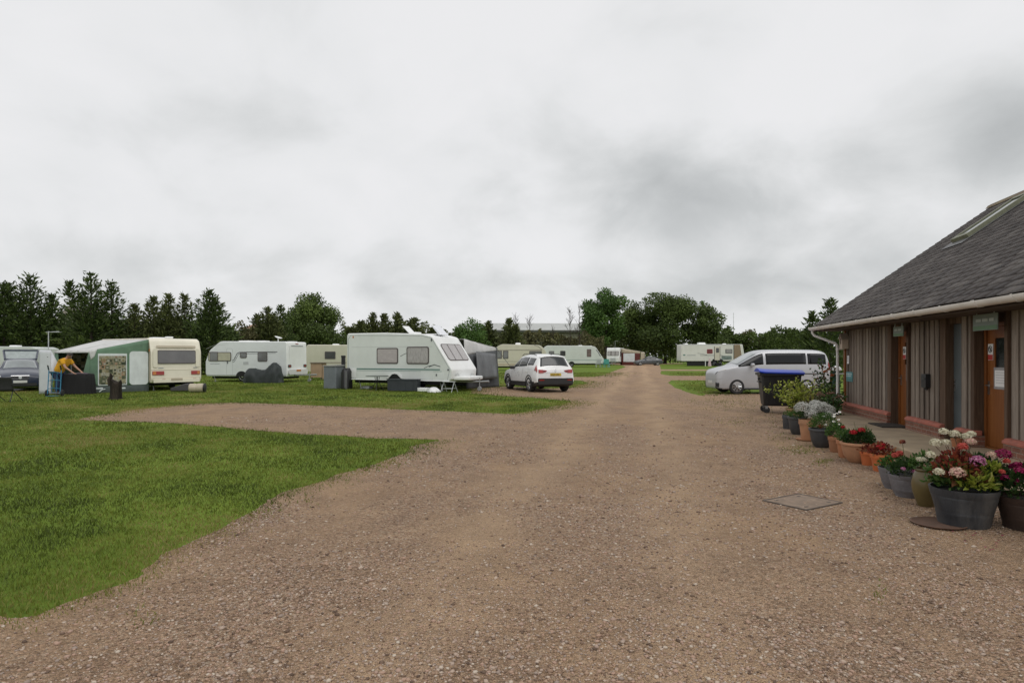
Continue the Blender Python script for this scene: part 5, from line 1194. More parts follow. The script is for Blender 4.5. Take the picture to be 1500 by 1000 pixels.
M_glass = pm('car_glass', (.016,.020,.022), .07, .35, 1.4, spec=.5, coat=.2); M_glassl = pm('windscreen_glass', (.20,.225,.225), .08, .3, 1.2, coat=.7); M_trim = pm('black_trim', (.020,.020,.021), .55, .2); M_yplate = pm('yellow_plate', (.52,.36,.03), .4, .08); M_wplate = pm('white_plate', (.62,.62,.60), .4, .08); M_chrome = pm('chrome', (.65,.65,.66), .15, .05, metal=1.0)
def mirror(par, x, y, z, mat, side):
    b = MB(); b.box((x, y+side*.10, z), (.13,.20,.15)); m_ = b.build('wing_mirror', mat, par, bevel=.045, seg=3)
    b = MB(); b.box((x+.01, y+side*.01, z-.03), (.07,.08,.05)); b.build('mirror_arm', M_trim, m_); return m_
def plate_text(par, o, u, v, w, h, mat=M_trim, t=.0025):
    b = MB(); o = Vector(o); rr = random.Random(4); x = -w*.44; u = Vector(u); v = Vector(v)
    for k in range(7):
        cw = w*.085
        if k == 4: x += w*.06
        for q_ in range(3):
            if q_ < 2: b.plate(o+u*(x+cw*(.15+.7*q_)), u, v, cw*.22, h*.62, t)
            else: b.plate(o+u*(x+cw*.5)+v*rr.choice([-h*.25,0,h*.25]), u, v, cw*.5, h*.12, t*1.2)
        x += cw*1.22
    return b.build('plate_characters', mat, par)
def emblem(par, o, u, v, r, mat):
    """round badge of a ring with two stacked chevrons"""
    o = Vector(o); u = Vector(u); v = Vector(v); b = MB(); P2 = lambda a, c: o+u*a*r+v*c*r
    rg = [P2(math.cos(2*math.pi*k/16), math.sin(2*math.pi*k/16)) for k in range(16)]
    for k in range(16): b.tube([rg[k], rg[(k+1) % 16]], r*.10, 4)
    b.tube([P2(-.38,.85),P2(0,.12),P2(.38,.85)], r*.09, 4); b.tube([P2(-.85,.25),P2(-.42,-.72),P2(0,.05),P2(.42,-.72),P2(.85,.25)], r*.09, 4)
    return b.build('emblem', mat, par)

# white SUV seen from behind
SX, SD = GX(806,28.6), 28.4
hd = math.atan2(.94,-.345)            # travel direction
def car_place(name, label, rear_mid, heading, L_):
    """empty at the nose, local +x running back from the nose"""
    d = Vector((math.cos(heading), math.sin(heading), 0)); loc = Vector((*rear_mid,0)) + d*L_
    return thing(name, label, 'car', loc, heading+math.pi, None)
suv = car_place('parked_car', 'white family car with yellow rear number plate beside the track', (GX(814,28.2),28.2), hd, 4.49)
c = Car([(0,.38,.58,.64,.62,.60,.50),(.05,.26,.70,.78,.76,.72,.60),(.30,.22,.82,.92,.885,.84,.70),(.95,.22,.93,1.03,.915,.88,.74),(1.22,.22,.97,1.08,.918,.885,.72),(2.0,.22,1.00,1.585,.92,.89,.60),(2.7,.22,1.03,1.665,.92,.89,.62),(3.55,.22,1.06,1.645,.92,.88,.61),(4.02,.24,1.07,1.585,.918,.86,.585),(4.12,.25,1.06,1.53,.915,.86,.60),(4.36,.29,1.02,1.12,.90,.855,.72),(4.44,.31,.90,1.00,.885,.84,.74),(4.48,.34,.78,.85,.865,.82,.74),(4.49,.38,.66,.72,.84,.80,.72)])
c.body('body', carpaint('white_paint', (.80,.81,.81)), suv, [(.92,.35,.40),(3.60,.35,.40)], zlow=.46, dark=M_trim)
[c.patch('side_window', M_glass, suv, 4.25, 5.35, 4.22, 4.80, (q_,)) for q_ in (1,-1)]; [c.patch('side_window', M_glass, suv, 5.42, 6.6, 4.20, 4.80, (q_,)) for q_ in (1,-1)]; [c.patch('side_window', M_glass, suv, 6.68, 7.75, 4.26, 4.78, (q_,)) for q_ in (1,-1)]
c.patch('windscreen', M_glassl, suv, 4.12, 4.92, 5.06, 6, across=True); c.patch('rear_window', M_glass, suv, 9.02, 9.86, 5.05, 6, across=True)
c.patch('spoiler', carpaint('white_paint', (.80,.81,.81)), suv, 8.0, 8.98, 5.0, 6, across=True, off=.035)
c.patch('tail_light', M_red_l, suv, 9.35, 10.75, 3.72, 4.45, (1,), off=.010); c.patch('tail_light', M_red_l, suv, 9.35, 10.75, 3.72, 4.45, (-1,), off=.010)
U_, V_ = (0,1,0), (-.05,0,1)
for sd in (1,-1):
    b = MB(); q_ = lambda y, z: Vector((4.487-.30*(z-.86), sd*y, z)); b.extrude([q_(.80,.855),q_(.80,1.005),q_(.62,1.00),q_(.40,.965),(q_(.46,.90)),q_(.60,.86)], (.018,0,0)); l_ = b.build('tail_light', M_red_l, suv)
    b = MB(); b.extrude([q_(.60,.90)+Vector((.019,0,0)),q_(.60,.96)+Vector((.019,0,0)),q_(.46,.95)+Vector((.019,0,0)),q_(.49,.91)+Vector((.019,0,0))], (.003,0,0)); b.build('dark_lens', pm('dark_red_lens', (.10,.012,.012), .2, .1, coat=.5), l_)
pl = plate(suv, 'number_plate', M_yplate, (4.490,0,.785), U_, (-.12,0,1), .52, .115, .012, .01); plate_text(pl, (4.504,0,.785), U_, (-.12,0,1), .52, .115)
emblem(suv, (4.462,0,.955), Vector(U_), Vector((-.32,0,1)).normalized(), .058, M_chrome)
plate(suv, 'tailgate_seam', M_greyl, (4.482,0,.875), U_, (-.25,0,1), 1.0, .012, .006)
b = MB(); b.plate((4.475,0,.50), U_, UZ, 1.66, .26, .035, .05); b.build('lower_bumper', M_trim, suv)
for sd in (1,-1): plate(suv, 'reflector', M_red_l, (4.512,sd*.66,.55), U_, UZ, .22, .04, .004)
plate(suv, 'brake_light', M_red_l, (4.075,0,1.60), U_, (-.9,0,.5), .3, .02, .01)
for x in (.92,3.60):
    for sd in (1,-1):
        wheel(suv, x, sd*.81, .345, .23, sd, spokes=5)
        b = MB(); rg = [(x+.415*math.cos(R(a)), .35+.415*math.sin(R(a))) for a in range(-10,191,12)]; inn = [(x+.365*math.cos(R(a)), .35+.365*math.sin(R(a))) for a in range(190,-11,-12)]
        b.extrude([(p,sd*.905,q) for p,q in rg+inn], (0,sd*.028,0)); b.build('arch_trim', M_trim, suv)
for sd in (1,-1):
    mirror(suv, 1.72, sd*.90, 1.06, M_trim, sd)
    b = MB(); b.tube([(2.05,sd*.60,1.60),(2.3,sd*.61,1.675),(3.5,sd*.60,1.665),(3.75,sd*.59,1.62)], .017, 6); b.build('roof_rail', M_trim, suv)
    b = MB(); b.bx(1.35,3.18,sd*.905,sd*.925,.25,.38); b.build('sill', M_trim, suv)
    for x in (2.35,3.3): plate(suv, 'door_handle', M_cw, (x,sd*.915,.90), (sd*-1 if sd > 0 else 1,0,0), UZ, .2, .035, .02, .01)
b = MB(); b.extrude([(3.9,-.02,1.60),(4.02,-.02,1.58),(4.02,-.02,1.68)], (0,.04,0)); b.build('roof_aerial', M_trim, suv)
# silver van on the right, nose to the left
van = thing('silver_van', 'silver passenger van with dark rear windows parked behind the wheelie bin', 'van', (GX(1040,27.2)+.02,27.75,0), R(2))
c = Car([(.17,.34,.80,.85,.62,.59,.48),(.21,.24,.89,.94,.72,.69,.58),(.36,.20,.98,1.04,.82,.79,.67),(.62,.20,1.04,1.12,.84,.81,.70),(1.00,.20,1.10,1.22,.85,.82,.70),(1.88,.20,1.15,1.72,.85,.825,.64),(2.35,.20,1.17,1.83,.85,.825,.66),(3.4,.22,1.18,1.845,.85,.825,.67),(4.4,.22,1.18,1.835,.85,.825,.67),(4.74,.24,1.18,1.79,.84,.82,.66),(4.86,.28,1.15,1.62,.83,.815,.70),(4.94,.30,1.05,1.18,.82,.805,.76),(4.97,.36,.78,.84,.80,.78,.72)])
van_c = c
M_glassv = pm('privacy_glass', (.006,.007,.008), .12, .2, 1.4, spec=.35)
M_silver = pm('silver_paint', (.48,.49,.51), .38, .03, 1.5, metal=.25, coat=.3, dirt=((.36,.36,.36), .25))
c.body('body', M_silver, van, [(1.0,.325,.385),(3.95,.325,.385)])
[c.patch('side_window', M_glassv, van, 4.12, 5.55, 4.16, 4.84, (q_,)) for q_ in (1,-1)]; [c.patch('side_window', M_glassv, van, 5.78, 7.50, 4.14, 4.80, (q_,)) for q_ in (1,-1)]; [c.patch('side_window', M_glassv, van, 7.56, 9.25, 4.14, 4.78, (q_,)) for q_ in (1,-1)]
c.patch('windscreen', M_glassl, van, 4.10, 4.98, 5.05, 6, across=True); c.patch('rear_window', M_glass, van, 9.6, 10.6, 5.1, 6, across=True)
c.patch('headlight', M_clear, van, 1.35, 2.75, 3.95, 4.60, (1,), off=.010); c.patch('headlight', M_clear, van, 1.35, 2.75, 3.95, 4.60, (-1,), off=.010)
c.patch('lower_grille', M_trim, van, .15, 1.5, 1.7, 2.6, (-1,), off=.010); c.patch('lower_grille', M_trim, van, .15, 1.5, 1.7, 2.6, (1,), off=.010); c.patch('upper_grille', M_trim, van, .3, 1.25, 4.05, 4.5, (1,), off=.012); c.patch('upper_grille', M_trim, van, .3, 1.25, 4.05, 4.5, (-1,), off=.012)
b = MB(); b.tube([van_c.pt(t_,3.15,1)+Vector((-.004,0,0)) for t_ in [2.2-q*.2 for q in range(11)]]+[van_c.pt(t_,3.15,-1)+Vector((-.004,0,0)) for t_ in [q*.2 for q in range(1,12)]], .006, 5); b.build('bumper_seam', M_greyd, van)
for sd in (1,-1): van_c.patch('bumper_lower', M_trim, van, .3, 2.2, 1.05, 1.55, (sd,), off=.012)
plate(van, 'number_plate', M_wplate, (.165,0,.50), (0,-1,0), UZ, .5, .11, .02)
for sd in (1,-1): mirror(van, 1.62, sd*.83, 1.22, M_silver, sd); c.patch('tail_light', M_red_l, van, 10.1, 11.0, 4.0, 4.5, (sd,), off=.01)
b = MB(); b.bx(2.9,4.72,-.866,-.842,.84,.875); b.build('side_rail', M_trim, van)
for x in (1.98,2.92,4.42):
    b = MB(); b.bx(x-.005,x+.005,-.857,-.846,.34,.95); b.build('door_seam', M_greyd, van)
b = MB(); b.bx(1.3,3.4,-.85,-.83,.19,.25); b.build('sill', M_trim, van)
for x in (2.2,3.0): plate(van, 'door_handle', M_silver, (x,-.845,.92), UX, UZ, .2, .04, .03, .01)
for x in (1.0,3.95):
    for sd in (1,-1): wheel(van, x, sd*.752, .325, .20, sd, spokes=8)
# dark grey hatchback far down the track
M_dgrey = carpaint('dark_grey_paint', (.075,.082,.090), .2)
fc = thing('parked_car', 'small looking dark grey hatchback at the far end of the track', 'car', (GX(929,108),108,0), R(4))
c = Car([(0,.34,.52,.60,.55,.52,.42),(.06,.24,.64,.72,.74,.70,.58),(.4,.20,.74,.84,.86,.82,.66),(1.1,.20,.84,.96,.88,.84,.68),(1.4,.20,.88,1.00,.885,.84,.66),(2.1,.20,.92,1.42,.885,.84,.54),(2.7,.20,.94,1.48,.885,.84,.55),(3.4,.20,.95,1.42,.88,.82,.54),(4.1,.22,.97,1.12,.87,.80,.62),(4.45,.24,.96,1.05,.85,.78,.68),(4.6,.30,.88,.94,.80,.74,.66),(4.62,.38,.62,.68,.78,.72,.64)])
c.body('body', M_dgrey, fc, [(.85,.31,.36),(3.75,.31,.36)]); [c.patch('side_window', M_glass, fc, 4.3, 5.5, 4.2, 4.8, (q_,)) for q_ in (1,-1)]; [c.patch('side_window', M_glass, fc, 5.6, 7.2, 4.2, 4.78, (q_,)) for q_ in (1,-1)]; c.patch('windscreen', M_glass, fc, 4.1, 4.95, 5.05, 6, across=True); c.patch('rear_window', M_glass, fc, 7.1, 7.9, 5.05, 6, across=True)
for sd in (1,-1):
    c.patch('tail_light', M_red_l, fc, 9.1, 10.2, 3.7, 4.5, (sd,), off=.01); mirror(fc, 1.75, sd*.86, .98, M_dgrey, sd)
    for x in (.85,3.75): wheel(fc, x, sd*.78, .33, .2, sd, rim=M_cw)
# dark blue estate at the left edge, tailgate up
M_navy = pm('navy_paint', (.016,.024,.048), .35, .05, 1.5, coat=.25)
ec = thing('estate_car', 'dark blue estate car with raised tailgate at the edge of the photo', 'car', (-21.95,28.95,0), math.atan2(.80,-.60))
c = Car([(0,.32,.52,.60,.62,.58,.46),(.06,.22,.64,.72,.78,.74,.62),(.4,.20,.76,.85,.87,.83,.70),(1.1,.20,.86,.97,.89,.85,.70),(1.42,.20,.90,1.02,.89,.85,.68),(2.15,.20,.94,1.40,.89,.85,.56),(2.8,.20,.96,1.46,.89,.85,.57),(3.9,.20,.97,1.43,.885,.84,.56),(4.35,.22,.97,1.38,.88,.83,.56),(4.55,.26,.95,1.05,.86,.81,.68),(4.66,.32,.86,.92,.82,.77,.68),(4.68,.40,.60,.66,.80,.75,.66)])
c.body('body', M_navy, ec, [(.88,.31,.36),(3.68,.31,.36)]); [c.patch('side_window', M_glass, ec, 4.3, 5.4, 4.2, 4.8, (q_,)) for q_ in (1,-1)]; [c.patch('side_window', M_glass, ec, 5.5, 6.6, 4.2, 4.8, (q_,)) for q_ in (1,-1)]; [c.patch('side_window', M_glass, ec, 6.7, 7.8, 4.2, 4.78, (q_,)) for q_ in (1,-1)]; c.patch('windscreen', M_glassl, ec, 4.10, 4.95, 5.05, 6, across=True)
for sd in (1,-1):
    c.patch('headlight', M_clear, ec, .95, 1.9, 3.75, 4.75, (sd,), off=.012); mirror(ec, 1.75, sd*.88, .98, M_navy, sd)
    for x in (.88,3.68): wheel(ec, x, sd*.78, .32, .2, sd, spokes=6)
g_ = plate(ec, 'grille', M_trim, (.01,0,.62), (0,-1,0), (.35,0,1), .62, .16, .03, .04); plate(ec, 'grille_badge', M_greyl, (-.02,0,.63), (0,-1,0), (.35,0,1), .12, .13, .02, .05); plate(ec, 'grille_surround', M_chrome, (.0,-.0,.705), (0,-1,0), (.35,0,1), .66, .02, .035)
plate(ec, 'number_plate', M_wplate, (-.01,0,.45), (0,-1,0), UZ, .5, .11, .02); plate(ec, 'lower_grille', M_trim, (.01,0,.32), (0,-1,0), UZ, 1.2, .12, .02, .03)
tg = MB()
fr = [(4.25,-.62,1.42),(4.25,.62,1.42),(5.12,.70,1.86),(5.12,-.70,1.86)]
tg.tube([fr[0],fr[3]], .05, 6); tg.tube([fr[1],fr[2]], .05, 6); tg.tube([fr[3],fr[2]], .06, 6); tg.tube([fr[0],fr[1]], .05, 6)
t_ = tg.build('tailgate', M_navy, ec); b = MB(); b.add([tuple(Vector(p)+Vector((0,0,.005))) for p in fr]+[tuple(Vector(p)+Vector((.01,0,-.012))) for p in fr], [(0,1,2,3),(7,6,5,4),(0,4,5,1),(1,5,6,2),(2,6,7,3),(3,7,4,0)]); b.build('pane', pm('tailgate_glass', (.26,.30,.29), .1, .2, coat=.5), t_)
for sd in (1,-1):
    b = MB(); b.tube([(4.42,sd*.60,1.10),(4.95,sd*.66,1.76)], .014, 6); b.build('gas_strut', M_trim, ec)
# ---- the man in yellow and the camp gear -------------------------------------------------------
def skin(name, mat, parent, chains, root=0, sub=2):
    """one continuous skinned surface: chains = [(joint list [(x,y,z,r)...])], chains may start at an existing joint index"""
    V, E, RR = [], [], []
    for start, js in chains:
        prev = start
        for (x,y,z,r) in js:
            V.append((x,y,z)); RR.append(r); i = len(V)-1
            if prev is not None: E.append((prev,i))
            prev = i
    me = bpy.data.meshes.new(name); me.from_pydata(V, E, []); o = bpy.data.objects.new(name, me); COL.objects.link(o)
    o.modifiers.new('skin', 'SKIN'); s = o.modifiers.new('sub', 'SUBSURF'); s.levels = sub; s.render_levels = sub
    if not me.skin_vertices: raise RuntimeError('no skin layer')
    for i, r in enumerate(RR):
        me.skin_vertices[0].data[i].radius = (r, r) if not isinstance(r, tuple) else r
        me.skin_vertices[0].data[i].use_root = (i == root)
    bpy.context.view_layer.update(); dg = bpy.context.evaluated_depsgraph_get(); m2 = bpy.data.meshes.new_from_object(o.evaluated_get(dg)); o.modifiers.clear(); o.data = m2; bpy.data.meshes.remove(me)
    m2.materials.clear(); m2.materials.append(mat); m2.polygons.foreach_set('use_smooth', [True]*len(m2.polygons)); m2.name = name
    if parent is not None: o.parent = parent
    return o
M_skin = pm('skin', (.40,.22,.15), .55, .08, 12); M_tee = pm('mustard_cotton', (.58,.29,.012), .85, .14, 6, bump=.3, bscale=14); M_jean = pm('blue_denim', (.020,.036,.085), .85, .25, 8, bump=.2); M_hair = pm('dark_hair', (.018,.012,.009), .7, .3, 30); M_shoe = pm('dark_shoe', (.025,.02,.018), .6, .2)
man = thing('person', 'man in mustard t-shirt and blue jeans leaning over the black covered table', 'person', (GX(85.5,26.8),26.8,0), 0)
# local: x to the right of the picture (he leans that way), y away from us, z up
J = [(None, [(0,0,.93,.13)]),                                                    # 0 pelvis
     (0, [(.08,0,1.08,.15),(.20,0,1.27,.165),(.31,0,1.42,.15),(.37,0,1.50,.068),(.425,-.01,1.555,.078),(.465,-.02,1.60,.100),(.49,-.02,1.65,.090)]),   # 1..7 spine, neck, head
     (0, [(-.02,-.09,.86,.085),(.04,-.10,.50,.062),(-.01,-.10,.10,.042),(.02,-.10,.05,.045),(.13,-.12,.035,.035)]),      # 8..12 leg
     (0, [(-.02,.09,.86,.085),(.02,.11,.50,.062),(-.08,.11,.10,.042),(-.05,.11,.05,.045),(.06,.12,.035,.035)]),         # 13..17
     (3, [(.31,-.21,1.40,.062),(.47,-.27,1.13,.048),(.72,-.22,.93,.032),(.77,-.21,.895,.031)]),                    # 18..21 near arm
     (3, [(.34,.21,1.40,.062),(.53,.26,1.14,.048),(.78,.23,.95,.032),(.83,.22,.91,.031)])]                         # 22..25
hand = lambda a, y0: [(a, [(x0+.035*k*1.0, y0+dy, z0-.012*k, .0095) for k in range(1,3)]) for x0, z0, dy in (() )]
for wrist, (hx,hy,hz) in ((21,(.77,-.21,.895)),(25,(.83,.22,.91))):
    for dy, ln in ((-.030,.072),(-.010,.085),(.010,.080),(.028,.062)):
        J.append((wrist, [(hx+.030,hy+dy,hz-.012,.011),(hx+.030+ln*.55,hy+dy*1.15,hz-.022,.009),(hx+.030+ln,hy+dy*1.2,hz-.045,.008)]))
    sgn = 1 if hy < 0 else -1
    J.append((wrist, [(hx+.010,hy+sgn*.040,hz-.012,.012),(hx+.045,hy+sgn*.058,hz-.028,.009)]))
body = skin('body', M_skin, man, J)
skin('shirt', M_tee, man, [(None, [(-.04,0,.88,.20),(.07,0,1.08,.200),(.19,0,1.27,.215),(.30,0,1.41,.190),(.35,0,1.48,.095)]), (3, [(.31,-.21,1.40,.100),(.40,-.25,1.22,.088)]), (3, [(.34,.21,1.40,.100),(.45,.24,1.23,.088)])])
skin('jeans', M_jean, man, [(None, [(0,0,.90,.182)]), (0, [(-.02,-.09,.84,.108),(.04,-.10,.50,.082),(-.01,-.10,.12,.066)]), (0, [(-.02,.09,.84,.108),(.02,.11,.50,.082),(-.08,.11,.12,.066)])])
h = MB()
hc = Vector((.485,-.02,1.625))
for a in range(1):
    bm = bmesh.new(); bmesh.ops.create_icosphere(bm, subdivisions=2, radius=.112); V = []
    for v in bm.verts:
        p = v.co.copy(); p *= 1 + .05*mnoise.noise(p*30); V.append(p)
    keep = [f for f in bm.faces if f.calc_center_median().dot(Vector((.25,-.15,-1)).normalized()) < .045]
    idx = {v.index: i for i, v in enumerate(bm.verts)}
    h.add([hc+p for p in V], [[v.index for v in f.verts] for f in keep]); bm.free()
h.build('hair', M_hair, man, sharp=80)
f = MB(); fd = Vector((.62,0,-.78)); fc_ = hc+fd*.085
f.lathe([(.004,-.012),(.016,0),(.012,.018),(.003,.028)], fc_, 8, M=fd.to_track_quat('Z','Y').to_matrix().to_4x4()); f.build('nose', M_skin, man)
for dy in (-.034,.034):
    e = MB(); e.lathe([(.002,-.006),(.011,0),(.009,.006),(.002,.009)], hc+Vector((.085,dy,-.035)), 8, M=fd.to_track_quat('Z','Y').to_matrix().to_4x4()); e.build('eye', M_cw, man)
e = MB(); e.tube([hc+Vector((.035,-.025,-.105)), hc+Vector((.038,0,-.108)), hc+Vector((.035,.025,-.105))], .006, 5); e.build('mouth', pm('lips', (.30,.11,.09), .5, .1), man)
for sd in (-1,1):
    e = MB(); e.lathe([(.010,-.01),(.026,0),(.022,.012),(.008,.014)], hc+Vector((-.005,sd*.098,-.02)), 10, M=Matrix.Rotation(R(-90*sd),4,'X')); e.build('ear', M_skin, man)
for y, x in ((-.10,.03),(.11,-.04)):
    b = MB(); b.extrude([(x-.11,y-.075,0),(x+.21,y-.075,0),(x+.21,y-.075,.085),(x+.06,y-.075,.13),(x-.11,y-.075,.13)], (0,.13,0)); b.build('shoe', M_shoe, man, bevel=.02)
# black covered table
tb = thing('covered_table', 'table under a black cloth that the man in yellow leans on', 'table', (GX(115.5,27.1),27.1,0), R(-3))
V = []; m = MB(); W2, D2, HT = .53, .30, .84
def ring_(z, k, jit): 
    out = []
    for i in range(48):
        a = i/48*2*math.pi; c_, s_ = math.cos(a), math.sin(a); q = (abs(c_)**6+abs(s_)**6)**(-1/6)
        out.append((c_*q*(W2+k+jit*math.sin(a*13)), s_*q*(D2+k+jit*math.sin(a*13+1)), z))
    return out
rings = [ring_(.02,.045,.028), ring_(.30,.035,.020), ring_(.62,.02,.010), ring_(HT-.03,.004,.002), ring_(HT,-.015,0)]
vv = [p for r_ in rings for p in r_]; ff = [(j*48+i, j*48+(i+1)%48, (j+1)*48+(i+1)%48, (j+1)*48+i) for j in range(4) for i in range(48)] + [tuple(4*48+i for i in range(48))]
m.add(vv, ff); m.build('cloth', pm('black_cloth', (.010,.009,.010), .9, .3, 5, bump=.3, bscale=8), tb)
m = MB(); cloth(m, (-.46,-.26,HT+.012), (.52,-.26,HT+.012), (.52,.26,HT+.03), (-.46,.26,HT+.012), 8, 6, -.05, (0,0,-1), .03); cbuild(m, 'grey_fabric', pm('purple_grey_fabric', (.075,.060,.072), .9, .3, 5), tb)
# blue sack truck
st_ = thing('sack_truck', 'bright blue two wheeled sack truck standing behind the man', 'hand truck', (GX(79,25.6),25.6,0), R(12))
M_tblue = pm('turquoise_blue_paint', (.020,.16,.27), .4, .15)
for x in (-.22,.22):
    b = MB(); b.tube([(x,-.02,.10),(x,0,.16),(x,.10,1.02),(x,.03,1.14)], .019, 8); b.build('side_rail', M_tblue, st_)
    b = MB(); b.tube([(x,.075,1.06),(x,.02,1.19),(x,.0,1.22)], .026, 8); b.build('grip', M_dark, st_)
    b = MB(); b.lathe([(.05,-.03),(.11,-.035),(.13,-.02),(.13,.02),(.11,.035),(.05,.03)], (x*1.25,.06,.13), 18, M=Matrix.Rotation(R(90),4,'Y')); b.build('wheel', M_tyre, st_)
for z, y in ((.30,.02),(.62,.05),(.92,.09)):
    b = MB(); b.tube([(-.22,y,z),(0,y-.03,z+.03),(.22,y,z)], .013, 6); b.build('cross_bar', M_tblue, st_)
b = MB(); b.tube([(-.08,.0,.16),(-.08,.08,.92)], .010, 6); b.tube([(-.08,.0,.16),(.08,.0,.16),(.08,.08,.92)], .010, 6); b.build('inner_frame', M_tblue, st_)
b = MB(); b.bx(-.20,.20,-.24,0,.02,.035); b.build('toe_plate', M_tblue, st_); b = MB(); b.tube([(-.28,.06,.13),(.28,.06,.13)], .012, 8); b.build('axle', M_galv, st_)
# black camp chair at the left edge
ch = thing('camp_chair', 'low black camp chair on the grass in front of the estate car', 'chair', (GX(4,22.4),22.4,0), R(-8)); M_chf = pm('black_canvas', (.018,.018,.019), .85, .3, 8, bump=.2)
m = MB(); cloth(m, (-.42,-.02,.40), (.42,-.02,.40), (.42,-.10,.86), (-.42,-.10,.86), 8, 6, .04, (0,1,0), .01); cbuild(m, 'backrest', M_chf, ch)
m = MB(); cloth(m, (-.40,0,.40), (.40,0,.40), (.40,.46,.44), (-.40,.46,.44), 8, 6, .05, (0,0,-1), .01); cbuild(m, 'seat', M_chf, ch)
for sd in (-1,1):
    b = MB(); b.tube([(sd*.42,-.10,.86),(sd*.42,0,.40),(sd*.36,.44,.02)], .014, 8); b.build('leg', M_dark, ch); b = MB(); b.tube([(sd*.36,.05,.44),(sd*.45,-.16,.02)], .014, 8); b.build('leg', M_dark, ch)
    b = MB(); b.tube([(sd*.43,-.08,.64),(sd*.43,.40,.62)], .018, 8); b.build('armrest', M_dark, ch)
# split dark stump
o = thing('tree_stump', 'dark split tree stump standing on the grass before the green awning', 'stump', (GX(169,23.9),23.9,0)); M_bark = wood_mat('dark_bark', (.010,.008,.006), (.030,.024,.018), (.07,.055,.042), .95, (8,8,1.2))
b = MB(); V = []
for j, (z, r_) in enumerate(((0,.25),(.08,.20),(.3,.185),(.55,.19),(.66,.17))):
    for k in range(20):
        a = 2*math.pi*k/20; rr = r_*(1+.14*math.sin(3*a+j*.2)+.10*math.sin(7*a+1))*(1.0 if z < .5 else (1.0 if math.cos(a) > -.2 else .9)); zz = z + (.08*math.sin(2*a+.6)+(.05 if math.cos(a) < 0 else -.02) if z > .5 else 0)
        V.append((rr*math.cos(a)*1.05, rr*math.sin(a)*.8, zz))
b.add(V, [(j*20+k, j*20+(k+1)%20, (j+1)*20+(k+1)%20, (j+1)*20+k) for j in range(4) for k in range(20)]+[tuple(80+k for k in range(20))]); b.build('trunk', M_bark, o)
b = MB(); b.tube([(-.16,-.02,.5),(-.19,-.03,.72),(-.14,-.02,.86),(-.17,-.02,.95)], [.09,.08,.06,.03], 9); b.build('broken_branch', M_bark, o)
# water barrel and feet behind the cream caravan
o = thing('water_barrel', 'pale roller water barrel lying behind the old cream caravan', 'water barrel', (GX(288,28.3),28.3,.20), R(10)); b = MB(); b.lathe([(.10,-.30),(.17,-.29),(.195,-.26),(.195,-.05),(.18,0),(.195,.05),(.195,.26),(.17,.29),(.10,.30)], (0,0,0), 22, M=Matrix.Rotation(R(90),4,'Y')); b.build('barrel', M_cside, o)
b = MB(); b.lathe([(.03,0),(.20,.02),(.20,.07),(.12,.09)], (.29,0,0), 20, M=Matrix.Rotation(R(90),4,'Y')); b.build('cap', M_dark, o)
o = thing('waste_tank', 'grey wedge shaped waste water tank under the old cream caravan', 'tank', (GX(264,28.9),28.9,0), R(8)); b = MB(); b.extrude([(-.42,0,.03),(.32,0,.03),(.38,0,.10),(.38,0,.34),(.2,0,.36),(-.42,0,.16)], (0,.5,0)); b.build('body', pm('tank_grey', (.060,.056,.060), .7, .2, 4), o, bevel=.03); b = MB(); b.tube([(.30,.25,.35),(.30,.25,.40)], .05, 12); b.build('cap', M_dark, o)
# aerial pole by the windbreak, and the far one
def aerial(label, x, d, ztop):
    o = thing('aerial_pole', label, 'aerial', (GX(x,d),d,0)); b = MB(); b.tube([(0,0,0),(0,0,ztop)], .022, 8); b.build('pole', M_greyl, o)
    b = MB(); b.tube([(-.1,0,ztop-.05),(.5,0,ztop-.02)], .018, 6); [b.tube([(q_,-.18,ztop-.04),(q_,.18,ztop-.04)], .008, 4) for q_ in (0,.12,.24,.36,.48)]; b.build('aerial', M_greyl, o); return o
aerial('pale aerial pole rising beside the white windbreak', 71, 30.5, 1.6+36*30.5/950); aerial('thin aerial pole beside the little far caravan', 901, 109, 1.6+20*109/950+.2)
# covered motorbike
mb_ = thing('covered_motorbike', 'motorbike hidden under a dark green cover by the swoosh caravan', 'motorbike', (GX(386,38.4),38.4,0), R(-4))
m = MB(); prof_ = [(-1.12,.0,.16),(-1.10,.42,.22),(-1.0,.76,.27),(-.72,.84,.30),(-.4,.80,.30),(-.10,.74,.31),(.15,.80,.34),(.35,1.00,.38),(.55,1.16,.42),(.75,1.22,.42),(.92,1.12,.36),(1.02,.80,.30),(1.10,.40,.24),(1.12,.0,.2)]
V = []; NV = 16
for i, (x, zt, hw) in enumerate([tuple(catmull(np.array(prof_), q/3)) for q in range(3*(len(prof_)-1)+1)]):
    for k in range(NV+1):
        a = math.pi*k/NV; q = math.sin(a)**.55
        y = -math.cos(a)*(hw+.08*(1-q)); z = max(zt,.02)*q
        n_ = .10*mnoise.noise((x*3.1, y*4, z*3.0))+.05*mnoise.noise((x*9, y*7, z*2.0)); V.append((x+n_*.6, y*(1+n_*2), max(.01,z*(1+n_))))
m.add(V, [(i*(NV+1)+k, i*(NV+1)+k+1, (i+1)*(NV+1)+k+1, (i+1)*(NV+1)+k) for i in range(3*(len(prof_)-1)) for k in range(NV)]); m.build('cover', pm('dark_green_cover', (.016,.022,.022), .6, .3, 4, bump=.5, bscale=5, dirt=((.035,.042,.042), .4)), mb_, sharp=80)
b = MB(); b.lathe([(.16,-.05),(.29,-.06),(.30,0),(.29,.06),(.16,.05)], (-.86,-.02,.30), 20, M=Matrix.Rotation(R(90),4,'X')); b.build('wheel', M_tyre, mb_)
b = MB(); b.box((.42,-.44,.98),(.10,.02,.14)); b.build('pale_patch', M_awhite, mb_)
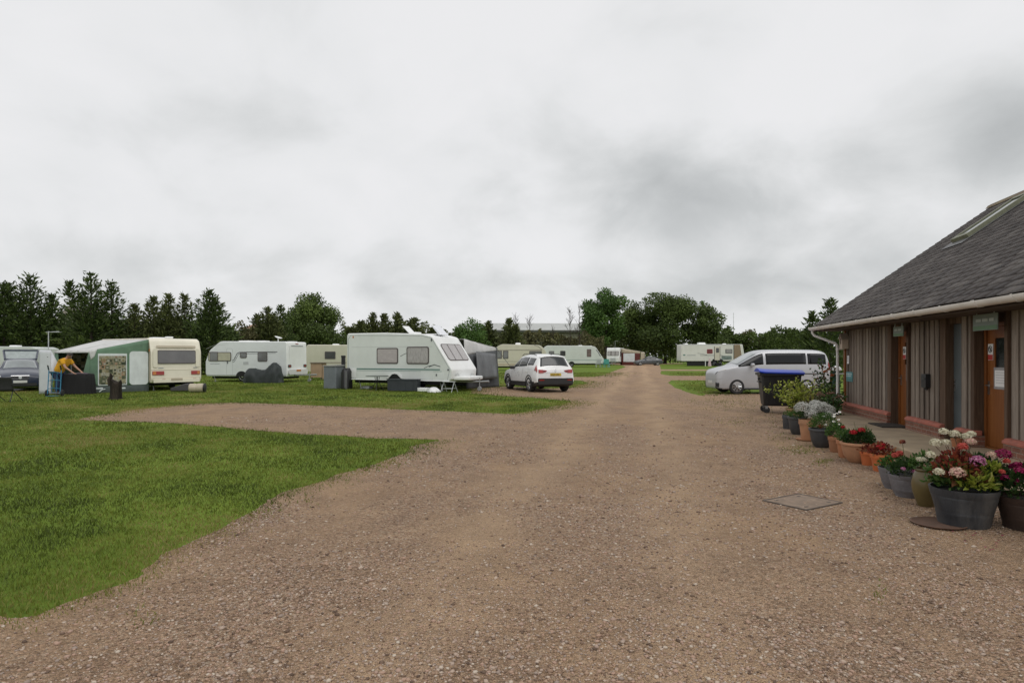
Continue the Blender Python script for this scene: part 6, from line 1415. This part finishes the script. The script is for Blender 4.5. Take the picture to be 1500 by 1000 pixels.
# tan crate, grey cabinet, black bags left of the big caravan
M_ply = pm('tan_plywood', (.36,.25,.16), .75, .15, 3, dirt=((.22,.15,.09), .5)); M_plyd = pm('weathered_top', (.20,.17,.13), .8, .2, 5)
o = thing('plywood_cabinet', 'tan plywood cabinet with overhanging top between the white and green caravans', 'cabinet', (GX(455,43),43,0), R(14)); zt = 1.6-(531-HZ)*43/950
b = MB(); b.bx(0,.72,0,.8,.16,zt-.04); b.build('body', M_ply, o, bevel=.01)
b = MB(); b.bx(-.06,2.3,-.06,.86,zt-.035,zt+.02); b.build('top', M_plyd, o, bevel=.01)
b = MB(); b.bx(.74,.98,.05,.8,.05,zt-.04); b.build('side_panel', M_ply, o, bevel=.01)
for x in (.05,.66,2.2):
    b = MB(); b.bx(x-.03,x+.03,.05,.75,0,.16 if x < 1 else zt-.04); b.build('foot', M_plyd, o)
o = thing('storage_cabinet', 'grey plastic garden cabinet standing beside the big pale green caravan', 'cabinet', (GX(474,31.6),31.6,0), R(-20)); M_cabg = pm('cabinet_grey', (.17,.19,.205), .5, .12, 3)
b = MB(); b.bx(0,.72,0,.62,.0,1.08); b.build('body', M_cabg, o, bevel=.02)
b = MB(); b.extrude([(-.04,-.04,1.085),(.76,-.04,1.085),(.76,-.04,1.17),(-.04,-.04,1.13)], (0,.70,0)); b.build('lid', pm('cabinet_lid', (.30,.30,.29), .5, .1), o, bevel=.012)
for k in range(8):
    b = MB(); b.bx(.06+k*.08,.10+k*.08,-.012,-.001,.06,1.02); b.build('rib', M_cabg, o)
o = tag((lambda m: (m.extrude([(0,0,0),(.46,0,0),(.46,0,.85),(.36,0,1.02),(.08,0,1.0),(0,0,.8)], (0,.35,0)), m.build('black_bag', M_dark, None, (GX(499,31.2),31.2,0), (0,0,R(-20)), bevel=.05, seg=3))[1])(MB()), 'bulky black bag squeezed between grey cabinet and green caravan', 'bag')
o = thing('folded_table', 'folded dark table leaning on the end of the green caravan', 'table', (GX(503.5,30.9),30.9,0), R(-20)); b = MB(); b.bx(0,.10,0,.5,.04,.92); b.build('board', pm('dark_grey_board', (.08,.075,.085), .6, .2), o, bevel=.02); b = MB(); b.tube([(.13,.0,0),(.13,.0,.88)], .015, 6); b.build('leg', M_galv, o)
o = tag((lambda m: (m.bx(-.09,.09,-.09,.09,0,1.50), m.extrude([(-.10,-.10,1.50),(.10,-.10,1.50),(.10,.10,1.50),(-.10,.10,1.50)], (0,0,.12)), m.build('hookup_post', M_dark, None, (GX(503,33.4),33.4,0), None, bevel=.02))[2])(MB()), 'black electric hook-up post behind the green caravan corner', 'post')
# things in front of the big caravan: placed along its near side
L4 = Matrix.Translation(CV4.location) @ Matrix.Rotation(CV4.rotation_euler.z, 4, 'Z'); p4 = lambda x, y, z=0: L4 @ Vector((x,y,z))
o = thing('garden_table', 'round folding garden table in front of the big pale green caravan', 'table', p4(2.40,-.75), R(-26)); b = MB(); b.lathe([(.50,.66),(.52,.67),(.52,.695),(.48,.70),(.02,.70)], (0,0,0), 28); b.build('table_top', pm('grey_green_top', (.16,.18,.165), .5, .15), o)
for k in range(4):
    a = k*math.pi/2+.5; b = MB(); b.tube([(.10*math.cos(a),.10*math.sin(a),.66),(.07*math.cos(a),.07*math.sin(a),.40),(.30*math.cos(a),.30*math.sin(a),.01)], .014, 6); b.build('leg', M_dark, o)
o = thing('storage_box', 'long low dark grey storage box in front of the big pale green caravan', 'box', p4(3.12,-.95), R(-10)); M_sbx = pm('box_dark_grey', (.030,.036,.042), .6, .2, 4)
b = MB(); b.bx(0,1.40,0,.5,.02,.50); b.build('body', M_sbx, o, bevel=.02); b = MB(); b.bx(-.02,1.42,-.02,.52,.502,.55); b.build('lid', M_sbx, o, bevel=.015)
for k in range(4):
    b = MB(); b.bx(.12+k*.36,.14+k*.36,-.012,-.001,.06,.48); b.build('rib', M_sbx, o)
o = tag((lambda m: (m.box((0,0,.09),(.62,.34,.17)), m.build('step_box', M_cw, None, p4(4.60,-.35), (0,0,R(-24)), bevel=.03))[1])(MB()), 'low white plastic step on the grass under the caravan side', 'step')
o = tag((lambda m: (m.box((0,0,.07),(.42,.30,.14)), m.build('water_can', M_greyl, None, p4(.85,.5), (0,0,R(-24)), bevel=.03))[1])(MB()), 'pale flat water container under the rear of the green caravan', 'container')
m = MB(); V = []; 
for j in range(7):
    for k in range(16):
        a = 2*math.pi*k/16; ph = j/6*math.pi/2; r_ = math.cos(ph)*.22*(1+.25*math.sin(3*a)+.12*math.sin(5*a+j)); V.append((r_*math.cos(a)*1.3, r_*math.sin(a)*.7, max(.005,.20*math.sin(ph)*(1+.2*math.sin(2*a+1)))))
m.add(V, [(j*16+k, j*16+(k+1)%16, (j+1)*16+(k+1)%16, (j+1)*16+k) for j in range(6) for k in range(16)]); tag(m.build('plastic_bag', M_cw, None, p4(5.45,-.75), (0,0,R(-20)), sharp=80), 'crumpled white plastic bag on the grass by the caravan nose', 'bag')
o = thing('folding_step', 'grey metal folding step stool at the nose of the big caravan', 'stool', p4(6.12,-.55), R(-24))
b = MB(); b.bx(-.27,.27,-.12,.12,.46,.49); b.build('tread', M_greyl, o, bevel=.008)
for sx_ in (-.25,.25):
    for sy_ in (-1,1):
        b = MB(); b.tube([(sx_,.0,.46),(sx_*1.1,sy_*.28,.02)], .014, 6); b.build('leg', M_greyl, o)
for sy_ in (-1,1):
    b = MB(); b.tube([(-.26,sy_*.19,.18),(.26,sy_*.19,.18)], .012, 6); b.build('rung', M_greyl, o)
# turquoise chairs far away
M_tq = pm('turquoise_plastic', (.10,.38,.36), .5, .1)
def gchair(label, x, d, rz, mat):
    o = thing('garden_chair', label, 'chair', (GX(x,d),d,0), rz, 'garden chairs by the far white caravan'); b = MB(); b.bx(-.30,.30,-.28,.28,.44,.50); b.build('seat', mat, o, bevel=.02); b = MB(); b.extrude([(-.30,.26,.5),(.30,.26,.5),(.32,.36,1.15),(-.32,.36,1.15)], (0,.05,0)); b.build('backrest', mat, o)
    for sx_ in (-.27,.27):
        for sy_ in (-.25,.25):
            b = MB(); b.tube([(sx_,sy_,.45),(sx_*1.12,sy_*1.15,0)], .03, 6); b.build('leg', mat, o)
        b = MB(); b.bx(sx_-.04,sx_+.04,-.26,.32,.70,.74); b.build('armrest', mat, o)
gchair('turquoise garden chair by the far white caravan, nearer the little caravan', 889.5, 88, R(160), M_tq); gchair('turquoise garden chair by the far white caravan, nearer its nose', 885.5, 88.6, R(200), M_tq); gchair('pale grey garden chair beside the turquoise ones', 876, 89, R(190), M_greyl)
o = thing('patio_umbrella', 'folded pale parasol standing beside the travel trailer step', 'parasol', (GX(1039.5,97),97,0)); b = MB(); b.tube([(0,0,0),(0,0,1.5)], .04, 6); b.build('pole', M_cw, o); b = MB(); b.lathe([(.26,.05),(.22,.4),(.13,.9),(.05,1.3)], (0,0,0), 12); b.build('canopy', pm('pink_white_fabric', (.55,.42,.44), .8, .3, 4), o)
# wheelie bin
bn = thing('wheelie_bin', 'large black four wheeled bin with bright blue lid', 'wheelie bin', (GX(1141,18.3),18.3,0), R(-12)); M_bin = pm('bin_black', (.014,.015,.016), .5, .2, 3, dirt=((.045,.042,.040), .4)); M_blid = pm('bin_blue', (.010,.045,.42), .4, .12, 3)
b = MB()
z0, z1 = .20, 1.10; lo = (.44,.29); hi = (.53,.40)
b.add([(-lo[0],-lo[1],z0),(lo[0],-lo[1],z0),(lo[0],lo[1],z0),(-lo[0],lo[1],z0),(-hi[0],-hi[1],z1),(hi[0],-hi[1],z1),(hi[0],hi[1],z1),(-hi[0],hi[1],z1)], [(0,3,2,1),(4,5,6,7),(0,1,5,4),(1,2,6,5),(2,3,7,6),(3,0,4,7)]); b.build('body', M_bin, bn, bevel=.05, seg=3)
b = MB(); b.bx(-.57,.57,-.44,-.38,1.05,1.12); b.bx(-.57,.57,.38,.44,1.05,1.12); b.bx(-.57,-.51,-.38,.38,1.05,1.12); b.bx(.51,.57,-.38,.38,1.05,1.12); b.build('rim', M_bin, bn, bevel=.01)
b = MB(); N_ = 8
V = []
for i in range(N_+1):
    x = -.59+1.18*i/N_
    for y, z in ((-.47,1.125),(-.47,1.165),(-.25,1.215),(0,1.235),(.25,1.215),(.47,1.165),(.47,1.125)): V.append((x,y,z-.004*i+ (.02 if i == 0 else 0)))
b.add(V, [(i*7+k, i*7+k+1, (i+1)*7+k+1, (i+1)*7+k) for i in range(N_) for k in range(6)]+[tuple(range(7)), tuple(N_*7+k for k in range(6,-1,-1))]+[(i*7, (i+1)*7, (i+1)*7+6, i*7+6) for i in range(N_)]); b.build('lid', M_blid, bn, bevel=.006)
for x, lab in ((-.37,0),(.37,0)):
    for y in (-.24,.24):
        b = MB(); b.lathe([(.03,-.022),(.085,-.022),(.095,0),(.085,.022),(.03,.022)], (x,y,.095), 16, M=Matrix.Rotation(R(78),4,'X')); w_ = b.build('castor', M_tyre, bn)
        b = MB(); b.bx(x-.035,x+.035,y-.03,y+.03,.12,.205); b.build('fork', M_galv, w_)
for x in (-.50,.50):
    b = MB(); b.tube([(x,-.2,.86),(x*1.10,-.2,.87),(x*1.10,.2,.87),(x,.2,.86)], .018, 8); b.build('handle', M_bin, bn)
    b = MB(); b.tube([(x*.99,0,.95),(x*1.13,0,.95)], .03, 10); b.build('lifting_pin', M_bin, bn)
for k in range(5):
    b = MB(); x = -.34+k*.17; b.extrude([(x-.012,-.302,.28),(x+.012,-.302,.28),(x+.012,-.398,1.02),(x-.012,-.398,1.02)], (0,-.012,0)); b.build('rib', M_bin, bn)
# green post with white cap by the corner
o = thing('lamp_post', 'short dark green post with white dome cap beside the downpipe', 'post', (GX(1224,19.6),19.6,0)); b = MB(); b.lathe([(.14,0),(.13,.03),(.12,1.12),(.13,1.15)], (0,0,0), 16); b.build('post', pm('dark_green_post', (.012,.050,.040), .5, .2), o); b = MB(); b.lathe([(.16,1.15),(.17,1.18),(.14,1.25),(.07,1.29),(.01,1.30)], (0,0,0), 16); b.build('cap', M_cw, o)
# ---- trees, hedges and what stands beyond them ----------------------------------------------
def quads(P_, D_, N_, ln, wd, tint):
    """flat leaf sprays: P centre, D long axis, N rough normal"""
    D_ = D_/(np.linalg.norm(D_,axis=1)[:,None]+1e-9); S = np.cross(D_, N_); S /= np.linalg.norm(S,axis=1)[:,None]+1e-9
    ln = np.broadcast_to(ln,len(P_))[:,None]; wd = np.broadcast_to(wd,len(P_))[:,None]
    V = np.stack([P_-D_*ln*.5, P_-D_*ln*.05+S*wd*.5, P_+D_*ln*.5, P_-D_*ln*.05-S*wd*.5],1).reshape(-1,3)
    F = np.arange(len(P_)*4).reshape(-1,4); return V, F, np.repeat(tint,4)
M_spruce = leafmat('spruce_needles', [(0.031,0.049,0.014),(0.058,0.088,0.022),(0.090,0.130,0.031),(0.156,0.192,0.051)], .7, .15)
M_spruce2 = leafmat('olive_needles', [(0.052,0.065,0.022),(0.092,0.110,0.036),(0.140,0.161,0.054),(0.212,0.230,0.077)], .7, .15)
M_oak = leafmat('oak_leaves', [(0.040,0.059,0.014),(0.065,0.098,0.022),(0.099,0.144,0.031),(0.156,0.215,0.048)], .65, .2)
M_ash = leafmat('fresh_leaves', [(0.044,0.084,0.018),(0.069,0.134,0.028),(0.102,0.186,0.038),(0.154,0.243,0.058)], .65, .25)
M_brown = leafmat('olive_brown_leaves', [(0.056,0.054,0.023),(0.095,0.090,0.036),(0.134,0.128,0.051),(0.179,0.179,0.074)], .7, .2)
M_trunk = pm('tree_bark', (.045,.035,.026), .95, .3, 6, bump=.4)
GT = 'trees round the edge of the site'
def conifer(label, x, ytop, wpx, d, mat=None, dens=1.0, bare=.06, tops=1, seed=0, z0=None):
    global rng
    r_ = np.random.default_rng(seed+int(x*7)+5000); H = EYE-(ytop-HZ)*d/FPX; Rm = wpx*.82*d/FPX
    o = thing('conifer_tree', label, 'tree', (GX(x,d),d,0), 0, GT)
    b = MB(); b.tube([(0,0,0),(.05,0,H*.5),(0,.03,H*.97)], [H*.020,H*.013,.02], 7)
    PT, DR, TN = [], [], []
    heads = [(0,0,H)] + [(r_.uniform(-.5,.5)*Rm, r_.uniform(-.3,.3)*Rm, H*r_.uniform(.80,.93)) for _ in range(tops-1)]
    for hx, hy, hh in heads[1:]: b.tube([(0,0,H*.45),(hx*.8,hy*.8,H*.6),(hx,hy,hh)], [.06,.05,.02], 5)
    b.build('trunk', M_trunk, o)
    for hi, (hx, hy, hh) in enumerate(heads):
        nl = int(30*dens) if hi == 0 else int(16*dens)
        zb = H*bare if hi == 0 else H*.45
        for k in range(nl):
            f = (k+r_.uniform(-.3,.3))/nl; z = zb+(hh-zb)*f; f = max(0,min(1,f))
            prof_ = (1-f)**.92*(.62+.38*min(1,f/.15))*(1 if hi == 0 else .6)
            nb = 8
            for q in range(nb):
                a = 2*math.pi*(q+r_.uniform(-.4,.4))/nb + k*2.4; L_ = Rm*prof_*r_.uniform(.62,1.22)+.18
                up = .18+.55*f+r_.uniform(-.12,.16); cx_, cy_ = hx*min(1,f*1.3)+0, hy*min(1,f*1.3)
                ns = max(4,int(L_*10)); s = r_.uniform(.12,1.0,ns)**.8
                px_ = np.stack([cx_+math.cos(a)*L_*s, cy_+math.sin(a)*L_*s, z+L_*s*up*(.4+.6*s)], 1)
                px_ += r_.normal(0,.07+.03*L_,px_.shape)
                dd = np.stack([np.full(ns,math.cos(a)), np.full(ns,math.sin(a)), np.full(ns,up+.25)],1)+r_.normal(0,.42,(ns,3))
                PT.append(px_); DR.append(dd); TN.append(np.clip(.34+.18*r_.normal(size=ns)+.16*r_.normal(),0,1))
        n = 14; zz = hh-r_.uniform(0,H*.10,n); PT.append(np.stack([hx+r_.normal(0,.05,n),hy+r_.normal(0,.05,n),zz],1)); DR.append(np.stack([r_.normal(0,.5,n),r_.normal(0,.5,n),np.full(n,1.0)],1)); TN.append(np.full(n,.5))
    Pn = np.concatenate(PT); Dn = np.concatenate(DR); Tn = np.concatenate(TN); n = len(Pn)
    V, F, T = quads(Pn, Dn, r_.normal(size=(n,3)), (.38 if d < 80 else .55)*r_.uniform(.6,1.3,n), (.12 if d < 80 else .2)*r_.uniform(.7,1.3,n), Tn)
    np_mesh('crown', V, F, mat or M_spruce, o, T); return o
def lumps_crown(r_, lumps, n, leaf, hollow=.45):
    vol = np.array([l[3]*l[4]*l[5] for l in lumps])**.72; ids = r_.choice(len(lumps), n, p=vol/vol.sum()); A = np.array(lumps)[ids]
    dd = r_.normal(size=(n,3)); dd /= np.linalg.norm(dd,axis=1)[:,None]
    q = r_.uniform(hollow**2,1.05,n)**.5
    P_ = A[:,:3]+dd*A[:,3:6]*q[:,None]+r_.normal(0,leaf*.5,(n,3))
    lt = r_.normal(0,.14,len(lumps))[ids]
    return P_, dd, np.clip(.42+lt+r_.normal(0,.15,n),0,1)
def broadleaf(label, x, ytop, wpx, d, mat, n=5200, leaf=.32, seed=1, base=.16, shape='round', name='broadleaf_tree', nl=26):
    n = int(n*1.7); leaf = leaf*.86
    r_ = np.random.default_rng(seed+int(x)+5000); H = EYE-(ytop-HZ)*d/FPX; Rm = wpx/2*d/FPX
    o = thing(name, label, 'tree', (GX(x,d),d,0), 0, GT)
    zc = H*(base+1)/2; lumps = []
    for k in range(nl):
        dd = r_.normal(size=3); dd /= np.linalg.norm(dd); s = r_.uniform(.45,.80)
        hz = (H-H*base)/2
        wf = 1.0 if shape == 'round' else max(.25, 1-.75*max(0,dd[2]*s+.3))
        c = (dd[0]*Rm*s*wf, dd[1]*Rm*s*wf, zc+dd[2]*hz*s)
        rr = Rm*r_.uniform(.24,.42); lumps.append((*c, rr*wf**.5, rr*wf**.5, min(rr*.85, hz*.45)))
    lumps.append((0,0,H-Rm*.30,Rm*.30,Rm*.30,Rm*.28)); 
    P_, dd, tn = lumps_crown(r_, lumps, n, leaf); P_[:,2] = np.minimum(np.maximum(P_[:,2], H*base*.5), H*1.01)
    b = MB(); b.tube([(0,0,0),(.1,0,H*base),(0,.1,H*.5),(0,0,H*.8)], [H*.030,H*.022,H*.014,.03], 9)
    for l in lumps[:16]:
        z0 = H*base*.9+r_.uniform(0,.3)*H; b.tube([(0,0,z0),(l[0]*.5,l[1]*.5,(z0+l[2])/2+.1),(l[0],l[1],l[2])], [H*.010,H*.006,.025], 5)
    b.build('trunk', M_trunk, o)
    V, F, T = quads(P_, r_.normal(size=(n,3)), dd+r_.normal(0,.6,(n,3)), leaf*r_.uniform(.6,1.4,n), leaf*.72*r_.uniform(.6,1.3,n), tn)
    np_mesh('crown', V, F, mat, o, T); return o
def hedge(label, pts, d, mat, n, leaf=.3, thick=1.3, name='hedge', seed=3):
    """one continuous hedge; pts = [(px x, px top y)]"""
    r_ = np.random.default_rng(seed+int(pts[0][0])+5000); xs = np.array([p[0] for p in pts], float); ys = np.array([p[1] for p in pts], float)
    d0, d1 = (d if hasattr(d,'__len__') else (d,d))
    x = r_.uniform(xs[0],xs[-1],n); f = (x-xs[0])/(xs[-1]-xs[0]); dd = d0+(d1-d0)*f
    zt = EYE-(np.interp(x,xs,ys)-HZ)*dd/FPX
    wob = np.array([mnoise.noise((a*.06,seed*1.3,0))*.26+mnoise.noise((a*.21,seed*2.1,4))*.15 for a in x]); zt = zt*(1+wob)
    z = zt*r_.uniform(0,1,n)**.62; yy = r_.normal(0,1,n); yy = np.clip(yy,-1.6,1.6)*thick*(.4+.6*np.sqrt(np.maximum(0,1-(z/np.maximum(zt,.1))**2)))
    P_ = np.stack([(x-CX)*dd/FPX, dd+yy, z+.05],1)
    cl = np.array([mnoise.noise((a*.3,b*.5,c*.6)) for a,b,c in P_])
    o = thing(name, label, 'hedge', ((xs[0]+xs[-1]-2*CX)/2*(d0+d1)/2/FPX,(d0+d1)/2,0)); P_ -= np.array(o.location)
    V, F, T = quads(P_, r_.normal(size=(n,3))+np.array([0,0,.5]), r_.normal(size=(n,3)), leaf*r_.uniform(.6,1.4,n), leaf*.7*r_.uniform(.6,1.3,n), np.clip(.42+.5*cl+r_.normal(0,.15,n),0,1))
    np_mesh('foliage', V, F, mat, o, T)
    b = MB()
    for k in range(int((xs[-1]-xs[0])/9)):
        xx = r_.uniform(xs[0],xs[-1]); dq = d0+(d1-d0)*(xx-xs[0])/(xs[-1]-xs[0]); zq = (EYE-(np.interp(xx,xs,ys)-HZ)*dq/FPX); p = Vector(((xx-CX)*dq/FPX,dq+r_.uniform(-.5,.5)*thick,0))-o.location; b.tube([p,p+Vector((r_.uniform(-.3,.3),0,zq*.9))],[.06,.015],5)
    b.build('stems', M_trunk, o); return o
# the left row of spruces
for i, (x, y, w_, d, mt, tops, lab) in enumerate((
    (-34,404,80,52,M_spruce,2,'dark spruce cut off by the left edge of the photo'),
    (6,415,62,52,M_spruce,1,'dark spruce rising behind the estate car bonnet'),
    (44,402,82,53,M_spruce,2,'tall shaggy spruce behind the aerial pole'),
    (76,430,46,54,M_spruce,1,'shorter spruce just beyond the aerial pole'),
    (133,400,66,52,M_spruce,2,'tallest spruce with twin tops behind the green awning'),
    (163,413,56,53,M_spruce,1,'dark spruce leaning against the tallest twin topped one'),
    (197,446,46,54,M_spruce2,1,'low olive conifer behind the peak of the green awning'),
    (224,434,40,55,M_spruce2,1,'slim olive conifer behind the cream caravan roof edge'),
    (247,430,38,55,M_spruce2,2,'slim olive conifer behind the middle of the cream caravan'),
    (270,431,42,56,M_spruce2,1,'olive conifer behind the right end of the cream caravan'),
    (306,424,62,55,M_spruce,2,'broad dark spruce between the cream caravan and the swoosh caravan'),
    (392,450,46,66,M_spruce2,3,'feathery conifer behind the swoosh caravan roof'),
    (411,447,36,68,M_spruce,1,'small dark conifer beside the round oak'))):
    conifer(lab, x, y, w_, d, mt, 1.0, .04, tops, i)
for i, (x, y, w_, lab) in enumerate(((528,470,34,'low fir showing over the rear end of the green caravan'),(546,458,24,'slim fir over the green caravan, left of its open hatch'),(563,459,24,'slim fir standing beside the open hatch'),(582,457,22,'slimmest fir over the green caravan roof'),(606,465,34,'small fir between open hatch and rooflight'),(634,480,30,'tiny fir showing beside the raised rooflight'))):
    conifer(lab, x, y, w_*1.3, 88, M_spruce2, .75, .04, 2 if w_ > 30 else 1, 40+i)
conifer('small conifer poking out above the gutter end', 1190, 458, 32, 48, M_spruce, .8, .05, 1, 60); conifer('taller conifer half behind the slate roof', 1216, 438, 44, 46, M_spruce, .9, .05, 1, 61); conifer('slender young fir before the warehouse', 746, 466, 34, 100, M_spruce2, .8, .05, 2, 62); conifer('dark upright fir left of the warehouse', 716, 470, 30, 102, M_spruce2, .8, .05, 2, 63)
# broadleaf trees
broadleaf('round dark oak behind the swoosh caravan', 462, 429, 98, 76, M_oak, 11000, .30, 1, .12)
broadleaf('dark bush at the foot of the round oak', 430, 458, 62, 72, M_oak, 3000, .28, 2, .05)
broadleaf('bright green bush beside the raised rooflight', 690, 464, 62, 98, M_ash, 3600, .34, 3, .05)
broadleaf('tallest fresh green tree at the end of the site', 886, 421, 82, 126, M_ash, 12000, .46, 4, .14)
broadleaf('dark tree in the gap between the tall green tree and the oak', 930, 440, 60, 134, M_oak, 7000, .46, 5, .12)
broadleaf('broad dark oak behind the grey hatchback', 974, 432, 108, 130, M_oak, 15000, .46, 6, .08)
broadleaf('dark tree with a small topknot behind the travel trailer', 1032, 444, 60, 128, M_oak, 7000, .42, 7, .1)
broadleaf('slim topknot tree rising behind the travel trailer', 1028, 441, 18, 131, M_ash, 700, .36, 8, .5, nl=8)
for i, (x, y, w_, mt, lab) in enumerate(((1068,476,46,M_oak,'low dark tree behind the travel trailer end'),(1100,482,52,M_brown,'olive tree above the silver van windscreen'),(1132,480,46,M_oak,'dark tree above the silver van roof'),(1160,481,44,M_oak,'rounded tree above the van rear windows'),(1186,478,40,M_brown,'olive tree nearest the gutter end'))): broadleaf(lab, x, y, w_, 112, mt, 2600, .42, 20+i, .06)
broadleaf('yellowish bush between spruce and oak', 352, 470, 54, 64, M_brown, 2600, .27, 30, .05)
# hedges
hedge('dark hedge running behind the estate car and green awning', [(-60,474),(40,470),(100,476),(130,468),(180,470),(215,474),(300,474),(345,486)], (58,58), M_spruce, 20000, .30)
hedge('dark hedge behind the swoosh caravan and cream caravan', [(318,478),(380,484),(440,480),(515,490)], (70,84), M_oak, 7000, .32)
hedge('low green hedge behind the big pale green caravan', [(500,474),(540,476),(590,474),(640,480),(705,488)], (94,104), M_spruce2, 8000, .38)
hedge('overgrown brown hedge in front of the warehouse', [(690,492),(740,490),(800,488),(850,492),(884,490)], (108,116), M_brown, 9000, .42, 1.8)
hedge('tall dark hedge behind the little caravan and grey hatchback', [(860,486),(920,476),(980,472),(1040,476),(1068,486)], (134,126), M_oak, 9000, .50, 2.0)
hedge('dark hedge behind the travel trailer and silver van', [(1052,492),(1100,488),(1160,486),(1240,480),(1330,478)], (116,80), M_oak, 9000, .42, 1.6)
# thin bare trees before the warehouse
def bare_tree(label, x, ytop, d, seed):
    r_ = random.Random(seed); H = EYE-(ytop-HZ)*d/FPX; o = thing('bare_tree', label, 'tree', (GX(x,d),d,0), 0, 'thin bare trees by the warehouse'); b = MB(); b.tube([(0,0,0),(.15,0,H*.5),(.05,0,H)],[.10,.07,.03],5)
    b.build('trunk', M_trunk, o); b = MB()
    for k in range(26):
        z = H*r_.uniform(.3,.95); a = r_.uniform(0,6.28); L_ = H*.20*(1.15-z/H)+.35; e = Vector((.1+math.cos(a)*L_*.6, math.sin(a)*L_*.6, z+L_)); b.tube([(.1,0,z),e],[.035,.016],4)
        for q in range(2): s = Vector((.1,0,z)).lerp(e,r_.uniform(.4,.8)); b.tube([s, s+Vector((r_.uniform(-.5,.5),r_.uniform(-.4,.4),r_.uniform(.3,.8)))],[.02,.012],4)
    o2 = b.build('branches', M_trunk, o); return o
for i, (x, y, lab) in enumerate(((755,461,'thin bare tree above the long cream caravan'),(775,465,'bare tree right of the young fir'),(809,480,'shortest bare tree before the middle of the warehouse'),(834,453,'bare tree nearer the warehouse middle, of the tall pair'),(848,447,'tallest bare tree, next to the big green tree'))): bare_tree(lab, x, y, 112, i)
# warehouse beyond the hedge
wh = thing('warehouse', 'long low warehouse with pale roof behind the brown hedge', 'warehouse', (GX(672,152),152,0), R(3)); M_ww = pm('warehouse_olive', (.16,.165,.11), .7, .15, .4, stretch=(6,6,.3)); M_wr = pm('warehouse_roof', (.42,.43,.41), .6, .08, .3)
zt = 1.6+(HZ-484)*152/FPX
b = MB(); b.bx(0,40,0,18,0,zt); b.build('wall', M_ww, wh)
b = MB(); b.extrude([(-.3,-.5,zt+.004),(-.3,9,zt+2.2),(-.3,18.5,zt+.004)], (40.6,0,0)); b.build('roof', M_wr, wh)
for k in range(14):
    b = MB(); b.bx(1+k*2.9,1.25+k*2.9,-.12,-.005,0,zt-.1); b.build('rib', M_ww, wh)
b = MB(); b.bx(-.3,40.3,-.62,-.52,zt-.35,zt+.12); b.build('gutter', pm('warehouse_trim', (.08,.085,.07), .6, .1), wh)
wh = thing('barn', 'pale barn glimpsed between the first spruces', 'barn', (GX(84,92),92,0), R(5)); zt = 1.6+(HZ-462)*92/FPX
b = MB(); b.bx(0,3.6,0,8,0,zt); b.build('wall', pm('barn_wall', (.38,.36,.30), .8, .1), wh); b = MB(); b.extrude([(-.2,-.2,zt+.003),(3.8,-.2,zt+.003),(1.8,-.2,zt+1.3)], (0,8.4,0)); b.build('roof', pm('barn_roof', (.30,.27,.24), .8, .1), wh)
wh = thing('barn', 'pale barn with rusty orange roof beside the feathery conifer', 'barn', (GX(358,120),120,0), R(0)); zt = 1.6+(HZ-481)*120/FPX
b = MB(); b.bx(0,4.2,0,8,0,zt); b.build('wall', pm('barn_wall', (.38,.36,.30), .8, .1), wh); b = MB(); b.extrude([(-.2,-.3,zt+.003),(4.4,-.3,zt+.003),(4.4,4,zt+.9),(-.2,4,zt+.9)], (0,.1,0)); b.extrude([(-.2,4.3,zt+.003),(4.4,4.3,zt+.003),(4.4,4.2,zt+.9),(-.2,4.2,zt+.9)], (0,4,0)); b.build('roof', pm('orange_roof', (.36,.20,.13), .8, .1), wh)
# radio mast, far off
o = thing('radio_mast', 'very thin radio mast far beyond the trees', 'mast', (GX(1074.5,420),420,0)); zt = 1.6+(HZ-458)*420/FPX
b = MB(); b.tube([(0,0,0),(0,0,zt)],[.22,.10],6); b.build('pole', M_greyl, o); b = MB(); [b.tube([(-.5,0,zt*q),(.5,0,zt*q)],.06,4) for q in (.8,.9,.97)]; b.build('cross_arm', M_greyl, o)
# broad low belt of far trees closing the horizon
r_ = np.random.default_rng(77); n = 26000; x = r_.uniform(-420,1900,n); dd = r_.uniform(185,215,n); hh = np.array([4.6+2.0*mnoise.noise((a*.012,1.1,0))+1.2*mnoise.noise((a*.05,4.1,0)) for a in x]); z = hh*r_.uniform(0,1,n)**.7
Pf = np.stack([(x-CX)*dd/FPX,dd,z],1); V, F, T = quads(Pf, r_.normal(size=(n,3)), r_.normal(size=(n,3)), .95*r_.uniform(.6,1.4,n), .7, np.clip(r_.normal(.4,.2,n),0,1))
tag(np_mesh('far_woodland', V, F, M_oak, attr=T), 'dark belt of far woodland along the horizon', 'woodland', kind='stuff')
